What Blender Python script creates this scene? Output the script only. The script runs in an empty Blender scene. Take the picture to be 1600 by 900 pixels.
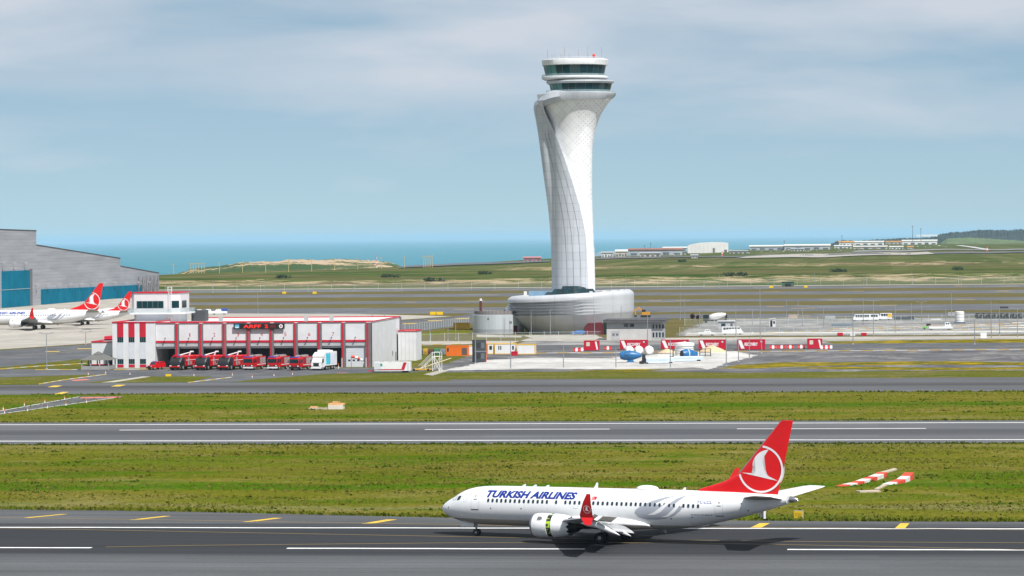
import bpy, bmesh, math, random
import numpy as np
from mathutils import Vector, Matrix, Euler

random.seed(7)
rng = np.random.default_rng(7)
R = math.radians
SC = bpy.context.scene
COL = SC.collection

HAZE_DENSITY = 2.1e-5
# ------------------------------------------------------------------ camera, sky, sun, exposure
FPX, CAM_H, HOR_Y = 5000.0, 31.0, 370.6          # focal length in photo pixels, eye height, eye-level row
ROLL, YAW = math.atan(.0088), R(6.5)
cam_d = bpy.data.cameras.new('camera')
cam = bpy.data.objects.new('camera', cam_d); COL.objects.link(cam)
cam_d.sensor_width = 36.0
cam_d.lens = 36.0 * FPX / 1600.0
cam_d.shift_y = -(450.0 - HOR_Y) / 1600.0
cam_d.clip_start = 5.0; cam_d.clip_end = 400000.0
cam.matrix_world = Matrix.Translation((0, 0, CAM_H)) @ Matrix.Rotation(YAW, 4, 'Z') @ Matrix.Rotation(R(90), 4, 'X') @ Matrix.Rotation(-ROLL, 4, 'Z')
SC.camera = cam
SC.render.resolution_x, SC.render.resolution_y = 1024, 576

SUN_EL, SUN_AZ = R(53), R(30)                    # azimuth: to the right of the camera's back
rt = Vector((math.cos(YAW), math.sin(YAW), 0)); fw = Vector((-math.sin(YAW), math.cos(YAW), 0))
sh = rt * math.sin(SUN_AZ) - fw * math.cos(SUN_AZ)
to_sun = Vector((sh.x * math.cos(SUN_EL), sh.y * math.cos(SUN_EL), math.sin(SUN_EL)))
sun_d = bpy.data.lights.new('sun', 'SUN'); sun_d.energy = 4.8; sun_d.angle = R(.5); sun_d.color = (1.0, .975, .94)
sun = bpy.data.objects.new('sun', sun_d); COL.objects.link(sun)
sun.rotation_euler = (-to_sun).to_track_quat('-Z', 'Y').to_euler(); sun.location = (0, 0, 300)

world = bpy.data.worlds.new('World'); SC.world = world; world.use_nodes = True
wn, wl = world.node_tree.nodes, world.node_tree.links
wn.clear()
w_out = wn.new('ShaderNodeOutputWorld'); w_bg = wn.new('ShaderNodeBackground'); w_sky = wn.new('ShaderNodeTexSky')
w_sky.sky_type = 'NISHITA'; w_sky.sun_disc = False
w_sky.sun_elevation = SUN_EL; w_sky.sun_rotation = math.atan2(to_sun.x, to_sun.y)
w_sky.altitude = 60; w_sky.air_density = .36; w_sky.dust_density = 0.0; w_sky.ozone_density = 1.0
w_bg.inputs['Strength'].default_value = .066
# thin cloud sheets: the same soft noise over the whole dome
w_tc = wn.new('ShaderNodeTexCoord'); w_sep = wn.new('ShaderNodeSeparateXYZ')
wl.new(w_tc.outputs['Generated'], w_sep.inputs[0])
def wmath(op, a, b=None):
    n = wn.new('ShaderNodeMath'); n.operation = op
    for i, v in enumerate((a, b)):
        if v is None: continue
        if isinstance(v, (int, float)): n.inputs[i].default_value = v
        else: wl.new(v, n.inputs[i])
    return n.outputs[0]
w_map = wn.new('ShaderNodeMapping'); w_map.inputs['Scale'].default_value = (9, 9, 46); w_map.inputs['Location'].default_value = (3.1, 1.7, .62)
wl.new(w_tc.outputs['Generated'], w_map.inputs[0])
w_no = wn.new('ShaderNodeTexNoise'); w_no.inputs['Scale'].default_value = 1.0; w_no.inputs['Detail'].default_value = 6; w_no.inputs['Roughness'].default_value = .52
w_no.inputs['Distortion'].default_value = .3
wl.new(w_map.outputs[0], w_no.inputs['Vector'])
# a deck that starts some degrees above the horizon: far clouds lie behind the sea haze
deck = wmath('MULTIPLY', wmath('SUBTRACT', w_sep.outputs['Z'], .036), 9.0)
deck = wmath('MINIMUM', wmath('MAXIMUM', deck, -.22), .20)
cov = wmath('ADD', wmath('SUBTRACT', w_no.outputs['Fac'], .46), deck)
cov = wmath('MINIMUM', wmath('MAXIMUM', wmath('MULTIPLY', cov, 2.0), 0.0), .75)
w_mix = wn.new('ShaderNodeMix'); w_mix.data_type = 'RGBA'
wl.new(cov, w_mix.inputs['Factor'])
w_tint = wn.new('ShaderNodeMix'); w_tint.data_type = 'RGBA'; w_tint.blend_type = 'MULTIPLY'; w_tint.inputs['Factor'].default_value = 1.0
wl.new(w_sky.outputs[0], w_tint.inputs['A']); w_tint.inputs['B'].default_value = (.93, 1.03, .94, 1)
w_veil = wn.new('ShaderNodeMix'); w_veil.data_type = 'RGBA'; w_veil.inputs['Factor'].default_value = .45      # thin high veil over the whole sky
wl.new(w_tint.outputs['Result'], w_veil.inputs['A']); w_veil.inputs['B'].default_value = (6.4, 8.5, 10.0, 1)
wl.new(w_veil.outputs['Result'], w_mix.inputs['A']); w_mix.inputs['B'].default_value = (9.3, 9.6, 10.4, 1)
wl.new(w_mix.outputs['Result'], w_bg.inputs['Color']); wl.new(w_bg.outputs[0], w_out.inputs['Surface'])

SC.view_settings.view_transform = 'Standard'; SC.view_settings.look = 'None'
SC.view_settings.exposure = .2; SC.view_settings.gamma = 1.0; SC.view_settings.use_curve_mapping = False
SC.render.engine = 'CYCLES'
SC.cycles.volume_bounces = 1

# ------------------------------------------------------------------ helpers
def pix_ray(x, y):
    du, dv = x - 800, y - HOR_Y; c, s = math.cos(ROLL), math.sin(ROLL)
    u = du * c - dv * s; v = du * s + dv * c
    return (rt * (u / FPX) + fw + Vector((0, 0, -v / FPX)))
def G(x, y, z=0.0):
    """world point on the level z under a photo pixel"""
    d = pix_ray(x, y); t = (z - CAM_H) / d.z
    return Vector((d.x * t, d.y * t, z))
def AT(x, y, Y):
    """world point at depth Y under a photo pixel"""
    d = pix_ray(x, y); t = Y / d.y
    return Vector((d.x * t, Y, CAM_H + d.z * t))
def px_m(p):
    """photo pixels per metre at a world point"""
    return FPX / (Vector((p[0], p[1], 0)).dot(fw))

def lin(c):
    return tuple(((v / 255) / 12.92 if v / 255 <= .04045 else ((v / 255 + .055) / 1.055) ** 2.4) for v in c)
MATS = {}
def nodes_of(m):
    m.use_nodes = True
    nt = m.node_tree
    return nt.nodes, nt.links, nt.nodes['Principled BSDF']
def ntex(n, l, coord, scale, detail=4, rough=.55, dist=0.0):
    t = n.new('ShaderNodeTexNoise'); t.inputs['Detail'].default_value = detail
    t.inputs['Roughness'].default_value = rough; t.inputs['Distortion'].default_value = dist
    mp = n.new('ShaderNodeMapping'); mp.inputs['Scale'].default_value = scale if isinstance(scale, tuple) else (scale,) * 3
    l.new(coord, mp.inputs[0]); l.new(mp.outputs[0], t.inputs['Vector']); t.inputs['Scale'].default_value = 1.0
    return t.outputs['Fac']
def ramp(n, l, fac, stops):
    r = n.new('ShaderNodeValToRGB'); e = r.color_ramp.elements
    while len(e) < len(stops): e.new(.5)
    for q, (p, c) in zip(e, stops): q.position = p; q.color = (*c[:3], 1) if not isinstance(c, (int, float)) else (c, c, c, 1)
    l.new(fac, r.inputs[0]); return r.outputs[0]
def mixc(n, l, fac, a, b, mode='MIX'):
    m = n.new('ShaderNodeMix'); m.data_type = 'RGBA'; m.blend_type = mode
    for k, v in (('Factor', fac), ('A', a), ('B', b)):
        if isinstance(v, (int, float)): m.inputs[k].default_value = v
        elif isinstance(v, tuple): m.inputs[k].default_value = (*v[:3], 1)
        else: l.new(v, m.inputs[k])
    return m.outputs['Result']
def mat(name, col, rough=.6, var=.12, scale=.6, metal=0.0, bump=0.0, coat=0.0, emit=0.0, spec=.5):
    if name in MATS: return MATS[name]
    m = bpy.data.materials.new(name); n, l, b = nodes_of(m)
    b.inputs['Roughness'].default_value = rough; b.inputs['Metallic'].default_value = metal
    b.inputs['Specular IOR Level'].default_value = spec; b.inputs['Coat Weight'].default_value = coat
    co = n.new('ShaderNodeTexCoord').outputs['Object']
    f = ntex(n, l, co, scale, 5, .6)
    lo = tuple(v * (1 - var) for v in col); hi = tuple(min(1, v * (1 + var)) for v in col)
    c = ramp(n, l, f, [(.3, lo), (.7, hi)])
    l.new(c, b.inputs['Base Color'])
    if emit: l.new(c, b.inputs['Emission Color']); b.inputs['Emission Strength'].default_value = emit
    if bump:
        bp = n.new('ShaderNodeBump'); bp.inputs['Strength'].default_value = bump; bp.inputs['Distance'].default_value = .05
        l.new(ntex(n, l, co, scale * 6, 4), bp.inputs['Height']); l.new(bp.outputs[0], b.inputs['Normal'])
    MATS[name] = m; return m
def alpha_mat(name, col, alpha, rough=.5):
    """open mesh or thin glass seen from afar: a share of the rays passes straight through"""
    m = mat(name, col, rough); m.node_tree.nodes['Principled BSDF'].inputs['Alpha'].default_value = alpha
    return m

class MB:
    def __init__(s): s.v = []; s.f = []
    def add(s, vs, fs):
        o = len(s.v); s.v += [tuple(p) for p in vs]; s.f += [tuple(i + o for i in f) for f in fs]; return s
    def bx(s, x0, x1, y0, y1, z0, z1):
        return s.add([(x0,y0,z0),(x1,y0,z0),(x1,y1,z0),(x0,y1,z0),(x0,y0,z1),(x1,y0,z1),(x1,y1,z1),(x0,y1,z1)],
                     [(3,2,1,0),(4,5,6,7),(0,1,5,4),(1,2,6,5),(2,3,7,6),(3,0,4,7)])
    def cyl(s, p0, p1, r0, r1=None, n=12, cap=True):
        r1 = r0 if r1 is None else r1
        p0, p1 = Vector(p0), Vector(p1); d = (p1 - p0).normalized()
        a = d.orthogonal().normalized(); b = d.cross(a)
        vs = [p + (a * math.cos(t) + b * math.sin(t)) * r for p, r in ((p0, r0), (p1, r1)) for t in (2 * math.pi * k / n for k in range(n))]
        fs = [(k, (k + 1) % n, n + (k + 1) % n, n + k) for k in range(n)]
        if cap: fs += [tuple(range(n - 1, -1, -1)), tuple(range(n, 2 * n))]
        return s.add(vs, fs)
    def bar(s, p0, p1, w): return s.cyl(p0, p1, w / 2 * 1.2, None, 5)
    def loft(s, rings, cap0=True, cap1=True, closed=True):
        n = len(rings[0]); vs = [p for r in rings for p in r]; fs = []
        for i in range(len(rings) - 1):
            for k in range(n if closed else n - 1):
                a, b = i * n + k, i * n + (k + 1) % n
                fs.append((a, b, b + n, a + n))
        if cap0: fs.append(tuple(range(n - 1, -1, -1)))
        if cap1: fs.append(tuple((len(rings) - 1) * n + k for k in range(n)))
        return s.add(vs, fs)
    def lathe(s, prof, axis='z', c=(0, 0, 0), n=24, cap=True):
        """prof: (position on axis, radius)"""
        rings = []
        for t, r in prof:
            ring = []
            for k in range(n):
                a = 2 * math.pi * k / n; u, w = r * math.cos(a), r * math.sin(a)
                ring.append({'z': (c[0]+u, c[1]+w, c[2]+t), 'x': (c[0]+t, c[1]+u, c[2]+w), 'y': (c[0]+w, c[1]+t, c[2]+u)}[axis])
            rings.append(ring)
        return s.loft(rings, cap, cap)
    def prism(s, poly, y0, y1):
        """outline in x,z pushed along y"""
        n = len(poly); vs = [(x, y0, z) for x, z in poly] + [(x, y1, z) for x, z in poly]
        return s.add(vs, [tuple(range(n)), tuple(range(2*n-1, n-1, -1))] + [(k, n + k, n + (k+1) % n, (k+1) % n) for k in range(n)])
    def build(s, name, m, parent=None, loc=None, rz=0.0, smooth=False, bevel=0.0):
        me = bpy.data.meshes.new(name); me.from_pydata(s.v, [], s.f); me.validate()
        bm = bmesh.new(); bm.from_mesh(me); bmesh.ops.recalc_face_normals(bm, faces=bm.faces)
        if bevel: bmesh.ops.bevel(bm, geom=bm.edges[:], offset=bevel, segments=1, affect='EDGES')
        bm.to_mesh(me); bm.free()
        if smooth:
            me.polygons.foreach_set('use_smooth', [True] * len(me.polygons))
            try: me.set_sharp_from_angle(angle=R(38))
            except Exception: pass
        me.materials.append(m)
        return put(name, me, parent, loc, rz)
def put(name, me, parent=None, loc=None, rz=0.0):
    o = bpy.data.objects.new(name, me); COL.objects.link(o); o.parent = parent
    if loc is not None: o.location = loc
    if rz: o.rotation_euler = (0, 0, rz)
    return o
def tag(o, label, cat, group=None):
    o['label'] = label; o['category'] = cat
    if group: o['group'] = group
    return o
def thing(name, label, cat, loc=(0, 0, 0), rz=0.0, group=None):
    return tag(put(name, None, None, loc, rz), label, cat, group)
ORD = 'first second third fourth fifth sixth seventh eighth ninth tenth eleventh twelfth thirteenth fourteenth fifteenth sixteenth seventeenth eighteenth nineteenth twentieth'.split()
ORD += ['twenty-' + q for q in ORD[:9]] + ['thirtieth'] + ['thirty-' + q for q in ORD[:9]]
def struct(o): o['kind'] = 'structure'; return o
def stuff(o): o['kind'] = 'stuff'; return o
def copy_tree(o, parent=None):
    c = o.copy(); COL.objects.link(c); c.parent = parent
    for ch in list(KIDS(o)): copy_tree(ch, c)
    return c
def KIDS(o): return [c for c in bpy.data.objects if c.parent == o]
def text_faces(body, size, shear=0.0, bold=0.0, space=1.0):
    """flat lettering as vertices (x right, y up, centred on its baseline start) and faces"""
    cu = bpy.data.curves.new('t', 'FONT'); cu.body = body; cu.size = size; cu.shear = shear; cu.offset = bold
    cu.space_character = space; cu.resolution_u = 3
    ob = bpy.data.objects.new('t', cu); COL.objects.link(ob)
    me = bpy.data.meshes.new_from_object(ob.evaluated_get(bpy.context.evaluated_depsgraph_get()))
    v = [tuple(p.co) for p in me.vertices]; fs = [tuple(p.vertices) for p in me.polygons]
    bpy.data.objects.remove(ob); bpy.data.curves.remove(cu); bpy.data.meshes.remove(me)
    return v, fs
def lettering(name, body, m, x0, x1, z0, z1, y, parent, shear=0.0, bold=.0):
    """text filling the box x0..x1, z0..z1 on a wall that faces -y"""
    v, fs = text_faces(body, 1.0, shear, bold)
    a = np.array(v); mn, mx = a.min(0), a.max(0)
    sx, sz = (x1 - x0) / (mx[0] - mn[0]), (z1 - z0) / (mx[1] - mn[1])
    return MB().add([(x0 + (p[0]-mn[0]) * sx, y, z0 + (p[1]-mn[1]) * sz) for p in v], fs).build(name, m, parent)
# ------------------------------------------------------------------ ground, runways, sea
def pos_node(n): return n.new('ShaderNodeNewGeometry').outputs['Position']
def nmath(n, l, op, a, b=None, clamp=False):
    q = n.new('ShaderNodeMath'); q.operation = op; q.use_clamp = clamp
    for i, v in enumerate((a, b)):
        if v is None: continue
        if isinstance(v, (int, float)): q.inputs[i].default_value = v
        else: l.new(v, q.inputs[i])
    return q.outputs[0]
def grass_mat(name, cols, dry, lush=None, flower=None):
    m = bpy.data.materials.new(name); n, l, b = nodes_of(m); p = pos_node(n)
    b.inputs['Roughness'].default_value = 1.0; b.inputs['Specular IOR Level'].default_value = 0.0
    rows = ntex(n, l, p, (.022, .075, .1), 8, .68, .5)         # mowing rows run along the runway
    fine = ntex(n, l, p, (1.1, .5, 1), 8, .8)
    patch = ntex(n, l, p, (.05, .06, .1), 7, .72, .6)
    c = ramp(n, l, rows, [(.34, cols[0]), (.5, cols[1]), (.66, cols[2])])
    c = mixc(n, l, ramp(n, l, patch, [(.52, 0), (.70, .8)]), c, dry)
    if lush:
        c = mixc(n, l, ramp(n, l, ntex(n, l, p, (.018, .06, .1), 7, .66, .8), [(.52, 0), (.62, .85)]), c, lush)
    if lush:                                                    # damp drain swales stay green, mower leaves straw by the edges
        sq = n.new('ShaderNodeSeparateXYZ'); l.new(p, sq.inputs[0]); wv = nmath(n, l, 'MULTIPLY', nmath(n, l, 'SUBTRACT', ntex(n, l, p, (.02, .05, .1), 7, .7), .5), 34.0)
        for yc_, hw, cc, kf in ((396.0, 7.0, (.045, .112, .003), .9), (587.0, 9.0, (.048, .108, .003), .9), (366.0, 5.0, (.19, .17, .075), .55), (470.0, 5.0, (.18, .155, .06), .5), (540.0, 5.0, (.17, .155, .05), .5), (425.0, 6.0, (.12, .105, .02), .5)):
            dd = nmath(n, l, 'ABSOLUTE', nmath(n, l, 'SUBTRACT', nmath(n, l, 'ADD', sq.outputs['Y'], wv), yc_)); fk = nmath(n, l, 'MULTIPLY', nmath(n, l, 'SUBTRACT', 1.0, nmath(n, l, 'DIVIDE', dd, hw), True), kf * 1.4, True)
            c = mixc(n, l, nmath(n, l, 'MINIMUM', fk, kf), c, cc)
    c = mixc(n, l, 1.0, c, ramp(n, l, fine, [(.25, .45), (.5, 1.0), (.75, 1.65)]), 'MULTIPLY')
    if flower:
        c = mixc(n, l, ramp(n, l, ntex(n, l, p, (.12, .2, .1), 6, .75), [(.60, 0), (.68, .8)]), c, flower)
    l.new(c, b.inputs['Base Color'])
    bp = n.new('ShaderNodeBump'); bp.inputs['Strength'].default_value = .9; bp.inputs['Distance'].default_value = .12
    l.new(fine, bp.inputs['Height']); l.new(bp.outputs[0], b.inputs['Normal'])
    return m
def asphalt_mat(name, col, streak=.25, dark=None):
    m = bpy.data.materials.new(name); n, l, b = nodes_of(m); p = pos_node(n)
    b.inputs['Roughness'].default_value = .9; b.inputs['Specular IOR Level'].default_value = .08
    st = ntex(n, l, p, (.004, .55, .1), 6, .62)
    bl = ntex(n, l, p, (.03, .09, .1), 4, .6)
    fi = ntex(n, l, p, (2.2, 2.2, 1), 4, .7)
    k = mixc(n, l, 1.0, ramp(n, l, st, [(.3, 1 - streak), (.7, 1 + streak)]), ramp(n, l, ntex(n, l, p, (.009, 1.6, .1), 5, .6), [(.34, 1 - streak), (.6, 1.0 + streak * .3)]), 'MULTIPLY')
    c = mixc(n, l, 1.0, col, k, 'MULTIPLY')
    c = mixc(n, l, 1.0, c, ramp(n, l, bl, [(.3, .85), (.7, 1.12)]), 'MULTIPLY')
    c = mixc(n, l, 1.0, c, ramp(n, l, fi, [(.3, .88), (.7, 1.1)]), 'MULTIPLY')
    sq = n.new('ShaderNodeSeparateXYZ'); l.new(p, sq.inputs[0])
    wn2 = n.new('ShaderNodeTexWhiteNoise'); wn2.noise_dimensions = '2D'; cb2 = n.new('ShaderNodeCombineXYZ')      # paving lanes and day joints
    l.new(nmath(n, l, 'FLOOR', nmath(n, l, 'DIVIDE', sq.outputs['Y'], 5.6)), cb2.inputs[1]); l.new(nmath(n, l, 'FLOOR', nmath(n, l, 'DIVIDE', sq.outputs['X'], 61.0)), cb2.inputs[0]); l.new(cb2.outputs[0], wn2.inputs['Vector'])
    c = mixc(n, l, 1.0, c, ramp(n, l, wn2.outputs['Value'], [(0, .90), (1, 1.08)]), 'MULTIPLY')
    spot = ntex(n, l, p, (.25, .5, 1), 6, .8)
    c = mixc(n, l, 1.0, c, ramp(n, l, spot, [(.30, .74), (.42, 1.0), (.62, 1.0), (.72, 1.14)]), 'MULTIPLY')
    if dark:                                                    # tyre rubber along the middle of the runway
        y0, y1, soft, dc = dark
        sp = n.new('ShaderNodeSeparateXYZ'); l.new(p, sp.inputs[0])
        wob = nmath(n, l, 'MULTIPLY', nmath(n, l, 'SUBTRACT', ntex(n, l, p, (.006, .4, 1), 4), .5), soft * 2.5)
        yy = nmath(n, l, 'ADD', sp.outputs['Y'], wob)
        a = nmath(n, l, 'DIVIDE', nmath(n, l, 'SUBTRACT', yy, y0), soft, True)
        z = nmath(n, l, 'DIVIDE', nmath(n, l, 'SUBTRACT', y1, yy), soft, True)
        c = mixc(n, l, nmath(n, l, 'MULTIPLY', a, z), c, mixc(n, l, 1.0, dc, k, 'MULTIPLY'))
    l.new(c, b.inputs['Base Color'])
    bp = n.new('ShaderNodeBump'); bp.inputs['Strength'].default_value = .3; bp.inputs['Distance'].default_value = .01
    l.new(fi, bp.inputs['Height']); l.new(bp.outputs[0], b.inputs['Normal'])
    return m
def paint_mat(name, col, wear=.35, under=(.1, .1, .105)):
    m = bpy.data.materials.new(name); n, l, b = nodes_of(m); p = pos_node(n)
    b.inputs['Roughness'].default_value = .75
    f = ntex(n, l, p, (1.1, 2.5, 1), 5, .75)
    l.new(mixc(n, l, ramp(n, l, f, [(.30, wear), (.52, 0)]), col, under), b.inputs['Base Color'])
    return m

M_GRASS = grass_mat('mown_grass', [(.090, .106, .008), (.122, .122, .013), (.162, .136, .028)], (.215, .175, .064), lush=(.056, .110, .003), flower=None)
M_MIDGR = grass_mat('dry_verge', [(.096, .088, .030), (.126, .106, .044), (.084, .082, .024)], (.175, .132, .066), flower=(.17, .135, .04))
M_VERGE = grass_mat('flowering_verge', [(.080, .095, .012), (.110, .110, .022), (.070, .092, .010)], (.17, .14, .07), flower=(.36, .25, .008))
M_ASPH = asphalt_mat('asphalt', (.118, .122, .130), .22)
M_RUN1 = asphalt_mat('runway_asphalt', (.106, .109, .113), .16, (306.5, 345.0, 5.5, (.038, .040, .044)))
M_RUN2 = asphalt_mat('runway_asphalt_worn', (.128, .130, .137), .15, (494, 516, 7, (.080, .082, .088)))
M_TAXI = asphalt_mat('taxiway_asphalt', (.115, .119, .126), .15, (652, 673, 6, (.072, .074, .080)))
M_ROADF = asphalt_mat('far_asphalt', (.135, .140, .152), .3)
M_CONC = asphalt_mat('apron_concrete', (.40, .37, .325), .12)
M_GRAV = asphalt_mat('gravel', (.150, .148, .154), .5)
def mottle(m, cols, sc=(.05, .03, .1)):
    """dusty, trodden ground: broad stains of other tones over the base"""
    n, l, b = nodes_of(m); p = pos_node(n); src = b.inputs['Base Color'].links[0].from_socket
    c = mixc(n, l, ramp(n, l, ntex(n, l, p, sc, 9, .74, .8), [(.46, 0), (.60, .85)]), src, cols[0])
    c = mixc(n, l, ramp(n, l, ntex(n, l, p, (sc[0] * 1.7, sc[1] * 1.9, .1), 9, .76, .6), [(.50, 0), (.62, .8)]), c, cols[1])
    l.new(c, b.inputs['Base Color'])
mottle(M_GRAV, [(.075, .076, .082), (.27, .255, .235)])
mottle(M_ROADF, [(.10, .105, .115), (.18, .18, .185)], (.02, .012, .1))
mottle(M_ASPH, [(.085, .088, .095), (.16, .16, .16)], (.06, .04, .1))
mottle(M_CONC, [(.33, .30, .26), (.46, .43, .38)], (.05, .02, .1))
M_PALE = asphalt_mat('pale_gravel', (.53, .515, .49), .22)
mottle(M_PALE, [(.38, .36, .33), (.58, .565, .54)], (.10, .06, .1))
M_WHITE = paint_mat('white_paint', (.80, .80, .78))
M_YEL = paint_mat('yellow_paint', (.72, .46, .03), .25)
M_YELD = paint_mat('yellow_line', (.27, .175, .045), .6)
M_REDP = paint_mat('red_paint', (.6, .16, .12), .4)

# terrain heights beyond the perimeter fence
def smooth(a, b, t): q = min(1, max(0, (t - a) / (b - a))); return q * q * (3 - 2 * q)
coast = sorted([(-6000.0, 2300.0), (-1500.0, 2350.0)] + [tuple(G(x, y, 5)[:2]) for x, y in
        ((200, 428), (300, 424), (420, 421), (540, 417), (640, 413), (760, 408), (850, 402), (1000, 396), (1200, 389), (1400, 382), (1550, 379))] + [(900.0, 13000.0), (6000.0, 14000.0)])
cx, cy = zip(*coast)
def hgt(X, Y):
    if Y < 2030: return 0.0
    w = .5 * math.sin(X * .011 + 1) + .5 * math.sin(X * .027 + Y * .004) + .35 * math.sin(X * .061 + 2) + .2 * math.sin(X * .13)
    h = (3.0 + 1.3 * smooth(-350, -100, X)) * smooth(2075 + 18 * w, 2150 + 26 * w, Y)
    h += 2.2 * smooth(2700 + 60 * w, 2800 + 70 * w, Y) * smooth(-420, -260, X)
    h += .5 * w * smooth(2150, 2600, Y)
    return h
xs = [-6000, -3000, -1600, -1100] + list(range(-900, 620, 12)) + [800, 1200, 2500, 6000]
rows = [-600, 0, 200, 280, 330, 420, 560, 800, 1100, 1500, 2000]
cols = []
for X in xs:
    Yc = float(np.interp(X, cx, cy)); c = [(X, Y, 0.0) for Y in rows]
    for k in range(1, 90):
        s = k / 89; Y = 2000 + (Yc - 2000) * (.25 * s + .75 * s * s if Yc > 3500 else s)
        c.append((X, Y, hgt(X, Y)))
    c.append((X, Yc + 120, -78.0)); cols.append(c)
n1 = len(cols[0])
mb = MB(); mb.add([p for c in cols for p in c], [(i*n1+j, (i+1)*n1+j, (i+1)*n1+j+1, i*n1+j+1) for i in range(len(xs)-1) for j in range(n1-1)])
gm = bpy.data.materials.new('land'); n, l, b = nodes_of(gm); p = pos_node(n)
b.inputs['Roughness'].default_value = 1.0; b.inputs['Specular IOR Level'].default_value = 0.0
r1 = ntex(n, l, p, (.004, .009, .02), 7, .62, .5); r2 = ntex(n, l, p, (.03, .04, .05), 6, .7)
far = ramp(n, l, r1, [(.34, (.030, .062, .012)), (.47, (.062, .088, .020)), (.56, (.098, .098, .034)), (.68, (.125, .095, .050))])
far = mixc(n, l, 1.0, far, ramp(n, l, r2, [(.28, .45), (.72, 1.55)]), 'MULTIPLY')
sp = n.new('ShaderNodeSeparateXYZ'); l.new(n.new('ShaderNodeNewGeometry').outputs['Normal'], sp.inputs[0])
steep = nmath(n, l, 'MULTIPLY', nmath(n, l, 'SUBTRACT', 1.0, sp.outputs['Z']), 900.0, True)
er = nmath(n, l, 'MULTIPLY', steep, ramp(n, l, ntex(n, l, p, (.03, .05, .05), 8, .8), [(.46, 0), (.56, 1)]))
far = mixc(n, l, er, far, (.36, .28, .17))
sy = n.new('ShaderNodeSeparateXYZ'); l.new(p, sy.inputs[0])
near = ramp(n, l, ntex(n, l, p, (.02, .09, .1), 6, .6), [(.34, (.075, .10, .01)), (.66, (.115, .112, .02))])
l.new(mixc(n, l, nmath(n, l, 'GREATER_THAN', sy.outputs['Y'], 1975.0), near, far), b.inputs['Base Color'])
ground = struct(mb.build('ground', gm))

def sheet(name, pts, z, m, parent=None, wob=0.0, grid=0):
    """flat sheet; wob makes the edge wander like grass growing over it"""
    out = []
    if wob:
        for k in range(len(pts)):
            a, b_ = Vector(pts[k][:2]), Vector(pts[(k+1) % len(pts)][:2]); L = (b_ - a).length
            ns = max(1, min(140, int(L / 1.6)))
            for s in range(ns):
                q = a.lerp(b_, s / ns); out.append((q.x + random.gauss(0, wob), q.y + random.gauss(0, wob)))
    else: out = [tuple(q[:2]) for q in pts]
    o = MB().add([(x, y, z) for x, y in out], [tuple(range(len(out)))]).build(name, m, parent)
    return o if parent else struct(o)
def sheetpx(name, pix, z, m, parent=None, wob=0.0): return sheet(name, [G(x, y) for x, y in pix], z, m, parent, wob)
def rect(x0, x1, y0, y1): return [(x0, y0), (x1, y0), (x1, y1), (x0, y1)]
def line_px(name, pix, w, z, m, parent):
    P = [G(x, y) for x, y in pix]; L, Rr = [], []
    for k, q in enumerate(P):
        t = (P[min(k+1, len(P)-1)] - P[max(k-1, 0)]).normalized(); nrm = Vector((-t.y, t.x, 0)) * w / 2
        L.append(q + nrm); Rr.append(q - nrm)
    k = len(P)
    return MB().add([(v.x, v.y, z) for v in L + Rr], [(i, i+1, k+i+1, k+i) for i in range(k-1)]).build(name, m, parent)

# grass fields between the pavements
sheet('mown_grass', rect(-420, 420, 300, 640), .006, M_GRASS)
sheet('verge', rect(-420, 420, 640, 900), .008, M_VERGE)
sheet('dry_verge', rect(-900, 500, 900, 1962), .008, M_MIDGR)

# near runway
edge1 = [(-420, 398)] + [tuple(G(x, y)[:2]) for x, y in ((-200, 794), (0, 796), (180, 798), (350, 801), (520, 805), (700, 809), (900, 812), (1300, 814.5), (1600, 815.5))] + [(140, 344), (420, 342)]
runway = sheet('runway', [(-420, 60), (420, 60)] + edge1[::-1], .02, M_RUN1)
def mark(nm, pts, m, z, par):
    (x0, y0), (x1, _), (_, y1), _ = pts
    if x1 - x0 < 20: return sheet(nm, pts, z, m, par)
    ns = int((x1 - x0) / 2.5); vs = []                               # hand-sprayed lines are never quite straight
    for k in range(ns + 1):
        x = x0 + (x1 - x0) * k / ns; j = random.gauss(0, .035) + .05 * math.sin(x * .21); vs += [(x, y0 + j, z), (x, y1 + j + random.gauss(0, .03), z)]
    return MB().add(vs, [(2*k, 2*k+2, 2*k+3, 2*k+1) for k in range(ns)]).build(nm, m, par)
mark('runway_edge_line', rect(-420, 420, 338.1, 339.0), M_WHITE, .028, runway)
for k in range(-4, 6):
    x0 = -59.0 + 50 * k; mark('centre_line_dash', rect(x0, x0 + 30, 315.6, 316.5), M_WHITE, .028, runway)
for pl, w in (([(-100, 807), (0, 809), (350, 814), (700, 820), (900, 823), (1100, 823.8), (1240, 824.6), (1400, 826), (1600, 828.5)], .35),
              ([(-100, 822.5), (0, 825.5), (350, 832), (700, 838.5), (900, 842), (1060, 844), (1240, 846.4), (1420, 847.6), (1600, 848.5)], .3),
              ([(165, 855), (300, 852.6), (455, 851), (700, 848.6), (900, 848), (1060, 848.6), (1240, 851.6), (1420, 855), (1600, 859.5)], .3)):
    line_px('taxi_guide_line', pl, w, .032, M_YELD, runway)
for q in ([(34, 809.5), (46, 809.5), (106, 803.6), (96, 803.6)], [(202, 812.6), (216, 812.6), (268, 806.5), (256, 806.5)], [(378, 815.6), (394, 815.6), (442, 809.6), (428, 809.6)],
          [(565, 818.4), (582, 818.4), (621, 812), (604, 812)], [(1172, 825), (1189, 825), (1203, 817.8), (1187, 817.8)], [(1398, 826), (1414, 826), (1421, 818), (1407, 818)]):
    sheetpx('shoulder_chevron', q, .028, M_YEL, runway)
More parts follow.
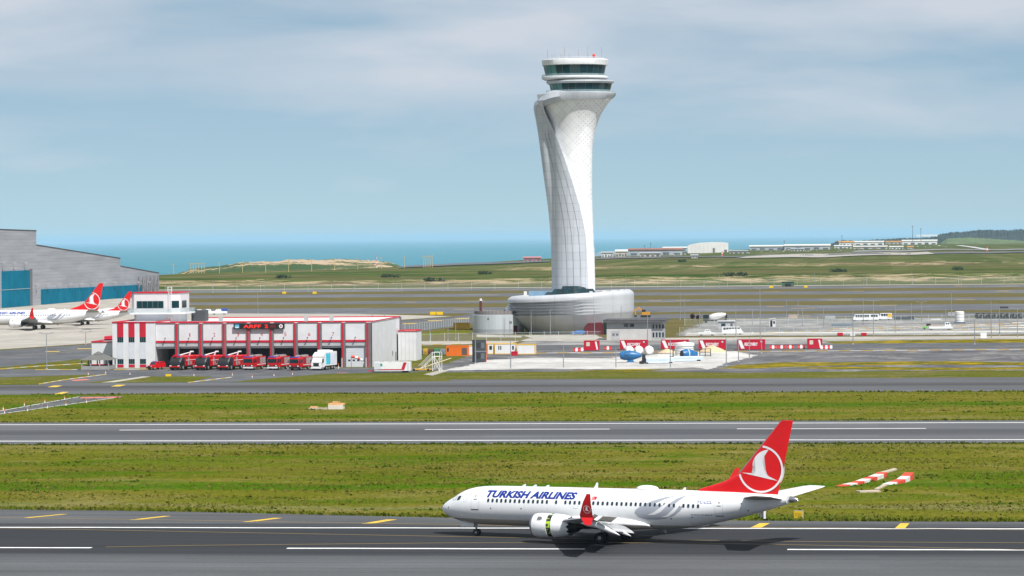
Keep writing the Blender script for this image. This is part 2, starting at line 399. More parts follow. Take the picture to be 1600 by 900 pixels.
# second runway
runway2 = sheet('runway', [(-420, 476.5), (420, 476.5), (420, 534.5), (-420, 534.5)], .02, M_RUN2)
mark('runway_edge_line', rect(-420, 420, 484.2, 485.4), M_WHITE, .028, runway2)
mark('runway_edge_line', rect(-420, 420, 527.6, 528.8), M_WHITE, .028, runway2)
for k in range(-3, 4):
    x0 = G(669, 669).x + 50.4 * k; mark('centre_line_dash', rect(x0, x0 + 30, 512.2, 513.2), M_WHITE, .028, runway2)
# taxiway
taxi = sheet('taxiway', rect(-420, 420, 632, 694), .02, M_TAXI)
for yy, w in ((655.8, .5), (668.4, .5), (636.5, .4), (689.5, .4)): mark('taxiway_line', rect(-420, 420, yy, yy + w), M_YELD, .028, taxi)
for q in ([(74, 605), (88, 605), (98, 602.6), (84, 602.6)], [(173, 604), (187, 604), (197, 601.4), (183, 601.4)], [(82, 616.5), (94, 616.5), (108, 612.5), (98, 612.5)]):
    sheetpx('shoulder_chevron', q, .03, M_YEL, taxi)
# crossing road at the left, parking apron of the fire station
xr = sheetpx('service_road', [(-60, 653), (0, 647.5), (195, 619), (125, 619.6), (0, 642), (-60, 647)], .026, M_ASPH)
sheetpx('stop_line', [(128, 620.6), (192, 619.8), (186, 621.8), (124, 622.6)], .034, M_REDP, xr)
line_px('road_edge_line', [(-60, 647.5), (0, 642.4), (124, 620)], .35, .034, M_WHITE, xr)
line_px('road_edge_line', [(-60, 652.6), (0, 647), (192, 620)], .35, .034, M_WHITE, xr)
apron_f = sheet('station_apron', [(-300, 694), (-104, 694), (-101, 757), (-300, 757)], .024, M_ASPH)
sheetpx('grass_verge', [(-60, 591), (0, 590), (150, 585), (62, 601.4), (-60, 602)], .03, M_VERGE, None, .25)
sheetpx('grass_verge', [(130, 598.6), (225, 588.6), (300, 588.2), (334, 588.4), (296, 597.6)], .03, M_VERGE, None, .25)
sheetpx('grass_verge', [(362, 597), (430, 590.5), (500, 585), (560, 583.2), (640, 582.6), (690, 578), (705, 596)], .03, M_VERGE, None, .25)
sheetpx('concrete_path', [(158, 598), (178, 597.6), (236, 588.6), (222, 588.4)], .036, M_CONC)
sheetpx('concrete_path', [(662, 585.2), (676, 587), (704, 578.6), (690, 578)], .036, M_CONC)
for x in range(300, 540, 37): line_px('parking_line', [(x - 22, 578.4), (x + 14, 573.6)], .35, .032, M_WHITE, apron_f)
sheetpx('stop_line', [(110, 594), (134, 592.4), (142, 593.6), (116, 595.4)], .032, M_REDP, apron_f)
line_px('stop_line', [(526, 583), (543, 582.6)], 1.4, .036, M_REDP, apron_f)
# building yard at the right: gravel, white pad, weeds
gravel = sheet('gravel_yard', [(-106, 730), (-60, 733), (-30, 722), (0, 728), (60, 730), (420, 735), (420, 872), (-106, 872)], .014, M_GRAV, None, .7)
sheetpx('pale_pad', [(690, 579), (728, 572), (762, 563), (800, 560.5), (860, 559), (950, 560), (990, 556), (1060, 552), (1110, 549), (1150, 549.5), (1182, 555), (1172, 559), (1140, 566), (1120, 573), (1106, 577.5), (1090, 574), (1040, 576), (960, 577), (850, 576), (760, 578)], .022, M_PALE, None, .5)
M_WEED = grass_mat('yellow_flower_weeds', [(.070, .080, .012), (.100, .098, .020), (.060, .082, .010)], (.17, .15, .08), flower=(.40, .27, .006)); wn_, wl_, _ = nodes_of(M_WEED)
for q_ in wn_:
    if q_.type == 'VALTORGB' and abs(q_.color_ramp.elements[0].position - .60) < .001: q_.color_ramp.elements[0].position = .47; q_.color_ramp.elements[1].position = .58
for q in ([(1120, 576), (1160, 570), (1215, 566.5), (1300, 566), (1480, 564.5), (1640, 567), (1640, 571.5), (1480, 570), (1330, 571), (1240, 573), (1180, 576)],
          [(880, 580), (1000, 576.5), (1040, 577.6), (1010, 580.4)], [(1225, 574.5), (1330, 573), (1500, 574.6), (1640, 573), (1640, 577), (1440, 578.4), (1300, 577)],
          [(1290, 533.5), (1420, 531.5), (1640, 529.5), (1640, 537), (1420, 539), (1300, 539)]):
    sheetpx('weedy_patch', q, .026, M_WEED, None, .6)
yard_road = sheet('yard_road', rect(-106, 420, 873, 912), .03, M_ASPH)
sheet('concrete_strip', rect(-106, 420, 948, 972), .03, M_CONC)
M_DUST = asphalt_mat('dusty_paving', (.235, .230, .225), .4); mottle(M_DUST, [(.36, .345, .32), (.125, .127, .135)], (.045, .022, .1))
paving = sheet('grey_paving', rect(-62, 420, 985, 1185), .016, M_DUST, None, 1.2)
sheet('pale_roadside', [(-104, 912.2), (420, 912.2), (420, 947.8), (-104, 947.8)], .018, M_DUST)
for q in ([(816, 524), (930, 522.5), (945, 530), (840, 531)], [(1070, 521.5), (1640, 515), (1640, 519), (1070, 525)], [(745, 522.8), (815, 524.5), (815, 527.5), (745, 527)]): sheetpx('concrete_apron', q, .034, M_CONC, None, .3)
for y0_, x0_ in ((1012, -60), (1052, 40), (1080, 44), (1110, 46)): mark('kerb_line', rect(x0_, 420, y0_, y0_ + 5), M_WHITE, .05, paving)
# taxiways and apron behind the fire station
apron = sheetpx('concrete_apron', [(-120, 560), (0, 546), (135, 537), (380, 515), (616, 500.4), (707, 494.2), (560, 490.6), (300, 489.5), (256, 489), (256, 462), (200, 466), (-120, 478)], .024, M_CONC)
taxi_d = sheetpx('apron_taxiway', [(-120, 562), (0, 547.5), (135, 538.5), (380, 516.5), (616, 501.6), (707, 495.4), (745, 488.5), (745, 505), (660, 517), (560, 522), (135, 560), (0, 574), (-120, 590)], .02, M_ASPH)
for pl in ([(-60, 562), (135, 548), (560, 513), (740, 498)], [(616, 506), (735, 497)]): line_px('taxiway_line', pl, .7, .03, M_YELD, taxi_d)
for x, y in ((82, 549.5), (132, 545), (640, 505.4), (680, 501), (722, 498)): sheetpx('taxiway_dash', [(x - 11, y - .3), (x + 11, y - .5), (x + 11, y + .3), (x - 11, y + .5)], .034, M_YEL, taxi_d)
sheetpx('grass_verge', [(570, 523), (640, 521), (735, 514), (735, 521), (640, 526), (570, 528)], .028, M_GRASS, None, .5)
sheet('concrete_strip', [(-150, 925), (-106, 925), (-106, 950), (-150, 950)], .03, M_CONC)
for (a, b_, x0, x1) in ((1840, 1925, -900, 500), (1665, 1755, -900, 500), (1495, 1560, -900, 500), (1300, 1410, -330, 500), (1200, 1260, -120, 500)):
    t = sheet('taxiway', rect(x0, x1, a, b_), .02, M_ROADF)
    for k in range(9):
        xx = random.uniform(-230, 150); yy = random.uniform(a + 8, b_ - 8); mark('taxiway_dash', rect(xx, xx + random.uniform(5, 11), yy, yy + 3.2), M_YEL, .055, t)
    mark('taxiway_line', rect(x0, x1, (a + b_) / 2, (a + b_) / 2 + 1.2), M_YELD, .05, t)
sheet('concrete_strip', rect(-900, 500, 1946, 1968), .03, M_CONC)
for pix, mm in (([(930, 404), (1100, 402.6), (1240, 401), (1400, 399), (1600, 396.4), (1600, 394.5), (1400, 396.6), (1240, 398.4), (1100, 400.8), (930, 401)], M_GRAV), ([(1150, 404.4), (1300, 403), (1460, 398.6), (1450, 395.2), (1290, 397.6), (1170, 401)], M_CONC), ([(1330, 395.6), (1480, 392.6), (1600, 391.6), (1600, 390.2), (1480, 390.8), (1340, 393)], M_DUST), ([(620, 415), (860, 406), (860, 404), (640, 411)], M_ROADF),
                ([(1492, 384.5), (1540, 391), (1552, 391), (1504, 384.2)], M_PALE)):
    hn_ = len(pix) // 2; lo_, up_ = pix[:hn_], pix[hn_:][::-1]; strip = []
    for k in range(61):
        t_ = k / 60
        for e_ in (lo_, up_):
            x = float(np.interp(t_, np.linspace(0, 1, hn_), [q[0] for q in e_])); y = float(np.interp(t_, np.linspace(0, 1, hn_), [q[1] for q in e_]))
            q = G(x, y + .25 * math.sin(x * .05), 6.0); strip.append((q.x, q.y, hgt(q.x, q.y) + .8))
    struct(MB().add(strip, [(2*k, 2*k+2, 2*k+3, 2*k+1) for k in range(60)]).build('dirt_road', mm))

# sea
sm = bpy.data.materials.new('sea_water'); n, l, b = nodes_of(sm); p = pos_node(n)
b.inputs['Roughness'].default_value = .45; b.inputs['Specular IOR Level'].default_value = .25; b.inputs['IOR'].default_value = 1.33
l.new(ramp(n, l, ntex(n, l, p, (.0004, .0015, 1), 5), [(.3, (.008, .160, .205)), (.7, (.012, .180, .225))]), b.inputs['Base Color'])
bp = n.new('ShaderNodeBump'); bp.inputs['Strength'].default_value = .6; bp.inputs['Distance'].default_value = 1.0
l.new(ntex(n, l, p, (.02, .04, 1), 5), bp.inputs['Height']); l.new(bp.outputs[0], b.inputs['Normal'])
struct(MB().add([(-60000, 1800, -72), (60000, 1800, -72), (60000, 180000, -72), (-60000, 180000, -72)], [(0, 1, 2, 3)]).build('sea', sm))
# hills
def ridge(name, pix, Y, depth, m, jag, base=-30):
    """a hill whose crest passes through the pixel list at distance Y"""
    P = [AT(x, y, Y) for x, y in pix]; px_, pz_ = [q.x for q in P], [q.z for q in P]; mb = MB(); N = 240 if name == 'wooded_ridge' else 90; rows_ = 12
    order = np.argsort(px_); px_ = np.array(px_)[order]; pz_ = np.array(pz_)[order]
    vs = []
    for i in range(N + 1):
        X = px_[0] + (px_[-1] - px_[0]) * i / N; zt = float(np.interp(X, px_, pz_))
        for j in range(rows_ + 1):
            t = j / rows_; prof = math.sin(math.pi * t) ** .7
            nz = jag * (random.random() - .3) * (1 if 0 < j < rows_ else 0)
            vs.append((X * (1 + (t - .5) * depth / Y), Y + (t - .5) * depth, base + (zt - base) * prof + nz * prof))
    mb.add(vs, [(i*(rows_+1)+j, (i+1)*(rows_+1)+j, (i+1)*(rows_+1)+j+1, i*(rows_+1)+j+1) for i in range(N) for j in range(rows_)])
    return struct(mb.build(name, m, smooth=name != 'wooded_ridge'))
hm = grass_mat('scrub_hill', [(.05, .08, .03), (.09, .11, .045), (.06, .085, .035)], (.30, .22, .14), lush=(.05, .09, .03))
hn, hl, hb = nodes_of(hm); hp = pos_node(hn)
hc = ramp(hn, hl, ntex(hn, hl, hp, (.008, .012, .06), 6, .65, .6), [(.42, (.05, .085, .03)), (.53, (.10, .115, .05)), (.57, (.46, .34, .22)), (.66, (.42, .32, .22)), (.72, (.16, .16, .15))])
hl.new(hc, hb.inputs['Base Color'])
ridge('coastal_hill', [(278, 428), (300, 421), (345, 416), (385, 410), (430, 409), (452, 405.5), (500, 406.5), (530, 405), (556, 406), (600, 409), (625, 416), (640, 422)], 3900, 700, hm, 2.0)
ridge('green_hill', [(1470, 380), (1480, 373), (1510, 371.5), (1545, 373), (1575, 375), (1600, 377), (1640, 376)], 7600, 900, mat('far_scrub', (.09, .13, .045), .95, .4, .02), 2.0)
ridge('wooded_ridge', [(1455, 371), (1470, 367), (1490, 363.5), (1512, 363), (1522, 360.5), (1545, 360), (1570, 360.5), (1600, 359), (1660, 358)], 11000, 1800, mat('far_wood', (.014, .034, .030), .95, .5, .01), 7.0)
ridge('wooded_ridge', [(1298, 382), (1306, 378), (1318, 376), (1340, 377), (1370, 375), (1400, 373), (1440, 372), (1470, 371), (1490, 374)], 8800, 500, mat('far_wood', (.014, .034, .030)), 4.0)
# ------------------------------------------------------------------ airliners
def hermite(xs_, ys_):
    xs_, ys_ = np.array(xs_, float), np.array(ys_, float); h = np.diff(xs_); d = np.diff(ys_) / h
    m = np.zeros_like(ys_); m[0], m[-1] = d[0], d[-1]
    for i in range(1, len(xs_) - 1): m[i] = 0 if d[i-1] * d[i] <= 0 else 2 * d[i-1] * d[i] / (d[i-1] + d[i])
    def f(x):
        i = min(len(h) - 1, max(0, int(np.searchsorted(xs_, x)) - 1)); t = (x - xs_[i]) / h[i]
        return float((2*t**3-3*t**2+1)*ys_[i] + (t**3-2*t**2+t)*h[i]*m[i] + (-2*t**3+3*t**2)*ys_[i+1] + (t**3-t**2)*h[i]*m[i+1])
    return f
ST = [  # station aft of the nose, top, bottom, half width
 (0.0, 2.86, 2.74, .05), (.12, 3.12, 2.55, .34), (.5, 3.50, 2.24, .72), (1.0, 3.83, 1.98, 1.02), (1.5, 4.10, 1.79, 1.23), (2.0, 4.42, 1.63, 1.42), (2.6, 4.74, 1.50, 1.58),
 (3.2, 4.96, 1.40, 1.69), (4.2, 5.18, 1.31, 1.80), (5.6, 5.30, 1.27, 1.86), (7.5, 5.34, 1.26, 1.88), (20, 5.36, 1.28, 1.88), (24.5, 5.37, 1.34, 1.88), (27, 5.37, 1.55, 1.87),
 (29, 5.36, 1.93, 1.80), (31.8, 5.34, 2.58, 1.55), (35.2, 5.26, 3.55, .98), (37.0, 5.18, 4.14, .58), (37.7, 5.13, 4.38, .42)]
g_top, g_bot, f_wid = [hermite([s[0] for s in ST], [s[k] for s in ST]) for k in (1, 2, 3)]
def sag(x): return -.14 * max(0.0, 1 - x / 24.0)                # the nose rides a little low while braking
f_top = lambda x: g_top(x) + sag(x)
f_bot = lambda x: g_bot(x) + sag(x)
def fus_y(x, z, off=.0):
    """distance of the skin from the centre plane at station x, height z"""
    t, b_ = f_top(x), f_bot(x); zc, h = (t + b_) / 2, (t - b_) / 2
    q = max(0.0, 1 - ((z - zc) / h) ** 2)
    return f_wid(x) * math.sqrt(q) + off
def on_skin(vs, fs, off=.012, side=-1, step=.1):
    """flat shape in (station, height) cut into strips and laid on the fuselage skin"""
    bm = bmesh.new(); V = [bm.verts.new((x, 0, z)) for x, z in vs]
    for f in fs:
        try: bm.faces.new([V[i] for i in f])
        except ValueError: pass
    zs = [v.co.z for v in bm.verts]; z = math.ceil(min(zs) / step) * step
    while z < max(zs):
        bmesh.ops.bisect_plane(bm, geom=bm.verts[:] + bm.edges[:] + bm.faces[:], plane_co=(0, 0, z), plane_no=(0, 0, 1)); z += step
    bm.verts.index_update(); mb = MB()
    mb.add([(v.co.x, side * fus_y(v.co.x, v.co.z + sag(v.co.x), off), v.co.z + sag(v.co.x)) for v in bm.verts], [tuple(v.index for v in f.verts) for f in bm.faces]); bm.free()
    return mb
def skin_text(body, x0, x1, z0, z1, shear=0.0, bold=0.0):
    v, fs = text_faces(body, 1.0, shear, bold); a = np.array(v); mn, mx = a.min(0), a.max(0)
    return on_skin([(x0 + (p[0]-mn[0]) / (mx[0]-mn[0]) * (x1-x0), z0 + (p[1]-mn[1]) / (mx[1]-mn[1]) * (z1-z0)) for p in v], fs)
def outline(pts, w):
    """closed polyline in (x,z) drawn with width w"""
    n_ = len(pts); inn = []; c = (sum(p[0] for p in pts) / n_, sum(p[1] for p in pts) / n_)
    for x, z in pts: d = math.hypot(x - c[0], z - c[1]); inn.append((x + (c[0] - x) / d * w, z + (c[1] - z) / d * w))
    return pts + inn, [(k, (k+1) % n_, n_ + (k+1) % n_, n_ + k) for k in range(n_)]
def rrect(x0, x1, z0, z1, r, lean=0.0):
    out = []
    for cx_, cz_, a0 in ((x1-r, z1-r, 0), (x0+r, z1-r, 90), (x0+r, z0+r, 180), (x1-r, z0+r, 270)):
        for k in range(4): a = R(a0 + 30 * k); out.append((cx_ + r * math.cos(a) + lean * (cz_ - z0), cz_ + r * math.sin(a)))
    return out

body_m = bpy.data.materials.new('airliner_white'); n, l, b = nodes_of(body_m)
b.inputs['Roughness'].default_value = .28; b.inputs['Coat Weight'].default_value = .3; b.inputs['Coat Roughness'].default_value = .15
tc = n.new('ShaderNodeTexCoord').outputs['Object']
c = ramp(n, l, ntex(n, l, tc, (.35, .5, 1.1), 6, .65), [(.3, (.76, .77, .78)), (.7, (.85, .855, .86))])
sx = n.new('ShaderNodeSeparateXYZ'); l.new(tc, sx.inputs[0])
c = mixc(n, l, nmath(n, l, 'LESS_THAN', sx.outputs['Z'], 1.86), c, (.40, .385, .36))        # grey painted belly
saw = nmath(n, l, 'LESS_THAN', nmath(n, l, 'FRACT', nmath(n, l, 'DIVIDE', sx.outputs['X'], 2.54)), .008)
c = mixc(n, l, nmath(n, l, 'MULTIPLY', saw, .42), c, (.35, .35, .36))                        # skin joints
l.new(c, b.inputs['Base Color'])
M_AW = mat('aircraft_white', (.80, .80, .81), .3, .05, .8, coat=.3); M_AG = mat('aircraft_grey', (.33, .34, .35), .4, .12, 1.5)
M_RED = mat('livery_red', (.68, .003, .006), .32, .06, .5, coat=.3); M_BLUE = mat('livery_blue', (.004, .025, .24), .4, .03)
M_DARK = mat('dark_gap', (.018, .018, .02), .6, .2); M_METAL = mat('bare_metal', (.36, .36, .38), .32, .12, 2, metal=.85)
M_TYRE = mat('tyre_rubber', (.022, .022, .024), .85, .3, 3); M_HUB = mat('wheel_hub', (.40, .40, .41), .45, .1, 4, metal=.4)
M_GLASSD = mat('dark_window', (.012, .03, .045), .06, .2, 2, spec=.8); M_TULIP = mat('livery_tulip_grey', (.36, .38, .43), .4, .05)
M_FLAP = mat('flap_grey', (.44, .45, .46), .45, .15, 1.2); M_LINE = mat('seam_grey', (.42, .43, .45), .6, .1); M_WASH = mat('warm_grey_panel', (.30, .28, .25), .6, .25, 2)
casc = bpy.data.materials.new('reverser_cascade'); n, l, b = nodes_of(casc); co = n.new('ShaderNodeTexCoord').outputs['Object']
l.new(ramp(n, l, ntex(n, l, co, (2.0, 1.2, 3.0), 5, .6), [(.49, (.012, .012, .012)), (.53, (.42, .60, .03))]), b.inputs['Base Color'])

def foil(x0, x1, y, zc, th, tw=0.0, n_=9):
    """wing section: leading edge x0, trailing edge x1"""
    ch = x1 - x0; up, dn = [], []
    for k in range(n_ + 1):
        t = (1 - math.cos(math.pi * k / n_)) / 2
        yt = 5 * th * (.2969 * math.sqrt(t) - .126 * t - .3516 * t**2 + .2843 * t**3 - .1036 * t**4) * ch
        up.append((x0 + t * ch, y, zc + yt * 1.1 - t * ch * tw)); dn.append((x0 + t * ch, y, zc - yt * .8 - t * ch * tw))
    return up + dn[-2:0:-1]
BIRD = [(32.78, 7.31), (33.5, 7.28), (33.94, 7.26), (34.16, 7.31), (34.24, 7.38), (34.02, 7.72), (33.93, 8.05), (33.98, 8.42), (34.14, 8.80), (34.40, 9.12), (34.72, 9.38), (35.1, 9.56), (35.62, 9.68),
        (35.38, 9.38), (35.19, 9.04), (35.08, 8.72), (35.05, 8.40), (35.06, 8.05), (35.14, 7.70), (35.32, 7.32), (35.60, 7.01), (36.0, 6.78), (36.56, 6.58), (35.6, 6.74), (34.68, 6.93), (33.79, 7.10)]
def tri_fan(pts):
    bm = bmesh.new(); V = [bm.verts.new((x, 0, z)) for x, z in pts]; f = bm.faces.new(V)
    r = bmesh.ops.triangulate(bm, faces=[f]); bm.verts.index_update(); fs = [tuple(v.index for v in q.verts) for q in bm.faces]; bm.free(); return fs
def emblem(parent, y_at, cx_, cz_, k, side, clip=None):
    """ring and flying bird in white, drawn around (cx_,cz_) at k times the fin's own size"""
    tr = lambda x, z: (cx_ + (x - 34.76) * k, cz_ + (z - 7.70) * k)
    N = 120; ring = []
    for q in range(N):
        a = 2 * math.pi * q / N; ring.append((34.76 + 2.34 * math.cos(a), 7.70 + 2.36 * math.sin(a)))
    vs, fs = outline(ring, .20)
    if clip: fs = [f for f in fs if all(vs[i][0] > clip(vs[i][1]) for i in f)]
    MB().add([(tr(x, z)[0], side * y_at(*tr(x, z)), tr(x, z)[1]) for x, z in vs], fs).build('emblem_ring', M_AW, parent)
    MB().add([(tr(x, z)[0], side * y_at(*tr(x, z)), tr(x, z)[1]) for x, z in BIRD], tri_fan(BIRD)).build('emblem_bird', M_AW, parent)

def wheel(parent, x, y, r, w, z=None):
    z = r if z is None else z
    prof = [(-w*.42, r*.62), (-w*.5, r*.80), (-w*.40, r*.95), (-w*.2, r), (w*.2, r), (w*.40, r*.95), (w*.5, r*.80), (w*.42, r*.62)]
    t = MB().lathe(prof, 'y', (x, y, z), 22).build('wheel', M_TYRE, parent, smooth=True)
    MB().lathe([(-w*.46, r*.15), (-w*.46, r*.34), (-w*.40, r*.36), (-w*.40, r*.58), (-w*.44, r*.62), (w*.44, r*.62), (w*.40, r*.36), (w*.46, r*.15)], 'y', (x, y, z), 16).build('rim', M_HUB, t)
    return t

def make_airliner(label, loc, rz, landing, detail, group=None):
    root = thing('airliner', label, 'airliner', loc, rz, group)
    NS = 56; rings = []
    for x in sorted(set([0, .05, .12, .25, .4, .6] + [.8 + .3 * k for k in range(20)] + [7.5 + 1.25 * k for k in range(14)] + [25 + .5 * k for k in range(26)])):
        if x > 37.7: continue
        t, b_ = f_top(x), f_bot(x); zc, h, w = (t+b_)/2, (t-b_)/2, f_wid(x)
        rings.append([(x, w * math.cos(2*math.pi*k/NS), zc + h * math.sin(2*math.pi*k/NS)) for k in range(NS)])
    fus = MB().loft(rings).build('fuselage', body_m, root, smooth=True)
    MB().lathe([(37.72, .34), (38.0, .31), (38.35, .24), (38.5, .14), (38.42, .10)], 'x', (0, 0, 4.76), 20).build('tail_cone', M_METAL, root, smooth=True)
    # belly fairing
    fr = []
    for k in range(19):
        t = k / 18; x = 12.2 + 11.4 * t; s = math.sin(math.pi * t) ** .55; w = 1.5 + .82 * s; zt, zb = 2.1 + .85 * s, 1.42 - .28 * s
        fr.append([(x, w * math.cos(2*math.pi*q/28), (zt+zb)/2 + (zt-zb)/2 * math.sin(2*math.pi*q/28)) for q in range(28)])
    MB().loft(fr).build('belly_fairing', body_m, root, smooth=True)
    # fin with dorsal fillet
    def fin_sec(z):
        le = float(np.interp(z, [5.1, 5.6, 6.35, 7.15, 12.6], [27.6, 28.5, 30.86, 32.42, 36.9])); te = float(np.interp(z, [5.1, 12.6], [36.45, 38.1])); return le, te
    fin_half = lambda x, z: .17 * (1 - .045 * (z - 5))
    frg = []
    for z in [5.1, 5.35, 5.6, 5.85, 6.1, 6.35, 6.75, 7.15] + [7.6 + .5 * k for k in range(10)] + [12.45, 12.6]:
        le, te = fin_sec(z)
        ts = [0, .02, .06, .15, .3, .5, .7, .85, 1]
        if z > 12.5: le += .12
        frg.append([(le + (te-le)*t, -fin_half(0, z) * (.6 if t == .02 else 1) if 0 < t < 1 else -.01, z) for t in ts] + [(le + (te-le)*t, fin_half(0, z) * (.6 if t == .02 else 1) if 0 < t < 1 else .01, z) for t in ts[::-1]])
    fin = MB().loft(frg).build('tail_fin', M_RED, root, smooth=True)
    MB().loft([[(x - .05, -.03, z), (x + .10, -.075, z), (x + .10, .075, z), (x - .05, .03, z)] for z, x in ((7.2, 32.45), (12.55, 36.88))]).build('leading_edge', M_METAL, fin)
    for s in (-1, 1):
        emblem(fin, lambda x, z: fin_half(x, z) + .02, 34.76, 7.70, 1.0, s, lambda z: fin_sec(z)[0] + .12)
    # tailplane
    for s in (-1, 1):
        st = [foil(33.0, 37.1, s * .45, 4.78, .10), foil(36.3, 38.55, s * 6.7, 5.50, .09), foil(36.75, 38.65, s * 7.17, 5.58, .05)]
        MB().loft(st).build('tailplane', M_AW if s > 0 else M_WASH, root, smooth=True)  # near tailplane in warm grey, far one in white
    # wings
    for s in (-1, 1):
        zw = lambda y: 1.95 + (y - 1.9) * .122
        secs = [(0.6, 13.2, 21.2, .13), (2.2, 14.1, 20.95, .125), (5.8, 16.2, 20.35, .115), (10, 18.85, 22.1, .105), (14.5, 21.75, 23.85, .10), (17.3, 23.45, 24.85, .09)]
        if not landing: secs = [(y, a, b_ + (.7 if y < 12 else .3), t) for y, a, b_, t in secs]
        wing = MB().loft([foil(a, b_, s * y, zw(y), t, .03) for y, a, b_, t in secs]).build('wing', M_AG, root, smooth=True)
        up = MB().loft([foil(23.5, 24.9, s * 17.3, zw(17.3), .09), foil(23.65, 24.98, s * 17.75, 4.2, .07), foil(24.1, 24.95, s * 18.05, 5.4, .06), foil(24.6, 25.0, s * 18.25, 6.3, .05)]).build('winglet', M_RED, root, smooth=True)
        MB().loft([foil(23.65, 24.95, s * 17.62, 4.0, .06), foil(24.3, 25.0, s * 18.05, 3.3, .05)]).build('winglet_strake', M_RED, up, smooth=True)
        if detail: emblem(up, lambda x, z: float(np.interp(z, [4.2, 5.4, 6.35], [17.75, 18.05, 18.25])) + .045, 24.48, 4.78, .16, s)
        # flap panels, fairings, spoilers
        if landing:
            for y0, y1, n_ in ((2.3, 5.5, 1), (6.1, 13.2, 1)):
                for j, (dx, dz, cl, ang) in enumerate(((.05, -.12, 1.15, 24), (1.0, -.52, .5, 40))):
                    rg = []
                    for y in (y0, y1):
                        te = float(np.interp(y, [2.2, 5.8, 14.5], [20.95, 20.35, 23.85])); sc_ = 1 - .035 * (y - 2.2)
                        base = foil(0, cl * sc_, 0, 0, .14)
                        rg.append([(te + dx * sc_ + p[0]*math.cos(R(ang)) + p[2]*math.sin(R(ang)), s * y, zw(y) - .1 + dz * sc_ - p[0]*math.sin(R(ang)) + p[2]*math.cos(R(ang))) for p in base])
                    MB().loft(rg).build('flap', M_FLAP if j else M_AG, root, smooth=True)
            for y in (3.9, 6.0, 8.4, 10.7, 12.9):
                te = float(np.interp(y, [2.2, 5.8, 14.5], [20.95, 20.35, 23.85])); rg = []
                for t, r_ in ((0, .05), (.12, .2), (.35, .29), (.6, .28), (.85, .17), (1, .03)):
                    X = te - 1.7 + 3.7 * t; Z = zw(y) - .34 - max(0, t - .40) * 1.55
                    rg.append([(X, s * y + r_ * .62 * math.cos(a), Z + r_ * math.sin(a)) for a in (2*math.pi*k/12 for k in range(12))])
                MB().loft(rg).build('flap_fairing', M_AW, root, smooth=True)
            for y0, y1 in ((2.6, 5.0), (6.2, 7.7), (7.8, 9.3), (9.4, 10.9), (11.0, 12.2)):
                q = []
                for y in (y0, y1):
                    te = float(np.interp(y, [2.2, 5.8, 14.5], [20.95, 20.35, 23.85])); x = te - .95; z = zw(y) + .14
                    q += [(x, s*y, z), (x + .66, s*y, z + .50), (x + .70, s*y, z + .45), (x + .05, s*y, z - .05)]
                MB().loft([q[:4], q[4:]]).build('spoiler', M_WASH, root)
        else:
            for y in (6.0, 9.4, 12.9):
                te = float(np.interp(y, [2.2, 5.8, 14.5], [21.6, 21.05, 24.3])); rg = []
                for t, r_ in ((0, .05), (.2, .24), (.5, .28), (.8, .16), (1, .03)):
                    rg.append([(te - 2.4 + 3.2 * t, s*y + r_*.7*math.cos(a), zw(y) - .36 + r_ * math.sin(a)) for a in (2*math.pi*k/10 for k in range(10))])
                MB().loft(rg).build('flap_fairing', M_AG, root, smooth=True)
        # engine
        ey, ez, EO = s * 4.83, 1.80, .95; N = 40
        eng = MB().lathe([(11.92, 1.02), (11.86, 1.12), (12.1, 1.19), (12.6, 1.235), (13.2, 1.235), (13.48, 1.22), (13.48, 1.12)], 'x', (EO, ey, ez), N, False).build('engine', M_AW, root, smooth=True)
        MB().lathe([(12.25, .90), (11.95, .94), (11.72, 1.0), (11.68, 1.05), (11.74, 1.10), (11.90, 1.135)], 'x', (EO, ey, ez), N, False).build('inlet_lip', M_METAL, eng, smooth=True)
        MB().lathe([(12.4, .95), (12.42, .30), (12.2, .2), (11.95, .02)], 'x', (EO, ey, ez), N).build('fan', M_DARK, eng, smooth=True)
        gap = .52 if landing else .04
        MB().lathe([(13.3, 1.10), (13.6 + gap, 1.10)], 'x', (EO, ey, ez), N, False).build('reverser_cascade', casc, eng, smooth=True)
        x0 = 13.5 + gap; x1 = x0 + EO
        sl = [[(x1 + dx, ey + r_ * math.cos(2*math.pi*k/48), ez + r_ * math.sin(2*math.pi*k/48)) for k in range(48)] for dx, r_ in ((0, 1.08), (0, 1.215), (.5, 1.20), (1.0, 1.13), (1.5, 1.02))]
        sl.append([(x1 + (1.85 if k % 4 == 2 else 1.55 if k % 4 == 0 else 1.7), ey + .97 * math.cos(2*math.pi*k/48), ez + .97 * math.sin(2*math.pi*k/48)) for k in range(48)])
        MB().loft(sl, False, False).build('reverser_sleeve', M_AW, eng, smooth=True)
        MB().lathe([(x0 + .9, .86), (x0 + 1.4, .74), (x0 + 2.1, .62), (x0 + 2.5, .54), (x0 + 2.45, .42), (x0 + 3.0, .22), (x0 + 3.3, .04)], 'x', (EO, ey, ez), 28).build('core_nozzle', M_DARK, eng, smooth=True)
        MB().loft([[(13.8, ey-.16, ez+1.1), (13.8, ey+.16, ez+1.1), (13.8, ey+.12, ez+1.23), (13.8, ey-.12, ez+1.23)], [(16.1, ey-.2, ez+.7), (16.1, ey+.2, ez+.7), (16.1, ey+.2, zw(4.83)+.28), (16.1, ey-.2, zw(4.83)+.28)],
                   [(19.0, ey-.1, zw(4.83)-.3), (19.0, ey+.1, zw(4.83)-.3), (19.0, ey+.1, zw(4.83)), (19.0, ey-.1, zw(4.83))]]).build('pylon', M_AW, eng)
        MB().add([(13.45, ey + s*1.0, ez + .72), (14.05, ey + s*1.02, ez + .72), (14.1, ey + s*1.28, ez + 1.0), (13.7, ey + s*1.28, ez + 1.0)], [(0, 1, 2, 3)]).build('nacelle_strake', M_AW, eng)
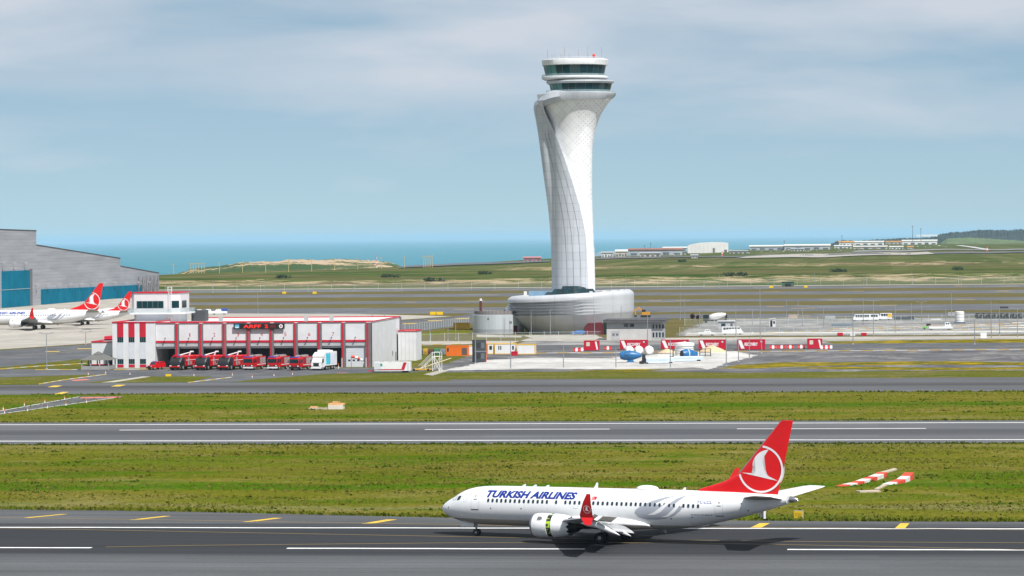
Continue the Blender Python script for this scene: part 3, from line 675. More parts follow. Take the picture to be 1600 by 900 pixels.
        # main gear
        mg = MB().cyl((19.1, s*2.86, .55), (18.95, s*2.6, 2.0), .13, .16, 10).cyl((19.0, s*2.86, .57), (19.9, s*2.0, 1.6), .06, None, 8).cyl((19.1, s*2.25, .57), (19.1, s*3.45, .57), .08, None, 8).build('main_gear', M_HUB, root)
        for dy in (-.43, .43): wheel(mg, 19.1, s * 2.86 + dy, .57, .40)
    # nose gear
    ng = MB().cyl((3.9, 0, .34), (3.75, 0, 1.5), .085, .1, 10).cyl((3.9, 0, .6), (3.2, 0, 1.4), .045, None, 8).cyl((3.9, -.3, .34), (3.9, .3, .34), .05, None, 8).build('nose_gear', M_HUB, root)
    for dy in (-.22, .22): wheel(ng, 3.9, dy, .345, .2)
    for s in (-1, 1): MB().bx(2.3, 3.75, s*.42 - .02, s*.42 + .02, .92, 1.46).build('gear_door', M_AW, ng)
    MB().cyl((3.55, -.14, .95), (3.55, .14, .95), .09, None, 10).build('taxi_light', M_METAL, ng)
    # cockpit glazing, doors, windows
    for s in (-1, 1):
        for q in ([(1.52, 3.93), (1.80, 4.22), (2.22, 4.24), (2.10, 3.84), (1.72, 3.80)], [(2.27, 3.83), (2.38, 4.25), (2.80, 4.32), (2.72, 3.96), (2.5, 3.85)]):
            on_skin(q, [tuple(range(len(q)))], .012, s, .06).build('cockpit_window', M_GLASSD, root)
    SIDES = (-1, 1) if detail else (-1,)
    wx = []
    x = 6.08
    for k in range(46):
        if k not in (14, 16): wx.append(x)
        x += .508 if k > 3 else .490
    wsh = rrect(-.115, .115, -.185, .185, .10)
    for x in wx:
        for s in SIDES if detail else (-1,):
            vs = [(x + a, 3.95 + c_) for a, c_ in wsh]
            w = on_skin(vs, [tuple(range(len(vs)))], .014, s, .19).build('window', M_GLASSD, root)
            if detail:
                vs2, f2 = outline([(x + a * 1.22, 3.95 + c_ * 1.16) for a, c_ in wsh], .05); on_skin(vs2, f2, .010, s, .2).build('window_frame', M_LINE, w)
    for (x0, x1, z0, z1) in ((4.14, 5.0, 2.98, 4.86), (30.6, 31.36, 3.0, 4.86), (15.5, 16.05, 3.35, 4.45), (16.55, 17.1, 3.35, 4.45)):
        vs, fs = outline(rrect(x0, x1, z0, z1, .12), .035); d = on_skin(vs, fs, .012).build('door', M_LINE, root)
        if detail and z1 > 4.5:
            hx = (x0 + x1) / 2
            on_skin([(hx - .2, 4.0), (hx + .2, 4.0), (hx + .2, 4.06), (hx - .2, 4.06)], [(0, 1, 2, 3)], .016).build('door_handle', M_DARK, d)
            on_skin(rrect(hx - .06, hx + .06, 4.28, 4.42, .05), [tuple(range(16))], .016).build('door_window', M_GLASSD, d)
            on_skin([(x0, z0 - .05), (x1, z0 - .05), (x1, z0 + .03), (x0, z0 + .03)], [(0, 1, 2, 3)], .018).build('door_sill', M_DARK, d)
    skin_text('TURKISH AIRLINES', 5.75, 15.75, 4.24, 4.96, .28, .052).build('airline_name', M_BLUE, root)
    # tulip motif on the rear fuselage
    main = [(22.15, 3.10), (22.3, 3.42), (22.7, 3.70), (23.3, 3.92), (24.0, 4.02), (24.8, 3.98), (25.6, 3.86), (26.5, 3.86), (27.35, 3.92), (27.0, 3.42), (26.4, 2.98), (25.6, 2.64), (24.6, 2.46), (23.4, 2.44), (22.6, 2.62)]
    on_skin(main, tri_fan(main), .011).build('tulip_motif', M_TULIP, root)
    for a in ([(23.5, 2.9), (24.2, 3.2), (24.9, 3.7), (25.7, 4.3), (26.6, 4.85), (27.4, 5.0), (26.5, 4.62), (25.7, 4.02), (25.0, 3.3), (24.3, 2.95)], [(24.9, 2.72), (25.6, 2.98), (26.2, 3.5), (26.8, 4.15), (27.6, 4.6), (27.0, 4.0), (26.4, 3.25), (25.7, 2.74)]):
        on_skin(a, tri_fan(a), .02).build('tulip_stroke', M_AW if a[0][0] > 23.6 else M_AW, root)
    for a in ([(23.0, 3.9), (24.0, 4.35), (25.2, 4.72), (26.4, 4.9), (25.2, 4.5), (24.2, 4.0)], [(25.2, 3.9), (26.0, 4.35), (26.9, 4.8), (27.5, 4.95), (26.9, 4.5), (26.2, 3.95)]):
        on_skin(a, tri_fan(a), .011).build('tulip_stroke', M_TULIP, root)
    if detail:
        skin_text('TC-LCL', 28.7, 30.25, 4.22, 4.5, .1, .008).build('registration', M_BLUE, root)
        skin_text('BOEING 737 MAX 8', 28.1, 30.25, 3.03, 3.14, .25, .02).build('type_lettering', M_BLUE, root)
        fl = on_skin([(17.42, 4.3), (17.92, 4.3), (17.98, 4.6), (17.48, 4.6)], [(0, 1, 2, 3)], .012).build('flag', M_RED, root)
        cr = [(17.60 + .075 * math.cos(R(a)), 4.45 + .09 * math.sin(R(a))) for a in range(50, 311, 20)] + [(17.625 + .055 * math.cos(R(a)), 4.45 + .065 * math.sin(R(a))) for a in range(300, 59, -20)]
        on_skin(cr, tri_fan(cr), .018).build('flag_crescent', M_AW, fl)
        star = [(17.74 + (.045 if k % 2 == 0 else .018) * math.cos(R(36 * k + 180)), 4.45 + (.05 if k % 2 == 0 else .02) * math.sin(R(36 * k + 180))) for k in range(10)]
        on_skin(star, tri_fan(star), .018).build('flag_star', M_AW, fl)
        for k in range(5):                                         # five-pointed alliance mark behind the cockpit
            a = R(90 + 72 * k); cx_, cz_ = 3.36 + .19 * math.cos(a), 3.92 + .22 * math.sin(a)
            q = [(cx_ + .09 * math.cos(a), cz_ + .1 * math.sin(a)), (cx_ + .05 * math.cos(a + 2.2), cz_ + .06 * math.sin(a + 2.2)), (cx_ + .05 * math.cos(a - 2.2), cz_ + .06 * math.sin(a - 2.2))]
            on_skin(q, [(0, 1, 2)], .012).build('alliance_mark', M_LINE, root)
        for x, z in ((1.25, 3.05), (6.4, 3.15), (9.8, 3.2), (28.2, 2.8), (26, 2.6), (33.2, 4.3), (33.8, 3.6)):
            on_skin(rrect(x - .06, x + .06, z - .07, z + .07, .05), [tuple(range(16))], .012).build('skin_port', M_DARK, root)
        for q in ([(5.4, 1.6), (5.45, 2.05)], ):
            on_skin([(q[0][0], q[0][1]), (q[0][0] + .03, q[0][1]), (q[1][0] + .03, q[1][1]), (q[1][0], q[1][1])], [(0, 1, 2, 3)], .012).build('skin_seam', M_LINE, root)
    dome = []
    for k in range(11):
        t = k / 10; s_ = math.sqrt(max(0, 1 - (2*t-1)**2)) + .01
        dome.append([(21.5 + 2.5*t, .62*s_*math.cos(2*math.pi*q/20), 5.34 + .42*s_*max(-.3, math.sin(2*math.pi*q/20))) for q in range(20)])
    MB().loft(dome).build('satellite_dome', M_AW, root, smooth=True)
    for x, h in ((16.95, .5), (26.4, .28), (9.0, .12), (10.2, .1), (11.6, .1)): MB().loft([[(x, -.03, 5.3), (x + .42, -.03, 5.3), (x + .42, .03, 5.3), (x, .03, 5.3)], [(x + .28, -.01, 5.36 + h), (x + .46, -.01, 5.36 + h), (x + .46, .01, 5.36 + h), (x + .28, .01, 5.36 + h)]]).build('antenna', M_AW, root)
    MB().loft([[(9.9, -.03, 1.3), (10.3, -.03, 1.3), (10.3, .03, 1.3), (9.9, .03, 1.3)], [(10.15, -.01, .98), (10.3, -.01, .98), (10.3, .01, .98), (10.15, .01, .98)]]).build('antenna', M_AG, root)
    MB().loft([[(24.2, -.03, 1.38), (24.7, -.03, 1.38), (24.7, .03, 1.38), (24.2, .03, 1.38)], [(24.6, -.01, 1.0), (24.75, -.01, 1.0), (24.75, .01, 1.0), (24.6, .01, 1.0)]]).build('antenna', M_AG, root)
    return root
def cam_pt(xc, d): return rt * xc + fw * d
pa = cam_pt(-7.5, 334.7); pa.z = .02
make_airliner('white airliner with red tail fin and red winglet rolling on the near runway', pa, YAW - R(27), True, True).scale = (1.036, 1, 1)
def park(label, px, py, yaw, k):
    g = G(px, py); d = Vector((math.cos(yaw), math.sin(yaw), 0)) * 19.1 * k
    o = make_airliner(label, (g.x - d.x, g.y - d.y, .03), yaw, False, False); o.scale = (k, k, k); return o
park('large white airliner with red tail parked on the apron before the hangar doors', 61, 514.5, YAW - R(14), 1.28)
park('white airliner whose red tail is half hidden behind the fire station lookout', 133, 507.5, YAW - R(14), .97)
# ------------------------------------------------------------------ control tower
TZ = lambda y: 31 + (369.8 - y) * .2064
TX = lambda x: (x - 897) * .2064
def panel_mat(name, col, sz, line=.045, dots=False, rot=0.0):
    m = bpy.data.materials.new(name); n, l, b = nodes_of(m); b.inputs['Roughness'].default_value = .38; b.inputs['Coat Weight'].default_value = .15
    tc = n.new('ShaderNodeTexCoord').outputs['Object']; sp = n.new('ShaderNodeSeparateXYZ'); 
    mp = n.new('ShaderNodeMapping'); mp.inputs['Rotation'].default_value = (0, rot, 0); l.new(tc, mp.inputs[0]); l.new(mp.outputs[0], sp.inputs[0])
    fx = nmath(n, l, 'LESS_THAN', nmath(n, l, 'FRACT', nmath(n, l, 'DIVIDE', sp.outputs['X'], sz[0])), line)
    fz = nmath(n, l, 'LESS_THAN', nmath(n, l, 'FRACT', nmath(n, l, 'DIVIDE', sp.outputs['Z'], sz[1])), line * .8)
    ln = nmath(n, l, 'MAXIMUM', fx, fz)
    ix = nmath(n, l, 'FLOOR', nmath(n, l, 'DIVIDE', sp.outputs['X'], sz[0])); iz = nmath(n, l, 'FLOOR', nmath(n, l, 'DIVIDE', sp.outputs['Z'], sz[1]))
    wn_ = n.new('ShaderNodeTexWhiteNoise'); wn_.noise_dimensions = '2D'; cb = n.new('ShaderNodeCombineXYZ'); l.new(ix, cb.inputs[0]); l.new(iz, cb.inputs[1]); l.new(cb.outputs[0], wn_.inputs['Vector'])
    c = mixc(n, l, 1.0, col, ramp(n, l, wn_.outputs['Value'], [(0, .93), (1, 1.03)]), 'MULTIPLY')
    c = mixc(n, l, 1.0, c, ramp(n, l, ntex(n, l, tc, (.25, .25, .05), 5, .6), [(.3, .93), (.7, 1.03)]), 'MULTIPLY')
    c = mixc(n, l, nmath(n, l, 'MULTIPLY', ln, .55), c, (.22, .23, .25))
    if dots:                                                      # perforated panels on the sunny flank
        u = nmath(n, l, 'SUBTRACT', nmath(n, l, 'FRACT', nmath(n, l, 'DIVIDE', sp.outputs['X'], 1.0)), .5); w = nmath(n, l, 'SUBTRACT', nmath(n, l, 'FRACT', nmath(n, l, 'DIVIDE', sp.outputs['Z'], 1.0)), .5)
        d = nmath(n, l, 'LESS_THAN', nmath(n, l, 'ADD', nmath(n, l, 'MULTIPLY', u, u), nmath(n, l, 'MULTIPLY', w, w)), .022)
        s0 = n.new('ShaderNodeSeparateXYZ'); l.new(tc, s0.inputs[0])
        flank = nmath(n, l, 'MULTIPLY', nmath(n, l, 'GREATER_THAN', s0.outputs['X'], nmath(n, l, 'ADD', 1.2, nmath(n, l, 'MULTIPLY', nmath(n, l, 'SUBTRACT', ntex(n, l, tc, .15, 3), .5), 8.0))), nmath(n, l, 'GREATER_THAN', s0.outputs['Z'], 40.0))
        flank = nmath(n, l, 'MULTIPLY', flank, nmath(n, l, 'GREATER_THAN', ntex(n, l, tc, .5, 3), .44))
        c = mixc(n, l, nmath(n, l, 'MULTIPLY', nmath(n, l, 'MULTIPLY', d, flank), .6), c, (.16, .17, .18))
    l.new(c, b.inputs['Base Color']); return m
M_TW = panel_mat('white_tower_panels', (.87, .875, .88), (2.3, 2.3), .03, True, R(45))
M_TR = panel_mat('shade_grey_panels', (.52, .55, .595), (1.9, 2.6), .05)  # ribbon cladding: shade of its left-facing side put into the grey
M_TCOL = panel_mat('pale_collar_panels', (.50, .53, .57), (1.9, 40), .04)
M_SLAB = mat('tower_slab_white', (.66, .67, .68), .5, .06)
M_TEAL = mat('teal_glass', (.004, .034, .042), .05, .15, .3, spec=.5); M_TEAL2 = mat('teal_glass_pale', (.075, .22, .21), .12, .15, .4, spec=.5)  # the second teal is only paler, for a few cab panes
M_RAIL = alpha_mat('rail_glass', (.35, .45, .47), .45, .15)
tp = G(897, 520); TROT = YAW - math.atan((897 - 800) / FPX)
tower = thing('control_tower', 'tall white twisting control tower with dark glazed cabs and a round base', 'tower', (tp.x, tp.y, 0), TROT)
def ell(cx_, cy_, rx, ry, z, n_=48, p_=2.0):
    out = []
    for k in range(n_):
        a = 2 * math.pi * k / n_; ca, sa = math.cos(a), math.sin(a)
        out.append((cx_ + rx * math.copysign(abs(ca) ** (2 / p_), ca), cy_ + ry * math.copysign(abs(sa) ** (2 / p_), sa), z))
    return out
# shaft: pixel rows with left and right outline
SH = [(470, 868, 931, 6.6), (455, 868, 930.5, 6.5), (430, 868, 930.5, 6.4), (400, 869, 930, 6.3), (370, 869, 929, 6.2), (340, 869, 928, 6.1), (300, 868, 927, 6.1), (260, 867, 927.5, 6.2), (230, 865, 928.5, 6.5), (212, 863.5, 931, 7.0),
      (198, 861.5, 934.5, 7.6), (186, 858.5, 939, 8.4), (175, 854, 944.5, 9.3), (166, 849, 950.5, 10.2), (158, 845, 957, 11.0), (152, 843, 961, 11.6), (148, 842, 963, 11.9)]
MB().loft([ell((TX(a) + TX(c)) / 2, 0, (TX(c) - TX(a)) / 2, d, TZ(y), 64) for y, a, c, d in SH]).build('shaft', M_TW, tower, smooth=True)
# ribbon folding down the front
RB = [(470, 863, 920.5, 0), (455, 863, 920, 0), (430, 863, 919.5, 0), (405, 862.6, 918.8, 0), (385, 862, 917.5, 0), (365, 861.2, 916, 0), (345, 860, 912.5, 0), (325, 858, 908, 0), (305, 855.6, 902.5, 0), (285, 853, 896.5, 0), (265, 850.4, 890, 0), (245, 848, 883.5, 0), (225, 845.6, 876, 0), (208, 843.4, 869.5, .1), (195, 841.4, 864, .3), (185, 839.6, 859, .6), (177, 838, 855.5, .9), (170, 836.8, 853, 1.2), (163, 837.2, 852, 1.5), (158, 839.5, 853, 1.8)]
depth = hermite([TZ(s[0]) for s in SH], [s[3] for s in SH])
rings = []
for y, a, c, ext in RB:
    z = TZ(y); d = depth(z); xa, xc = TX(a), TX(c); mid = [z]
    sa, sc_ = TX(float(np.interp(-y, [-q[0] for q in SH], [q[1] for q in SH]))), TX(float(np.interp(-y, [-q[0] for q in SH], [q[2] for q in SH])))
    cxs, rxs = (sa + sc_) / 2, (sc_ - sa) / 2
    def front(x): return -d * math.sqrt(max(0.0, 1 - min(1, abs((x - cxs) / (rxs * 1.02))) ** 2))
    ring = []
    N = 12
    for k in range(N + 1):
        t = k / N; x = xa + (xc - xa) * t
        yf = front(x) * .55 + front(cxs) * .45 * math.sin(math.pi * min(1, .18 + .82 * t) * .5) - .75 * min(1, t * 6)
        if t == 0: yf = front(xa) * .2 - .5
        ring.append((x, yf, z))
    ring += [(xc - .25, front(xc) + 1.2, z), (xa + (xc - xa) * .5, 1.5, z), (xa + .4, 3.0, z), (xa + .05, 1.5, z)]
    rings.append(ring)
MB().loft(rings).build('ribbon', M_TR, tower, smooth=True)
# dark seams running down the ribbon
for fr_ in (.42, .60, .80):
    vs = []
    for q in rings[1:14]:
        i = fr_ * 12; k = int(i); t = i - k; p_ = Vector(q[k]).lerp(Vector(q[k+1]), t); vs += [(p_.x - .06, p_.y - .05, p_.z), (p_.x + .06, p_.y - .05, p_.z)]
    MB().add(vs, [(2*i, 2*i+1, 2*i+3, 2*i+2) for i in range(len(vs) // 2 - 1)]).build('ribbon_seam', mat('seam_dark', (.16, .165, .175), .7), tower)
# collar wrapping the head of the shaft
NC = 72; cxo, rxo, ryo = (TX(838) + TX(966)) / 2, (TX(966) - TX(838)) / 2, 12.6
rg = [[] for _ in range(5)]
for k in range(NC):
    a = 2 * math.pi * k / NC; ca, sa = math.cos(a), math.sin(a)
    left = max(0, -ca) ** 1.6 * (1 if sa < .4 else max(0, 1.6 - 1.5 * sa))
    zt = TZ(146.3) - 3.4 * max(0, -ca) ** 4; zb = TZ(155.5 if ca > .8 else 157.5) - 2.6 * left; r_in = .935 - .03 * max(0, ca)
    bow = 1 + .015 * left
    for j, (z, r) in enumerate(((zt + .05 + 2.6 * left, .80), (zt + 1.4 * left, .93 - .0 * left if left > .3 else 1.0 - .23 * left), (zt * .55 + zb * .45, (.985 + .0 * left) * bow), (zb, r_in), (zb + .25, .80))):
        rg[j].append((cxo + rxo * r * ca, ryo * r * sa, z))
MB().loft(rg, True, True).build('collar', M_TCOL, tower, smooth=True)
# cabs: raked panes between slabs
def cab(zb, zt, xb, xt, dx, name_n, pale_panes, deck):
    cxb, rb = (TX(xb[0]) + TX(xb[1])) / 2, (TX(xb[1]) - TX(xb[0])) / 2; cxt, rt_ = (TX(xt[0]) + TX(xt[1])) / 2, (TX(xt[1]) - TX(xt[0])) / 2
    N = 26
    pb = ell(cxb, 0, rb, rb * .95, zb, N, 2.3); pt = ell(cxt, 0, rt_, rt_ * .95, zt, N, 2.3)
    for k in range(N):
        j = (k + 1) % N
        q = [Vector(pb[k]), Vector(pb[j]), Vector(pt[j]), Vector(pt[k])]
        e = (q[1] - q[0]).normalized() * .07
        pn = [q[0] + e, q[1] - e, q[2] - e, q[3] + e]
        nrm = (q[1] - q[0]).cross(q[3] - q[0]).normalized() * .08
        MB().add([tuple(p) for p in pn] + [tuple(p - nrm) for p in pn], [(0, 1, 2, 3), (7, 6, 5, 4), (0, 4, 5, 1), (2, 6, 7, 3), (1, 5, 6, 2), (3, 7, 4, 0)]).build('pane', M_TEAL2 if k in pale_panes else M_TEAL, tower)
        MB().cyl(q[0], q[3], .10, None, 5).build('mullion', mat('mullion_dark', (.05, .07, .075), .4), tower)
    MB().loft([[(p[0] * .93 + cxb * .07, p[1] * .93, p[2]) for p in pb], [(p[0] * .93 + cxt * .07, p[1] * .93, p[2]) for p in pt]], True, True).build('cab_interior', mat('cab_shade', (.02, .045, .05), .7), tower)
    dk = ell(cxb, 0, deck[1], deck[1] * .95, 0, 48, 2.3)
    return cxb
cab(TZ(145.5), TZ(131.5), (865.5, 955.5), (862, 959), 0, 26, (14, 15, 16), (0, 9.6))
MB().loft([ell(TX(909), 0, TX(956) - TX(909) + s, 9.2 + s, TZ(y), 56, 2.3) for y, s in ((147, .6), (146.2, 1.3), (145.4, 1.3), (145.4, .2))]).build('lower_gallery', M_SLAB, tower)
MB().loft([ell(TX(909), 0, 10.9, 10.4, TZ(y), 56, 2.3) for y in (145.4, 142)], False, False).build('gallery_rail', M_RAIL, tower)
MB().loft([ell(TX(910), 0, (TX(s1) - TX(s0)) / 2, (TX(s1) - TX(s0)) / 2 * .95, TZ(y), 56, 2.3) for y, s0, s1 in ((131.7, 861, 958), (131.5, 859, 960), (129, 856.5, 963), (127.0, 857, 962), (126.4, 862, 957))]).build('lower_visor', mat('visor_grey', (.40, .42, .44), .45, .08), tower)
MB().loft([ell(TX(902), 0, (TX(s1) - TX(s0)) / 2, (TX(s1) - TX(s0)) / 2 * .95, TZ(y), 56, 2.3) for y, s0, s1 in ((126.5, 858, 943), (125.2, 852, 948), (123, 848.6, 953), (121, 848.6, 953), (119.6, 851, 950))]).build('upper_gallery', M_SLAB, tower, smooth=True)
MB().loft([ell(TX(900.5), 0, 10.5, 9.9, TZ(y), 56, 2.3) for y in (120.6, 116.6)], False, False).build('gallery_rail', M_RAIL, tower)
cab(TZ(119.6), TZ(103), (857, 946.5), (853, 950), 0, 26, (14, 15, 16), (0, 9.6))
MB().loft([ell(TX(902), 0, (TX(s1) - TX(s0)) / 2, (TX(s1) - TX(s0)) / 2 * .95, TZ(y), 56, 2.3) for y, s0, s1 in ((103.2, 853, 950), (102.6, 850.8, 952.6), (95, 850, 954), (93.6, 850.8, 953.2), (93.4, 868, 936))]).build('roof_fascia', M_SLAB, tower, smooth=True)
mb = MB(); R_ = ell(TX(902), 0, 9.2, 8.7, TZ(93.4), 24, 2.3)
for k in range(24):
    mb.bar(R_[k], (R_[k][0], R_[k][1], TZ(91.2)), .07); j = (k + 1) % 24
    mb.bar((R_[k][0], R_[k][1], TZ(91.3)), (R_[j][0], R_[j][1], TZ(91.3)), .07)
mb.build('roof_rail', mat('rail_white', (.7, .7, .7), .5), tower)
for x, h, y in ((859.6, 15, -3), (866.5, 8, 0), (871, 11, 2), (880, 8, -4), (883, 9, 3), (886.3, 19, -2), (893.6, 9, 4), (907.5, 16, 0), (921.5, 19, -3), (923.5, 9, 3), (933, 8, 2), (943.5, 18, -1), (902, 6, 5)):
    MB().cyl((TX(x), y, TZ(93.6)), (TX(x), y, TZ(93 - h)), .11, .06, 5).build('antenna', mat('mast_grey', (.30, .31, .32), .5), tower)
MB().cyl((TX(931.6), -2, TZ(93)), (TX(931.6), -2, TZ(90)), .12, None, 6).lathe([(0, .1), (.25, .42), (.7, .5), (1.0, .35), (1.1, .05)], 'z', (TX(931.6), -2, TZ(90.4)), 12).build('red_beacon', mat('beacon_red', (.75, .05, .02), .4), tower, smooth=True)
# base: tilted round podium with louvre ledges that fade towards the sunny side
NP, prof = 120, []
zs_ = [0.0, 1.2, 2.4, 3.4, 4.2]
def podium(z_k, a):
    ca = math.cos(a); shade = .5 - .5 * ca                                    # 1 on the left, 0 on the right
    R0 = 20.4
    zt = 12.9 + 1.0 * ca
    t = z_k
    z = zt * t
    under = max(0, .50 - t) / .50
    r = R0 - (1.8 + 4.6 * shade) * under - .9 * shade * max(0, .72 - t)
    if t > .9: r -= (t - .9) * 10 * 1.4 * (t - .9) * 10
    return r, z
lv = [.0, .12, .24, .34, .40]
for k in range(5): lv += [.44 + .075 * k, .44 + .075 * k + .045, .44 + .075 * k + .0455]
lv += [.84, .88, .92, .95, .98, 1.0]
rings = []
for q, t in enumerate(lv):
    ring = []
    for k in range(NP):
        a = 2 * math.pi * k / NP; r, z = podium(t, a); ca, sa = math.cos(a), math.sin(a)
        am = max(0.0, min(1.0, .55 - ca * 1.1)) * 1.0
        if 5 <= q < 20: r += ((q - 5) % 3 == 1) * 0.0 + ((0, .0, -1.25)[(q - 5) % 3] if True else 0) * am - .0
        if 5 <= q < 20 and (q - 5) % 3 == 0 and q > 5: r += -1.25 * am
        ring.append((r * ca - 1.0, r * sa, z))
    rings.append(ring)
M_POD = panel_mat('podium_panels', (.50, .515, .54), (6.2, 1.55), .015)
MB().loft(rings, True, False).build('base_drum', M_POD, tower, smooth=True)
MB().loft([[(p[0] * f_, p[1] * f_, p[2] - d_) for p in rings[-1]] for f_, d_ in ((1.0, .02), (.93, .1), (.92, .9), (.05, .9))], False, True).build('base_roof', mat('roof_grey', (.50, .50, .49), .7, .2), tower)
M_SKYL = mat('skylight_glass', (.012, .026, .03), .15, .5, .8)
# glazed skirt at the foot of the shaft
sk = MB(); gl = []
for k in range(15):
    a = R(200 + 10 * k); gl.append((math.cos(a), math.sin(a)))
for lvl, (r0, r1, z0, z1) in enumerate(((10.4, 9.4, 12.4, 13.3), (9.3, 8.3, 13.3, 14.3), (8.2, 7.2, 14.3, 15.2))):
    sp_ = 14 - lvl * 3
    for k in range(lvl * 2, 14 - lvl * 2):
        (c0, s0), (c1, s1) = gl[k], gl[k + 1]
        MB().add([(r0*c0*.97, r0*s0, z0), (r0*c1*.97, r0*s1, z0), (r1*c1*.97, r1*s1, z1), (r1*c0*.97, r1*s0, z1)], [(0, 1, 2, 3)]).build('skylight_pane', M_SKYL if (k + lvl) % 3 else M_TEAL, tower)
MB().bx(-14.5, -6, -3, 1, 11.9, 13.6).build('roof_plant', mat('plant_blue', (.16, .28, .40), .6), tower)
for x, y, w, h in ((9, -12, 1.4, .9), (12, -6, 2, .8), (-16, -6, 1.0, .7), (15, 2, 1.2, .9), (5, -15, 1, .7)): MB().bx(x, x + w, y, y + 1, 11.9, 12.9 + h).build('roof_plant', mat('plant_white', (.62, .62, .62), .6), tower)
# maroon entrance canopy in front of the base
mar = mat('maroon_cladding', (.11, .012, .02), .45, .2)
MB().prism([(3.2, 0), (9.4, 0), (9.4, 3.3), (8.6, 3.8), (4.4, 3.6), (3.4, 2.6)], -22.5, -15).build('entrance_canopy', mar, tower)
MB().prism([(9.5, 0), (12.0, 0), (12.0, 3.0), (10.2, 4.0), (9.5, 4.0)], -21.8, -15).build('entrance_door', mat('dark_green_glass', (.012, .03, .025), .2), tower)
# ------------------------------------------------------------------ fire station
FY = 761.0
def edge_frame(name, x0, x1, y0, y1, z0, z1, w, m, parent):
    MB().bx(x0, x1, y0, y0 + w, z0, z1).bx(x0, x1, y1 - w, y1, z0, z1).bx(x0, x0 + w, y0 + w, y1 - w, z0, z1).bx(x1 - w, x1, y0 + w, y1 - w, z0, z1).build(name, m, parent)
s0 = AT(177, 577, FY); station = thing('fire_station', 'long white fire station with red trim, eight open bays and a lookout room', 'fire station', (s0.x, FY, 0))
FX = lambda px, py=545: AT(px, py, FY).x - s0.x
FZ = lambda py, px=380: AT(px, py, FY).z
M_SW = mat('station_white', (.64, .645, .66), .7, .07, .35); M_SG = mat('station_grey', (.14, .135, .14), .7, .15, .5); M_SR = mat('station_red', (.50, .008, .03), .5, .08, .5)
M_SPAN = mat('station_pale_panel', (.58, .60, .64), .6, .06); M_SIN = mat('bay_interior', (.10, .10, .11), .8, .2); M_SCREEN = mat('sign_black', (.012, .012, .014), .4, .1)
HT = 11.1; DEP = 46.0
x_end = FX(580.6); xb0 = FX(243.5)
piers = [(274, 280), (311, 317.6), (348, 354), (385.6, 391.6), (422, 428), (459.5, 465.5), (496.7, 503), (534, 540), (571.7, 580.6)]
P_ = [(FX(a), FX(b_)) for a, b_ in piers]
# shell: side, back, roof
MB().bx(xb0, x_end, DEP - .4, DEP, 0, HT - .2).build('back_wall', M_SW, station)
MB().bx(x_end - .4, x_end, .9, DEP - .42, 0, HT - .3).build('side_wall', M_SW, station)
for k in range(6): MB().bx(x_end, x_end + .06, 2 + k * 7.3, 2.1 + k * 7.3, .1, HT - .6).build('wall_joint', M_LINE, station)
MB().bx(x_end, x_end + .1, 38, 39.1, 0, 2.3).build('side_door', M_SG, station); MB().bx(x_end, x_end + .09, 33, 34, 1.6, 2.7).build('side_window', M_GLASSD, station)
MB().bx(x_end + .003, x_end + .42, DEP - .5, DEP + .1, 0, HT - .1).build('corner_pier', M_SG, station)
MB().bx(xb0 + .1, x_end - .41, .95, DEP - .41, HT - .9, HT - .55).build('roof', mat('roof_membrane', (.70, .69, .67), .8, .12), station)
for a in ((xb0, x_end + .15, -.12, .12), (xb0, x_end + .15, DEP - .1, DEP + .15)): MB().bx(a[0], a[1], a[2], a[3], HT - .2, HT + .06).build('roof_coping', M_SR, station)
MB().bx(x_end - .1, x_end + .15, .13, DEP - .12, HT - .21, HT + .05).build('roof_coping', M_SR, station)
MB().bx(xb0 + .2, x_end - .5, 15.0, 15.5, HT - .55, HT - .2).build('roof_upstand', M_SR, station)
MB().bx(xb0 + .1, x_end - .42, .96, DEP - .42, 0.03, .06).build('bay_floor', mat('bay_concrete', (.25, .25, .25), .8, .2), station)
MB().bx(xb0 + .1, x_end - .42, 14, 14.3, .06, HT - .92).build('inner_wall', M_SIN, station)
zb = FZ(541); zr0, zr1 = FZ(535), FZ(531.8)
bays = [(xb0, P_[0][0])] + [(P_[k][1], P_[k + 1][0]) for k in range(8)]
for k, (a, b_) in enumerate(bays):
    MB().bx(a, b_, .12, .5, zr1, HT - .21).build('bay_panel', M_SW, station)
    MB().bx(a, b_, .02, .5, zr0, zr1 - .003).build('bay_beam', M_SR, station)
    MB().bx(a, b_, .16, .5, zb, zr0 - .003).build('lintel', mat('lintel_grey', (.42, .43, .45), .7), station)
    cx_ = (a + b_) / 2
    MB().bx(cx_ - .06, cx_ + .06, -.75, .11, zr1 + .62, zr1 + .74).bx(cx_ - .16, cx_ + .16, -.9, -.5, zr1 + .5, zr1 + .66).build('bay_lamp', M_SG, station)
    if 1 <= k <= 7: lettering('bay_number', str(k), M_SR, cx_ + .05, cx_ + (.30 if k == 1 else .62), FZ(525.6), FZ(520), .10, station)
    if k == 8:
        dr = MB().bx(a + .02, b_ - .02, .55, .7, .05, zb).build('roller_door', M_SPAN, station)
        for j in range(9): MB().bx(a + .03, b_ - .03, .53, .549, .3 + j * .55, .33 + j * .55).build('door_rib', M_LINE, dr)
        for j in range(4): MB().bx(a + .5 + j * 1.1, a + 1.1 + j * 1.1, .53, .549, 1.5, 1.85).build('door_light', M_GLASSD, dr)
    else:
        MB().bx(a + .02, b_ - .02, .6, .75, zb - .5, zb).build('rolled_door', M_SPAN, station)
for k, (a, b_) in enumerate(P_):
    pr = MB().bx(a, b_, -.28, .52, 0, HT - .30).build('bay_pier', M_SG, station)
    m_ = (a + b_) / 2 - (.15 if k < 8 else .25)
    MB().bx(m_ - .2, m_ + .2, -.36, -.283, 0, HT - .32).build('pier_stripe', M_SR, pr)
    MB().bx(a - .05, a + .25, -.5, -.29, 0, 2.3).build('pier_guard', mat('guard_grey', (.4, .4, .42), .6), pr)
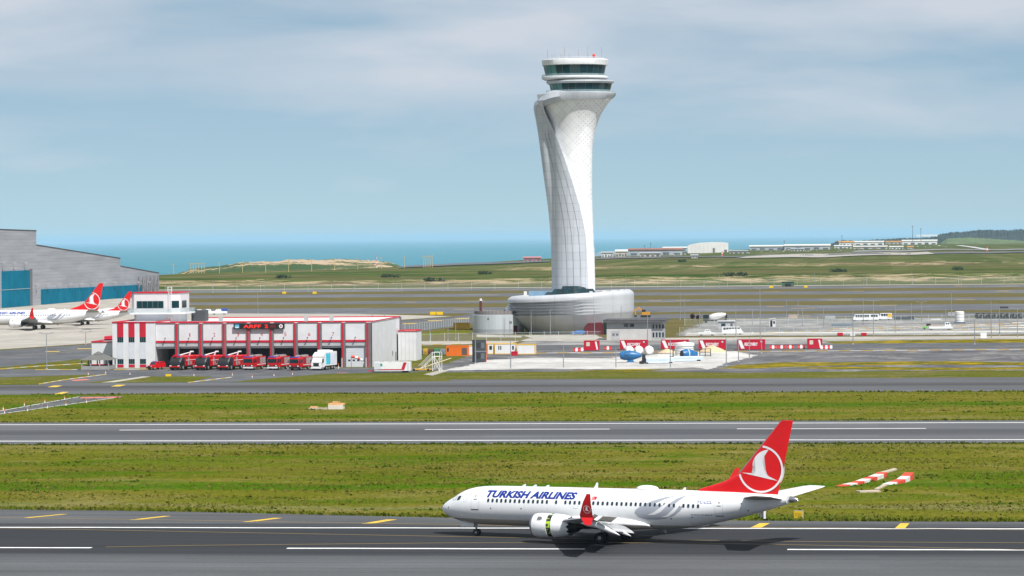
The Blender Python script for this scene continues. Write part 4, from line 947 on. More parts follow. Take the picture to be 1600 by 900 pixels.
MB().bx(P_[8][1], x_end, -.1, .88, 0, HT - .3).build('end_wall', M_SW, station)
# office block with red and white stripes
ob = MB().bx(0, xb0 - .05, -.6, DEP * .5, 0, HT - .05).build('office_block', M_SW, station)
edge_frame('roof_coping', -.12, xb0 - .02, -.75, DEP * .5 + .1, HT - .045, HT + .25, .28, M_SR, station)
for x0, x1 in ((302, 348), (385, 430), (467, 513)):
    a, b_ = FX(120 + x0 / 4.706), FX(120 + x1 / 4.706)
    MB().bx(a, b_, -.66, -.601, FZ(525.6), HT - .05).build('red_panel', M_SR, ob)
    MB().bx(a, b_, -.66, -.601, FZ(560), FZ(534.3)).build('pale_panel', M_SPAN, ob)
    MB().bx(a, b_, -.66, -.601, .25, FZ(568.3)).build('red_panel', M_SR, ob)
    for z0, z1 in ((FZ(534.2), FZ(525.7)), (FZ(568.2), FZ(560.1))):
        w = MB().bx(a + .03, b_ - .03, -.63, -.601, z0, z1).build('window', M_TEAL, ob)
        for t in (.33, .66): MB().bx(a + (b_-a)*t - .04, a + (b_-a)*t + .04, -.65, -.631, z0, z1).build('window_bar', M_SG, w)
        MB().bx(a + .03, b_ - .03, -.69, -.631, z0 - .05, z0 + .04).build('window_sill', M_SPAN, w)
# left annex and right annex
ax0, ax1 = FX(137), -.02
an = MB().bx(ax0, ax1, 4, 30, 0, 6.2).build('left_annex', M_SW, station); edge_frame('annex_coping', ax0 - .15, ax1 - .13, 3.85, 30.1, 6.2, 6.5, .3, M_SR, an)
MB().bx(ax0 + .2, ax1 - .2, 16, 29.8, 6.56, 7.3).build('annex_upstand', M_SR, an)
MB().bx(ax0 + .02, ax1 - .02, 3.9, 3.99, .1, .9).build('annex_plinth', M_SR, an)
MB().bx(ax1 - 2.2, ax1 - .4, 3.8, 3.99, .9, 2.9).build('annex_window', M_GLASSD, an)
rx0, rx1 = x_end + .45, x_end + 5.0
ra = MB().bx(rx0, rx1, 40, 50, 0, 7.4).build('right_annex', M_SW, station); edge_frame('annex_coping', rx0 - .02, rx1 + .15, 39.85, 50.15, 7.4, 7.65, .3, M_SR, ra)
for k in range(4): MB().bx(rx0 + .8 + k * 1.0, rx0 + .85 + k * 1.0, 39.96, 39.999, .1, 7.3).build('annex_joint', M_LINE, ra)
# LED sign
sg = MB().bx(FX(366), FX(445.5), -.62, -.37, FZ(514), FZ(505.6)).build('led_sign', M_SCREEN, station)
M_LED = mat('red_led', (.9, .02, .01), .5, .05, emit=.25)
zc0, zc1 = FZ(512.6), FZ(507.2)
lettering('sign_letters', 'ARFF', M_LED, FX(381), FX(409), zc0, zc1, -.64, sg, 0, .03)
lettering('sign_letters', '2', M_LED, FX(414.5), FX(420), zc0, zc1, -.64, sg, 0, .03)
MB().bx(FX(422.5), FX(432), -.64, -.621, zc0 + .05, zc1 - .05).build('sign_dim_field', mat('dim_led', (.10, .008, .012), .5), sg)
lg = MB().bx(FX(368), FX(374.8), -.64, -.621, zc0 - .02, zc1 + .02).build('sign_logo', mat('sign_blue', (.08, .42, .62), .5), sg); MB().bx(FX(368.6), FX(374.2), -.66, -.641, zc0 + .1, zc0 + .32).build('logo_wave', M_AW, lg)
lgc = MB().lathe([(0, .48), (.02, .48)], 'y', (FX(440), -.645, (zc0 + zc1) / 2), 16).build('sign_crest', M_AW, sg); MB().lathe([(0, .22), (.015, .22)], 'y', (FX(440), -.665, (zc0 + zc1) / 2), 10).build('crest_centre', M_SR, lgc)
# lookout room on the roof
LY = 16.0
LX = lambda px, py=480: AT(px, py, FY + LY).x - s0.x
LZ = lambda py, px=240: AT(px, py, FY + LY).z
def oct_ring(x0, x1, y0, y1, ch, z): return [(x0 + ch*.3, y0, z), (x1 - ch, y0, z), (x1, y0 + ch, z), (x1, y1, z), (x0, y1, z), (x0, y0 + ch*.3, z)]
a0, a1 = LX(205), LX(279)
MB().loft([oct_ring(LX(208), LX(276), LY + .6, LY + 12, 2.2, z) for z in (0, LZ(491))]).build('lookout_shaft', M_SPAN, station)
MB().loft([oct_ring(a0 - .9, a1 + 1.3, LY - 1.2, LY + 13.4, 2.6, z) for z in (LZ(491), LZ(488.6))]).build('lookout_slab', M_SW, station)
MB().loft([oct_ring(a0 - .8, a1 + 1.2, LY - 1.1, LY + 13.3, 2.6, z) for z in (LZ(488.6), LZ(482))], False, False).build('balcony_rail', M_RAIL, station)
lk = MB().loft([oct_ring(a0, a1, LY, LY + 12.4, 2.4, z) for z in (LZ(488.6), LZ(458.2))]).build('lookout_room', mat('lookout_white', (.60, .57, .58), .7, .05), station)
r_o = [oct_ring(a0 - .2, a1 + .2, LY - .2, LY + 12.6, 2.4, z) for z in (LZ(458.2), LZ(456.9))]; r_i = [oct_ring(a0 + .15, a1 - .15, LY + .15, LY + 12.2, 2.3, z) for z in (LZ(456.9), LZ(458.1))]
MB().loft(r_o + r_i, False, True).build('lookout_coping', M_SR, station)
z0, z1 = LZ(481.5), LZ(470.4)
MB().bx(LX(214), LX(255.4), LY - .05, LY - .005, z0, z1).build('lookout_window', M_TEAL, lk)
for k in range(6): xx = LX(214) + (LX(255.4) - LX(214)) * k / 5; MB().bx(xx - .05, xx + .05, LY - .09, LY - .051, z0, z1).build('window_bar', M_SG, lk)
q0, q1 = Vector((a1 - 2.4, LY, 0)), Vector((a1, LY + 2.4, 0)); nv = Vector((.707, -.707, 0)) * .04
pa_, pb_ = q0.lerp(q1, .18) + nv, q0.lerp(q1, .86) + nv
MB().add([(pa_.x, pa_.y, z0), (pb_.x, pb_.y, z0), (pb_.x, pb_.y, z1), (pa_.x, pa_.y, z1)], [(0, 1, 2, 3)]).build('lookout_window', M_TEAL, lk)
MB().bx(a1 + .01, a1 + .06, LY + 4, LY + 9, z0, z1).build('lookout_window', M_TEAL, lk)
lad = MB()
for dx in (0, .7): lad.bar((LX(264) + dx, LY - .3, LZ(500)), (LX(264) + dx, LY - .3, LZ(449)), .09)
for k in range(22): lad.bar((LX(264), LY - .3, LZ(500) + k * .36), (LX(264) + .7, LY - .3, LZ(500) + k * .36), .06)
lad.build('roof_ladder', mat('rail_white', (.7, .7, .7), .5), station)
MB().bar((LX(259), LY + 2, LZ(456)), (LX(259), LY + 2, LZ(449)), .1).bar((LX(259), LY + 2, LZ(449)), (LX(266), LY + 2, LZ(449)), .1).bar((LX(266), LY + 2, LZ(449)), (LX(266), LY + 2, LZ(456)), .1).build('roof_frame', M_AW, station)
MB().bx(LX(280), LX(302), LY + 14, LY + 18, HT - .5, HT + 2.2).build('roof_plant', mat('plant_dark', (.05, .055, .06), .6), station)
for px_ in (465, 330, 505): MB().bx(FX(px_), FX(px_) + .9, 9, 10, HT - .54, HT + 1.0).build('roof_vent', mat('vent_grey', (.35, .35, .36), .6), station)

# ------------------------------------------------------------------ vehicles: local x = width, front faces -y
M_FR = mat('fire_red', (.58, .004, .010), .32, .08, .6, coat=.4); M_FRD = mat('fire_red_dark', (.35, .008, .014), .4, .1); M_VW = mat('vehicle_white', (.76, .76, .76), .4, .06, coat=.2)
M_VB = mat('vehicle_black', (.02, .02, .022), .5, .2); M_SIL = mat('silver_trim', (.55, .55, .56), .35, .1, metal=.5); M_LAMP = mat('lamp_clear', (.8, .8, .78), .1, .05)
def wheels(root, ys, wid, r):
    for y in ys:
        for s in (-1, 1):
            w = MB().lathe([(-.18, r*.7), (-.2, r*.9), (-.1, r), (.1, r), (.2, r*.9), (.18, r*.7)], 'x', (s * (wid/2 - .2), y, r), 16).build('wheel', M_TYRE, root)
            MB().lathe([(-.205, r*.1), (-.205, r*.5), (.205, r*.5), (.205, r*.1)], 'x', (s * (wid/2 - .2), y, r), 12).build('rim', M_SIL, w)
def crash_tender():
    """three-axle airport fire engine with a huge windscreen and a roof boom"""
    r = put('crash_tender', None)
    W = 1.5
    body = [[(-W, y, zb_), (W, y, zb_), (W, y, zt - .25), (W - .2, y, zt), (-W + .2, y, zt), (-W, y, zt - .25)] for y, zb_, zt in ((2.6, 1.0, 3.3), (3.2, 1.0, 3.45), (11.2, 1.0, 3.35), (11.6, 1.1, 3.1))]
    bd = MB().loft(body).build('body', M_FR, r)
    cab = [[(-w, y, zb_), (w, y, zb_), (w, y, zt - .3), (w - .3, y, zt), (-w + .3, y, zt), (-w, y, zt - .3)] for y, zb_, zt, w in ((0.0, .85, 1.7, 1.3), (.15, .8, 2.2, 1.42), (.9, .8, 3.05, 1.48), (2.58, .8, 3.2, 1.5))]
    cb = MB().loft(cab).build('cab', M_VB, r, smooth=False)
    MB().add([(-1.28, -.03, 1.55), (1.28, -.03, 1.55), (1.36, .75, 2.9), (-1.36, .75, 2.9)], [(0, 1, 2, 3)]).build('windscreen', M_TEAL, cb)
    for s in (-1, 1):
        MB().add([(s*1.53, .6, 1.6), (s*1.53, 2.3, 1.5), (s*1.53, 2.4, 2.7), (s*1.53, 1.1, 2.75)], [(0, 1, 2, 3)]).build('side_window', M_TEAL, cb)
        MB().bx(s*1.05 - .2, s*1.05 + .2, -.2, -.02, .95, 1.2).build('headlight', M_LAMP, cb)
        MB().bx(s*1.75 - .1, s*1.75 + .1, .1, .25, 1.7, 2.4).build('mirror', M_VB, cb)
        MB().bx(s*1.505 - .02, s*1.505 + .02, 4.3, 5.1, 1.1, 3.0).build('locker_shutter', M_SIL, bd)
        MB().bx(s*1.505 - .02, s*1.505 + .02, 5.6, 6.6, 1.2, 2.0).build('locker_shutter', M_SIL, bd)
        MB().bx(s*1.51 - .02, s*1.51 + .02, 3.2, 11.3, 2.25, 2.37).build('side_stripe', M_VW, bd)
    MB().bx(-1.35, 1.35, -.35, .0, .75, 1.0).build('bumper', M_FR, r)
    MB().bx(-1.3, 1.3, -.1, .25, .35, .75).build('valance', M_VB, r)
    MB().prism([(-1.2, 3.05), (1.2, 3.05), (1.05, 3.35), (-1.05, 3.35)], .9, 2.4).build('cab_roof', M_FR, cb)
    MB().cyl((0, 2.9, 3.5), (.3, 9.9, 4.15), .16, .10, 8).cyl((0, 8.4, 3.3), (.2, 8.6, 4.05), .2, None, 8).bx(-.3, .3, 9.6, 10.4, 3.95, 4.3).build('roof_boom', M_VW, r)
    MB().bx(-.5, .2, .5, 1.1, 3.3, 3.7).build('monitor', M_FR, r); MB().bx(-.9, .9, 1.3, 1.6, 3.36, 3.55).build('light_bar', mat('light_bar_blue', (.05, .1, .5), .3), r)
    MB().bx(-1.4, 1.4, 2.2, 11.2, .7, .98).build('chassis', M_VB, r)
    wheels(r, (1.6, 7.6, 9.3), 3.0, .68); return r
def pumper(front_black=False):
    """two-axle fire engine with a boxy cab"""
    r = put('fire_engine', None); W = 1.25
    cb = MB().loft([[(-W, y, .75), (W, y, .75), (W, y, zt - .12), (W - .15, y, zt), (-W + .15, y, zt), (-W, y, zt - .12)] for y, zt in ((0, 2.75), (.25, 2.95), (2.4, 3.0))]).build('cab', M_FR, r)
    MB().bx(-1.12, 1.12, -.04, -.003, 1.72, 2.62).build('windscreen', M_TEAL, cb)
    MB().bx(-1.2, 1.2, -.05, -.002, .78, 1.25).build('grille', M_VB, cb); MB().bx(-.4, .4, -.09, -.052, .92, 1.2).build('grille_badge', M_FR if True else M_VW, cb)
    MB().bx(-1.27, 1.27, -.18, .3, .42, .74).build('bumper', M_VB if front_black else M_VW, r)
    MB().bx(-1.1, 1.1, .08, .5, 3.0, 3.2).build('light_bar', mat('light_bar_blue', (.05, .1, .5), .3), r)
    for s in (-1, 1):
        MB().bx(s*1.0 - .18, s*1.0 + .18, -.1, -.051, .9, 1.15).build('headlight', M_LAMP, cb)
        MB().bx(s*1.26 - .01, s*1.26 + .01, .4, 1.1, 1.75, 2.55).build('side_window', M_GLASSD, cb); MB().bx(s*1.26 - .01, s*1.26 + .01, 1.4, 2.2, 1.75, 2.55).build('side_window', M_GLASSD, cb)
        MB().bx(s*1.5 - .08, s*1.5 + .08, -.05, .1, 1.7, 2.4).build('mirror', M_VB, cb)
    bd = MB().bx(-W, W, 2.5, 7.6, .8, 3.1).build('body', M_FR, r)
    for s in (-1, 1):
        for k in range(3): MB().bx(s*1.26 - .01, s*1.26 + .01, 2.7 + k*1.6, 4.1 + k*1.6, 1.45, 2.85).build('locker_shutter', M_SIL if k != 0 else M_FRD, bd)
        MB().bx(s*1.262 - .01, s*1.262 + .01, 2.5, 7.6, 1.15, 1.3).build('side_stripe', M_VW, bd)
    ld = MB()
    for dx in (-.3, .3): ld.bar((dx, 1.5, 3.35), (dx, 7.4, 3.45), .09)
    for k in range(14): ld.bar((-.3, 1.7 + k*.42, 3.37), (.3, 1.7 + k*.42, 3.37), .06)
    ld.bx(-.9, -.5, 3, 5, 3.11, 3.4).bx(.5, .9, 3.4, 6.4, 3.11, 3.35); ld.build('roof_ladder', M_SIL, r)
    MB().cyl((.7, .9, 3.0), (.7, .9, 3.9), .05, None, 6).build('aerial', M_SIL, r)
    MB().bx(-1.15, 1.15, .4, 7.5, .5, .78).build('chassis', M_VB, r)
    wheels(r, (1.3, 5.6), 2.5, .52); return r
def support_truck():
    r = put('support_truck', None); W = 1.25
    cb = MB().loft([[(-W, y, .7), (W, y, .7), (W, y, zt), (-W, y, zt)] for y, zt in ((0, 2.0), (.5, 2.1), (.9, 2.95), (2.3, 3.0))]).build('cab', M_VW, r)
    MB().add([(-1.12, .5, 2.08), (1.12, .5, 2.08), (1.05, .86, 2.85), (-1.05, .86, 2.85)], [(0, 1, 2, 3)]).build('windscreen', M_TEAL, cb)
    MB().bx(-.7, .7, -.05, -.003, .95, 1.75).build('grille', M_VB, cb); MB().bx(-1.27, 1.27, -.2, .2, .4, .72).build('bumper', M_VW, r)
    bd = MB().bx(-1.3, 1.3, 2.4, 9.6, 1.0, 4.2).build('body', M_VW, r); MB().loft([[(-1.3, .9, 3.02), (1.3, .9, 3.02), (1.3, .9, 3.4), (-1.3, .9, 3.4)], [(-1.3, 2.398, 3.02), (1.3, 2.398, 3.02), (1.3, 2.398, 4.2), (-1.3, 2.398, 4.2)]]).build('luton', M_VW, r)
    MB().bx(-1.0, .9, 3.2, 6.4, 4.21, 4.7).bx(-.6, .6, 6.8, 8.8, 4.21, 4.5).build('roof_units', M_VW, r)
    for s in (-1, 1):
        MB().bx(s*1.31 - .01, s*1.31 + .01, 3.0, 5.6, 1.3, 3.9).build('teal_panel', mat('teal_print', (.05, .48, .62), .5, .3, .5), bd); MB().bx(s*1.31 - .01, s*1.31 + .01, 6.1, 9.2, 1.4, 3.8).build('pale_panel', mat('pale_print', (.62, .64, .72), .5), bd)
        MB().bx(s*1.26 - .01, s*1.26 + .01, .8, 1.7, 1.9, 2.7).build('side_window', M_GLASSD, cb); MB().bx(s*1.55 - .1, s*1.55 + .1, .4, .5, 1.7, 2.5).build('mirror', M_VB, cb); MB().bx(s*.95 - .2, s*.95 + .2, -.1, -.004, 1.0, 1.3).build('headlight', M_LAMP, cb)
    MB().bx(-1.1, 1.1, .4, 9.4, .6, .95).build('chassis', M_VB, r)
    wheels(r, (1.2, 3.4, 6.8, 8.1), 2.5, .5); return r
def place(o, label, cat, px_, py_, rz, group=None):
    g = G(px_, py_); o.location = (g.x, g.y, .035); o.rotation_euler = (0, 0, rz); return tag(o, label, cat, group)
ct = crash_tender()
for k, (px_, lab) in enumerate(((273, 'big red crash tender with white roof boom, leftmost of three'), (312.5, 'big red crash tender with white roof boom, middle of three'), (348.5, 'big red crash tender with white roof boom, rightmost of three'))):
    place(ct if k == 0 else copy_tree(ct), lab, 'fire truck', px_, 579.0, R(-12), 'crash tenders before the bays')
pm = pumper()
for k, (px_, lab) in enumerate(((387.5, 'smaller red fire engine with silver roof ladder, next to the crash tenders'), (425.5, 'smaller red fire engine with silver roof ladder, between two like it'))):
    place(pm if k == 0 else copy_tree(pm), lab, 'fire truck', px_, 578.4, R(-13), 'small fire engines before the bays')
place(pumper(True), 'red fire engine with black bumper beside the white truck', 'fire truck', 459.5, 579, R(-14), 'small fire engines before the bays')
place(support_truck(), 'white truck with a teal and white box body at the end of the fire engines', 'truck', 494, 579, R(-13))
def light_vehicle(name, L, W, H_, hood, col, bed=False, bus=False, rack=False, load=None):
    """pick-up, van or minibus: local x = width, front faces -y"""
    r = put(name, None); w = W / 2
    if bus: prof = [(0, .45), (-.0, 1.0), (.25, 1.15), (.95, H_ - .15), (1.3, H_), (L - .1, H_), (L, H_ - .3), (L, .45)]
    elif bed: prof = [(0, .45), (0, .95), (hood, 1.08), (hood + .7, H_), (hood + 2.0, H_), (hood + 2.35, 1.12), (L, 1.12), (L, .45)]
    else: prof = [(0, .45), (0, .95), (hood, 1.05), (hood + .7, H_), (L - .5, H_), (L, 1.2), (L, .45)]
    n_ = len(prof); inset = [.06 if z > 1.2 else 0 for _, z in prof]
    mb = MB().add([(-w + i_, y, z) for (y, z), i_ in zip(prof, inset)] + [(w - i_, y, z) for (y, z), i_ in zip(prof, inset)], [tuple(range(n_)), tuple(range(2*n_-1, n_-1, -1))] + [(k, n_+k, n_+(k+1) % n_, (k+1) % n_) for k in range(n_)])
    bd = mb.build('body', col, r)
    (ya, za), (yb, zb_) = prof[2], prof[3]
    q = lambda t: (ya + (yb - ya) * t - .02, za + (zb_ - za) * t + .02)
    MB().add([(-w*.85, *q(.12)), (w*.85, *q(.12)), (w*.80, *q(.9)), (-w*.80, *q(.9))], [(0, 1, 2, 3)]).build('windscreen', M_GLASSD, bd)
    yend = hood + 2.0 if bed else L - .4
    k_ = int((yend - yb) / 1.0) + 1
    for s in (-1, 1):
        for j in range(k_):
            y0 = yb + .05 + j * (yend - yb) / k_; y1 = y0 + (yend - yb) / k_ - .12
            MB().bx(s*(w - .045) - .015, s*(w - .045) + .015, y0, y1, 1.22 if not bus else 1.35, H_ - .18).build('side_window', M_GLASSD, bd)
        MB().bx(s*w*.72 - .15, s*w*.72 + .15, -.04, -.003, .68, .88).build('headlight', M_LAMP, bd)
    MB().bx(-w*.45, w*.45, -.035, -.003, .58, .85).build('grille', M_VB, bd); MB().bx(-w, w, -.12, .05, .35, .56).build('bumper', M_VB if rack else col, bd)
    if rack: MB().bx(-w*.7, w*.7, hood + .9, hood + 1.1, H_ + .003, H_ + .15).build('light_bar', mat('light_bar_blue', (.05, .1, .5), .3), r)
    if load: MB().bx(-w, w, hood + 2.45, L + .1, 1.13, H_ + .25).build('cargo_box', load, r)
    wheels(r, (.9, L - 1.0), W, .36); return r
place(light_vehicle('pickup_truck', 5.0, 1.85, 1.85, 1.1, M_FR, False, False, True), 'small red emergency car beside the striped office block', 'car', 233, 578, R(-28))
# apron pick-ups behind the station
for px_, py_, rz, ld, lab in ((300, 492.6, R(-75), None, 'white pickup truck behind the fire station lookout, leftmost of three'), (314, 492.0, R(-75), None, 'white pickup truck behind the fire station lookout, middle of three'), (330, 491.8, R(-80), mat('cargo_blue', (.03, .08, .30), .5), 'white pickup truck with blue cargo box behind the fire station')):
    o = place(light_vehicle('pickup_truck', 5.3, 1.9, 1.85, 1.1, M_VW, True, False, False, ld), lab, 'pickup truck', px_, py_, rz, 'pickup trucks on the apron'); o.scale = (1.25,) * 3
# gazebo
gz = thing('gazebo', 'small grey wooden gazebo with a peaked roof beside the fire station', 'gazebo', G(154, 577.5))
Wg = 3.3
MB().loft([[(s_ * c_ * 1, y_, z_) for c_, y_ in ((-1, -1), (1, -1), (1, 1), (-1, 1)) for s_, z_ in ((1, 0),)] for _ in ()] or [[(-Wg-.6, -Wg-.6, 2.4), (Wg+.6, -Wg-.6, 2.4), (Wg+.6, Wg+.6, 2.4), (-Wg-.6, Wg+.6, 2.4)], [(-1.3, -1.3, 3.6), (1.3, -1.3, 3.6), (1.3, 1.3, 3.6), (-1.3, 1.3, 3.6)], [(-.9, -.9, 3.75), (.9, -.9, 3.75), (.9, .9, 3.75), (-.9, .9, 3.75)]]).build('roof', mat('shingle_grey', (.13, .13, .12), .9, .25, 3), gz)
MB().loft([[(-1.1, -1.1, 3.76), (1.1, -1.1, 3.76), (1.1, 1.1, 3.76), (-1.1, 1.1, 3.76)], [(-.1, -.1, 4.4), (.1, -.1, 4.4), (.1, .1, 4.4), (-.1, .1, 4.4)]]).build('roof_lantern', mat('shingle_grey', (.13, .13, .12)), gz)
for x in (-Wg, -1.1, 1.1, Wg):
    for y in (-Wg, Wg): MB().bx(x - .12, x + .12, y - .12, y + .12, 0, 2.4).build('post', mat('gazebo_wood', (.30, .30, .29), .8), gz)
for y in (-Wg, Wg): MB().bx(-Wg + .13, Wg - .13, y - .06, y + .06, .1, 1.0).build('railing', mat('gazebo_wood', (.30, .30, .29)), gz)
for x in (-Wg, Wg): MB().bx(x - .06, x + .06, -Wg + .13, Wg - .13, .1, 1.0).build('railing', mat('gazebo_wood', (.30, .30, .29)), gz)
MB().bx(-2, 2, -.4, .4, .5, .8).build('table', mat('gazebo_wood', (.30, .30, .29)), gz)
# ------------------------------------------------------------------ hangar at the left: its door front runs away from the camera
hx = -405.0
hang = thing('hangar', 'huge grey hangar with stepped roof and blue sliding doors at the left edge', 'hangar', (hx, 1500, 0))
def HP(px_, py_):
    """point on the hangar front (plane X = hx) under a pixel"""
    d = pix_ray(px_, py_); t = hx / d.x; return d.y * t - 1500, CAM_H + d.z * t
M_HG = bpy.data.materials.new('hangar_cladding'); n, l, b = nodes_of(M_HG); b.inputs['Roughness'].default_value = .6
tc = n.new('ShaderNodeTexCoord').outputs['Object']
c = ramp(n, l, ntex(n, l, tc, (.5, .03, .35), 6, .6), [(.3, (.27, .275, .30)), (.7, (.39, .395, .42))])
sp = n.new('ShaderNodeSeparateXYZ'); l.new(tc, sp.inputs[0])
ln = nmath(n, l, 'LESS_THAN', nmath(n, l, 'FRACT', nmath(n, l, 'DIVIDE', sp.outputs['Z'], 1.6)), .10)
l.new(mixc(n, l, nmath(n, l, 'MULTIPLY', ln, .35), c, (.10, .10, .11)), b.inputs['Base Color'])
M_HD = mat('hangar_door_blue', (.003, .15, .24), .9, .18, .08, spec=.05)
def hslab(name, pts, x0, x1, m, parent):
    n_ = len(pts); mb = MB().add([(x0, y, z) for y, z in pts] + [(x1, y, z) for y, z in pts], [tuple(range(n_)), tuple(range(2*n_-1, n_-1, -1))] + [(k, n_+k, n_+(k+1) % n_, (k+1) % n_) for k in range(n_)])
    return mb.build(name, m, parent)
ya, yb, yc, yd = HP(-120, 400)[0], HP(57, 400)[0], HP(189, 400)[0], HP(250.5, 430)[0]
za, zb1, zb2, zc1, zc2, zd = HP(-60, 345)[1], HP(57, 361)[1], HP(57, 383)[1], HP(189, 404)[1], HP(189, 416)[1], HP(250, 427)[1]
hslab('tall_hall', [(ya, 0), (yb, 0), (yb, zb1), (ya, zb1 + 1.5)], -120, 0, M_HG, hang)
hslab('middle_hall', [(yb, 0), (yc, 0), (yc, zc1), (yb, zb2)], -120, -.4, M_HG, hang)
hslab('low_hall', [(yc, 0), (yd, 0), (yd, zd), (yc, zc2)], -90, -.8, M_HG, hang)
for (y0, z0, y1, z1, x) in ((ya, zb1 + 1.5, yb, zb1, .1), (yb, zb2, yc, zc1, -.3), (yc, zc2, yd, zd, -.7)):
    hslab('roof_edge', [(y0, z0 - .1), (y1, z1 - .1), (y1, z1 + .45), (y0, z0 + .45)], -60, x, mat('roof_edge_dark', (.07, .06, .06), .6), hang)
d1, zd1 = HP(46, 422); 
for k in range(4):
    y1 = d1 - k * 12.5; hslab('sliding_door', [(y1 - 12.2, .1), (y1, .1), (y1, zd1), (y1 - 12.2, zd1)], -.2, .25, M_HD, hang)
    hslab('door_rail', [(y1 - 12.2, zd1 * .48), (y1, zd1 * .48), (y1, zd1 * .48 + .35), (y1 - 12.2, zd1 * .48 + .35)], .26, .4, mat('door_trim', (.25, .35, .38), .5), hang)
hslab('door_jamb', [(d1 + .1, 0), (d1 + 5.0, 0), (d1 + 5.0, zd1 + .6), (d1 + .1, zd1 + .6)], -.1, .12, M_SG, hang)
d2, z2a = HP(65, 452); d3, z3a = HP(222, 445)
for k in range(9):
    y0 = d2 + (d3 - d2) * k / 9; y1 = d2 + (d3 - d2) * (k + 1) / 9 - .3
    hslab('sliding_door', [(y0, .1), (y1, .1), (y1, z2a + (z3a - z2a) * (k + 1) / 9), (y0, z2a + (z3a - z2a) * k / 9)], -.6, .1 + .12 * (k % 2), M_HD, hang)
mb = MB()
for k in range(6):
    y = HP(215 + k * 6, 440)[0]; mb.bx(.2, .7, y, y + .8, 0, zd * .9)
    if k: mb.bar((.5, yl_, 1 + 3 * (k % 2)), (.5, y, zd * .85), .5)
    yl_ = y
mb.build('corner_frame', M_SG, hang)
for k in range(14):
    y = HP(2 + k * 17.5, 430)[0]; z = (HP(2 + k * 17.5, 411)[1] if k < 3 else HP(2 + k * 17.5, 446 - k * .4)[1])
    MB().bx(-.2, 1.6, y, y + .5, z, z + .35).bx(1.2, 1.9, y - .4, y + .9, z - .3, z + .5).build('floodlight', mat('vent_grey', (.35, .35, .36), .6), hang)

# ------------------------------------------------------------------ building yard right of the fire station
def gbox(name, px0, px1, ytop, ybase, depth, m, label=None, cat=None, group=None, rz=0.0):
    """box standing on the ground: empty with metric size from its pixel box"""
    g = G((px0 + px1) / 2, ybase); k = px_m(g); return g, (px1 - px0) / k, (ybase - ytop) / k
M_CRED = mat('container_red', (.48, .005, .028), .45, .10, .4)
rib_cache = {}
def container(label, px0, px1, ytop, ybase, depth, text, rz, group):
    g, w, h = gbox('', px0, px1, ytop, ybase, depth, None); w *= .97
    r = thing('recovery_container', label, 'container', (g.x, g.y + depth / 2, .03), rz, group); x0, x1 = -w / 2, w / 2; y0, y1 = -depth / 2, depth / 2
    MB().bx(x0, x1, y0, y1, .15, h).build('box', M_CRED, r)
    for x in (x0, x1 - .16): MB().bx(x - .02, x + .18, y0 - .03, y0 - .002, .1, h + .02).build('corner_post', M_CRED, r)
    MB().bx(x0 + .17, x1 - .17, y0 - .03, y0 - .002, h - .14, h + .02).bx(x0 + .17, x1 - .17, y0 - .03, y0 - .002, .1, .28).build('frame_rail', M_CRED, r)
    for k in range(4): MB().bx(x0 + .3 + k * (w - .9) / 3, x0 + .6 + k * (w - .9) / 3, y0, y1, 0, .148).build('skid', M_VB, r)
    if text:
        s = .07 * w; MB().add([(x0 + .03*w, y0 - .012, h*.93), (x0 + .15*w, y0 - .012, h*.93), (x0 + .27*w, y0 - .012, .32), (x0 + .15*w, y0 - .012, .32)], [(0, 1, 2, 3)]).build('white_slash', M_AW, r)
        lettering('container_lettering', 'RECOVERY', M_AW, x0 + .27*w, x0 + .74*w, h*.38, h*.70, y0 - .014, r, 0, .035)
        MB().bx(x0 + .84*w, x0 + .9*w, y0 - .03, y0 - .012, h*.72, h*.86).build('data_plate', mat('plate_pale', (.5, .65, .72), .5), r)
    else:
        MB().bx(x0 + .16*w, x0 + .40*w, y0 - .03, y0 - .012, h*.45, h*.85).build('data_plate', mat('plate_cream', (.62, .55, .45), .5), r)
        MB().add([(x1 - .26*w, y0 - .012, h*.9), (x1 - .14*w, y0 - .012, h*.9), (x1 - .05*w, y0 - .012, h*.1), (x1 - .15*w, y0 - .012, h*.1)], [(0, 1, 2, 3)]).build('white_slash', M_AW, r)
    return r
GR = 'red recovery containers in the yard'
container('red recovery container behind the blue mixer drum, leftmost of the four', 968, 1012.5, 531.5, 546.2, 2.5, True, R(0), GR)
container('red recovery container half hidden behind the white round tank', 1032, 1076.5, 531.2, 545.8, 2.5, True, R(0), GR)
container('red recovery container behind the sand heap', 1091, 1135, 531, 546.8, 2.5, True, R(0), GR)
container('red recovery container standing apart, rightmost of the four', 1151, 1196, 530.6, 546.6, 2.5, True, R(0), GR)
container('small red container with cream plate left of the recovery containers', 912, 936, 532.5, 548, 3.2, False, R(0), 'small red containers')
container('small red container with cream plate at the right end of the barriers', 1261, 1285, 529.6, 545.4, 3.2, False, R(0), 'small red containers')
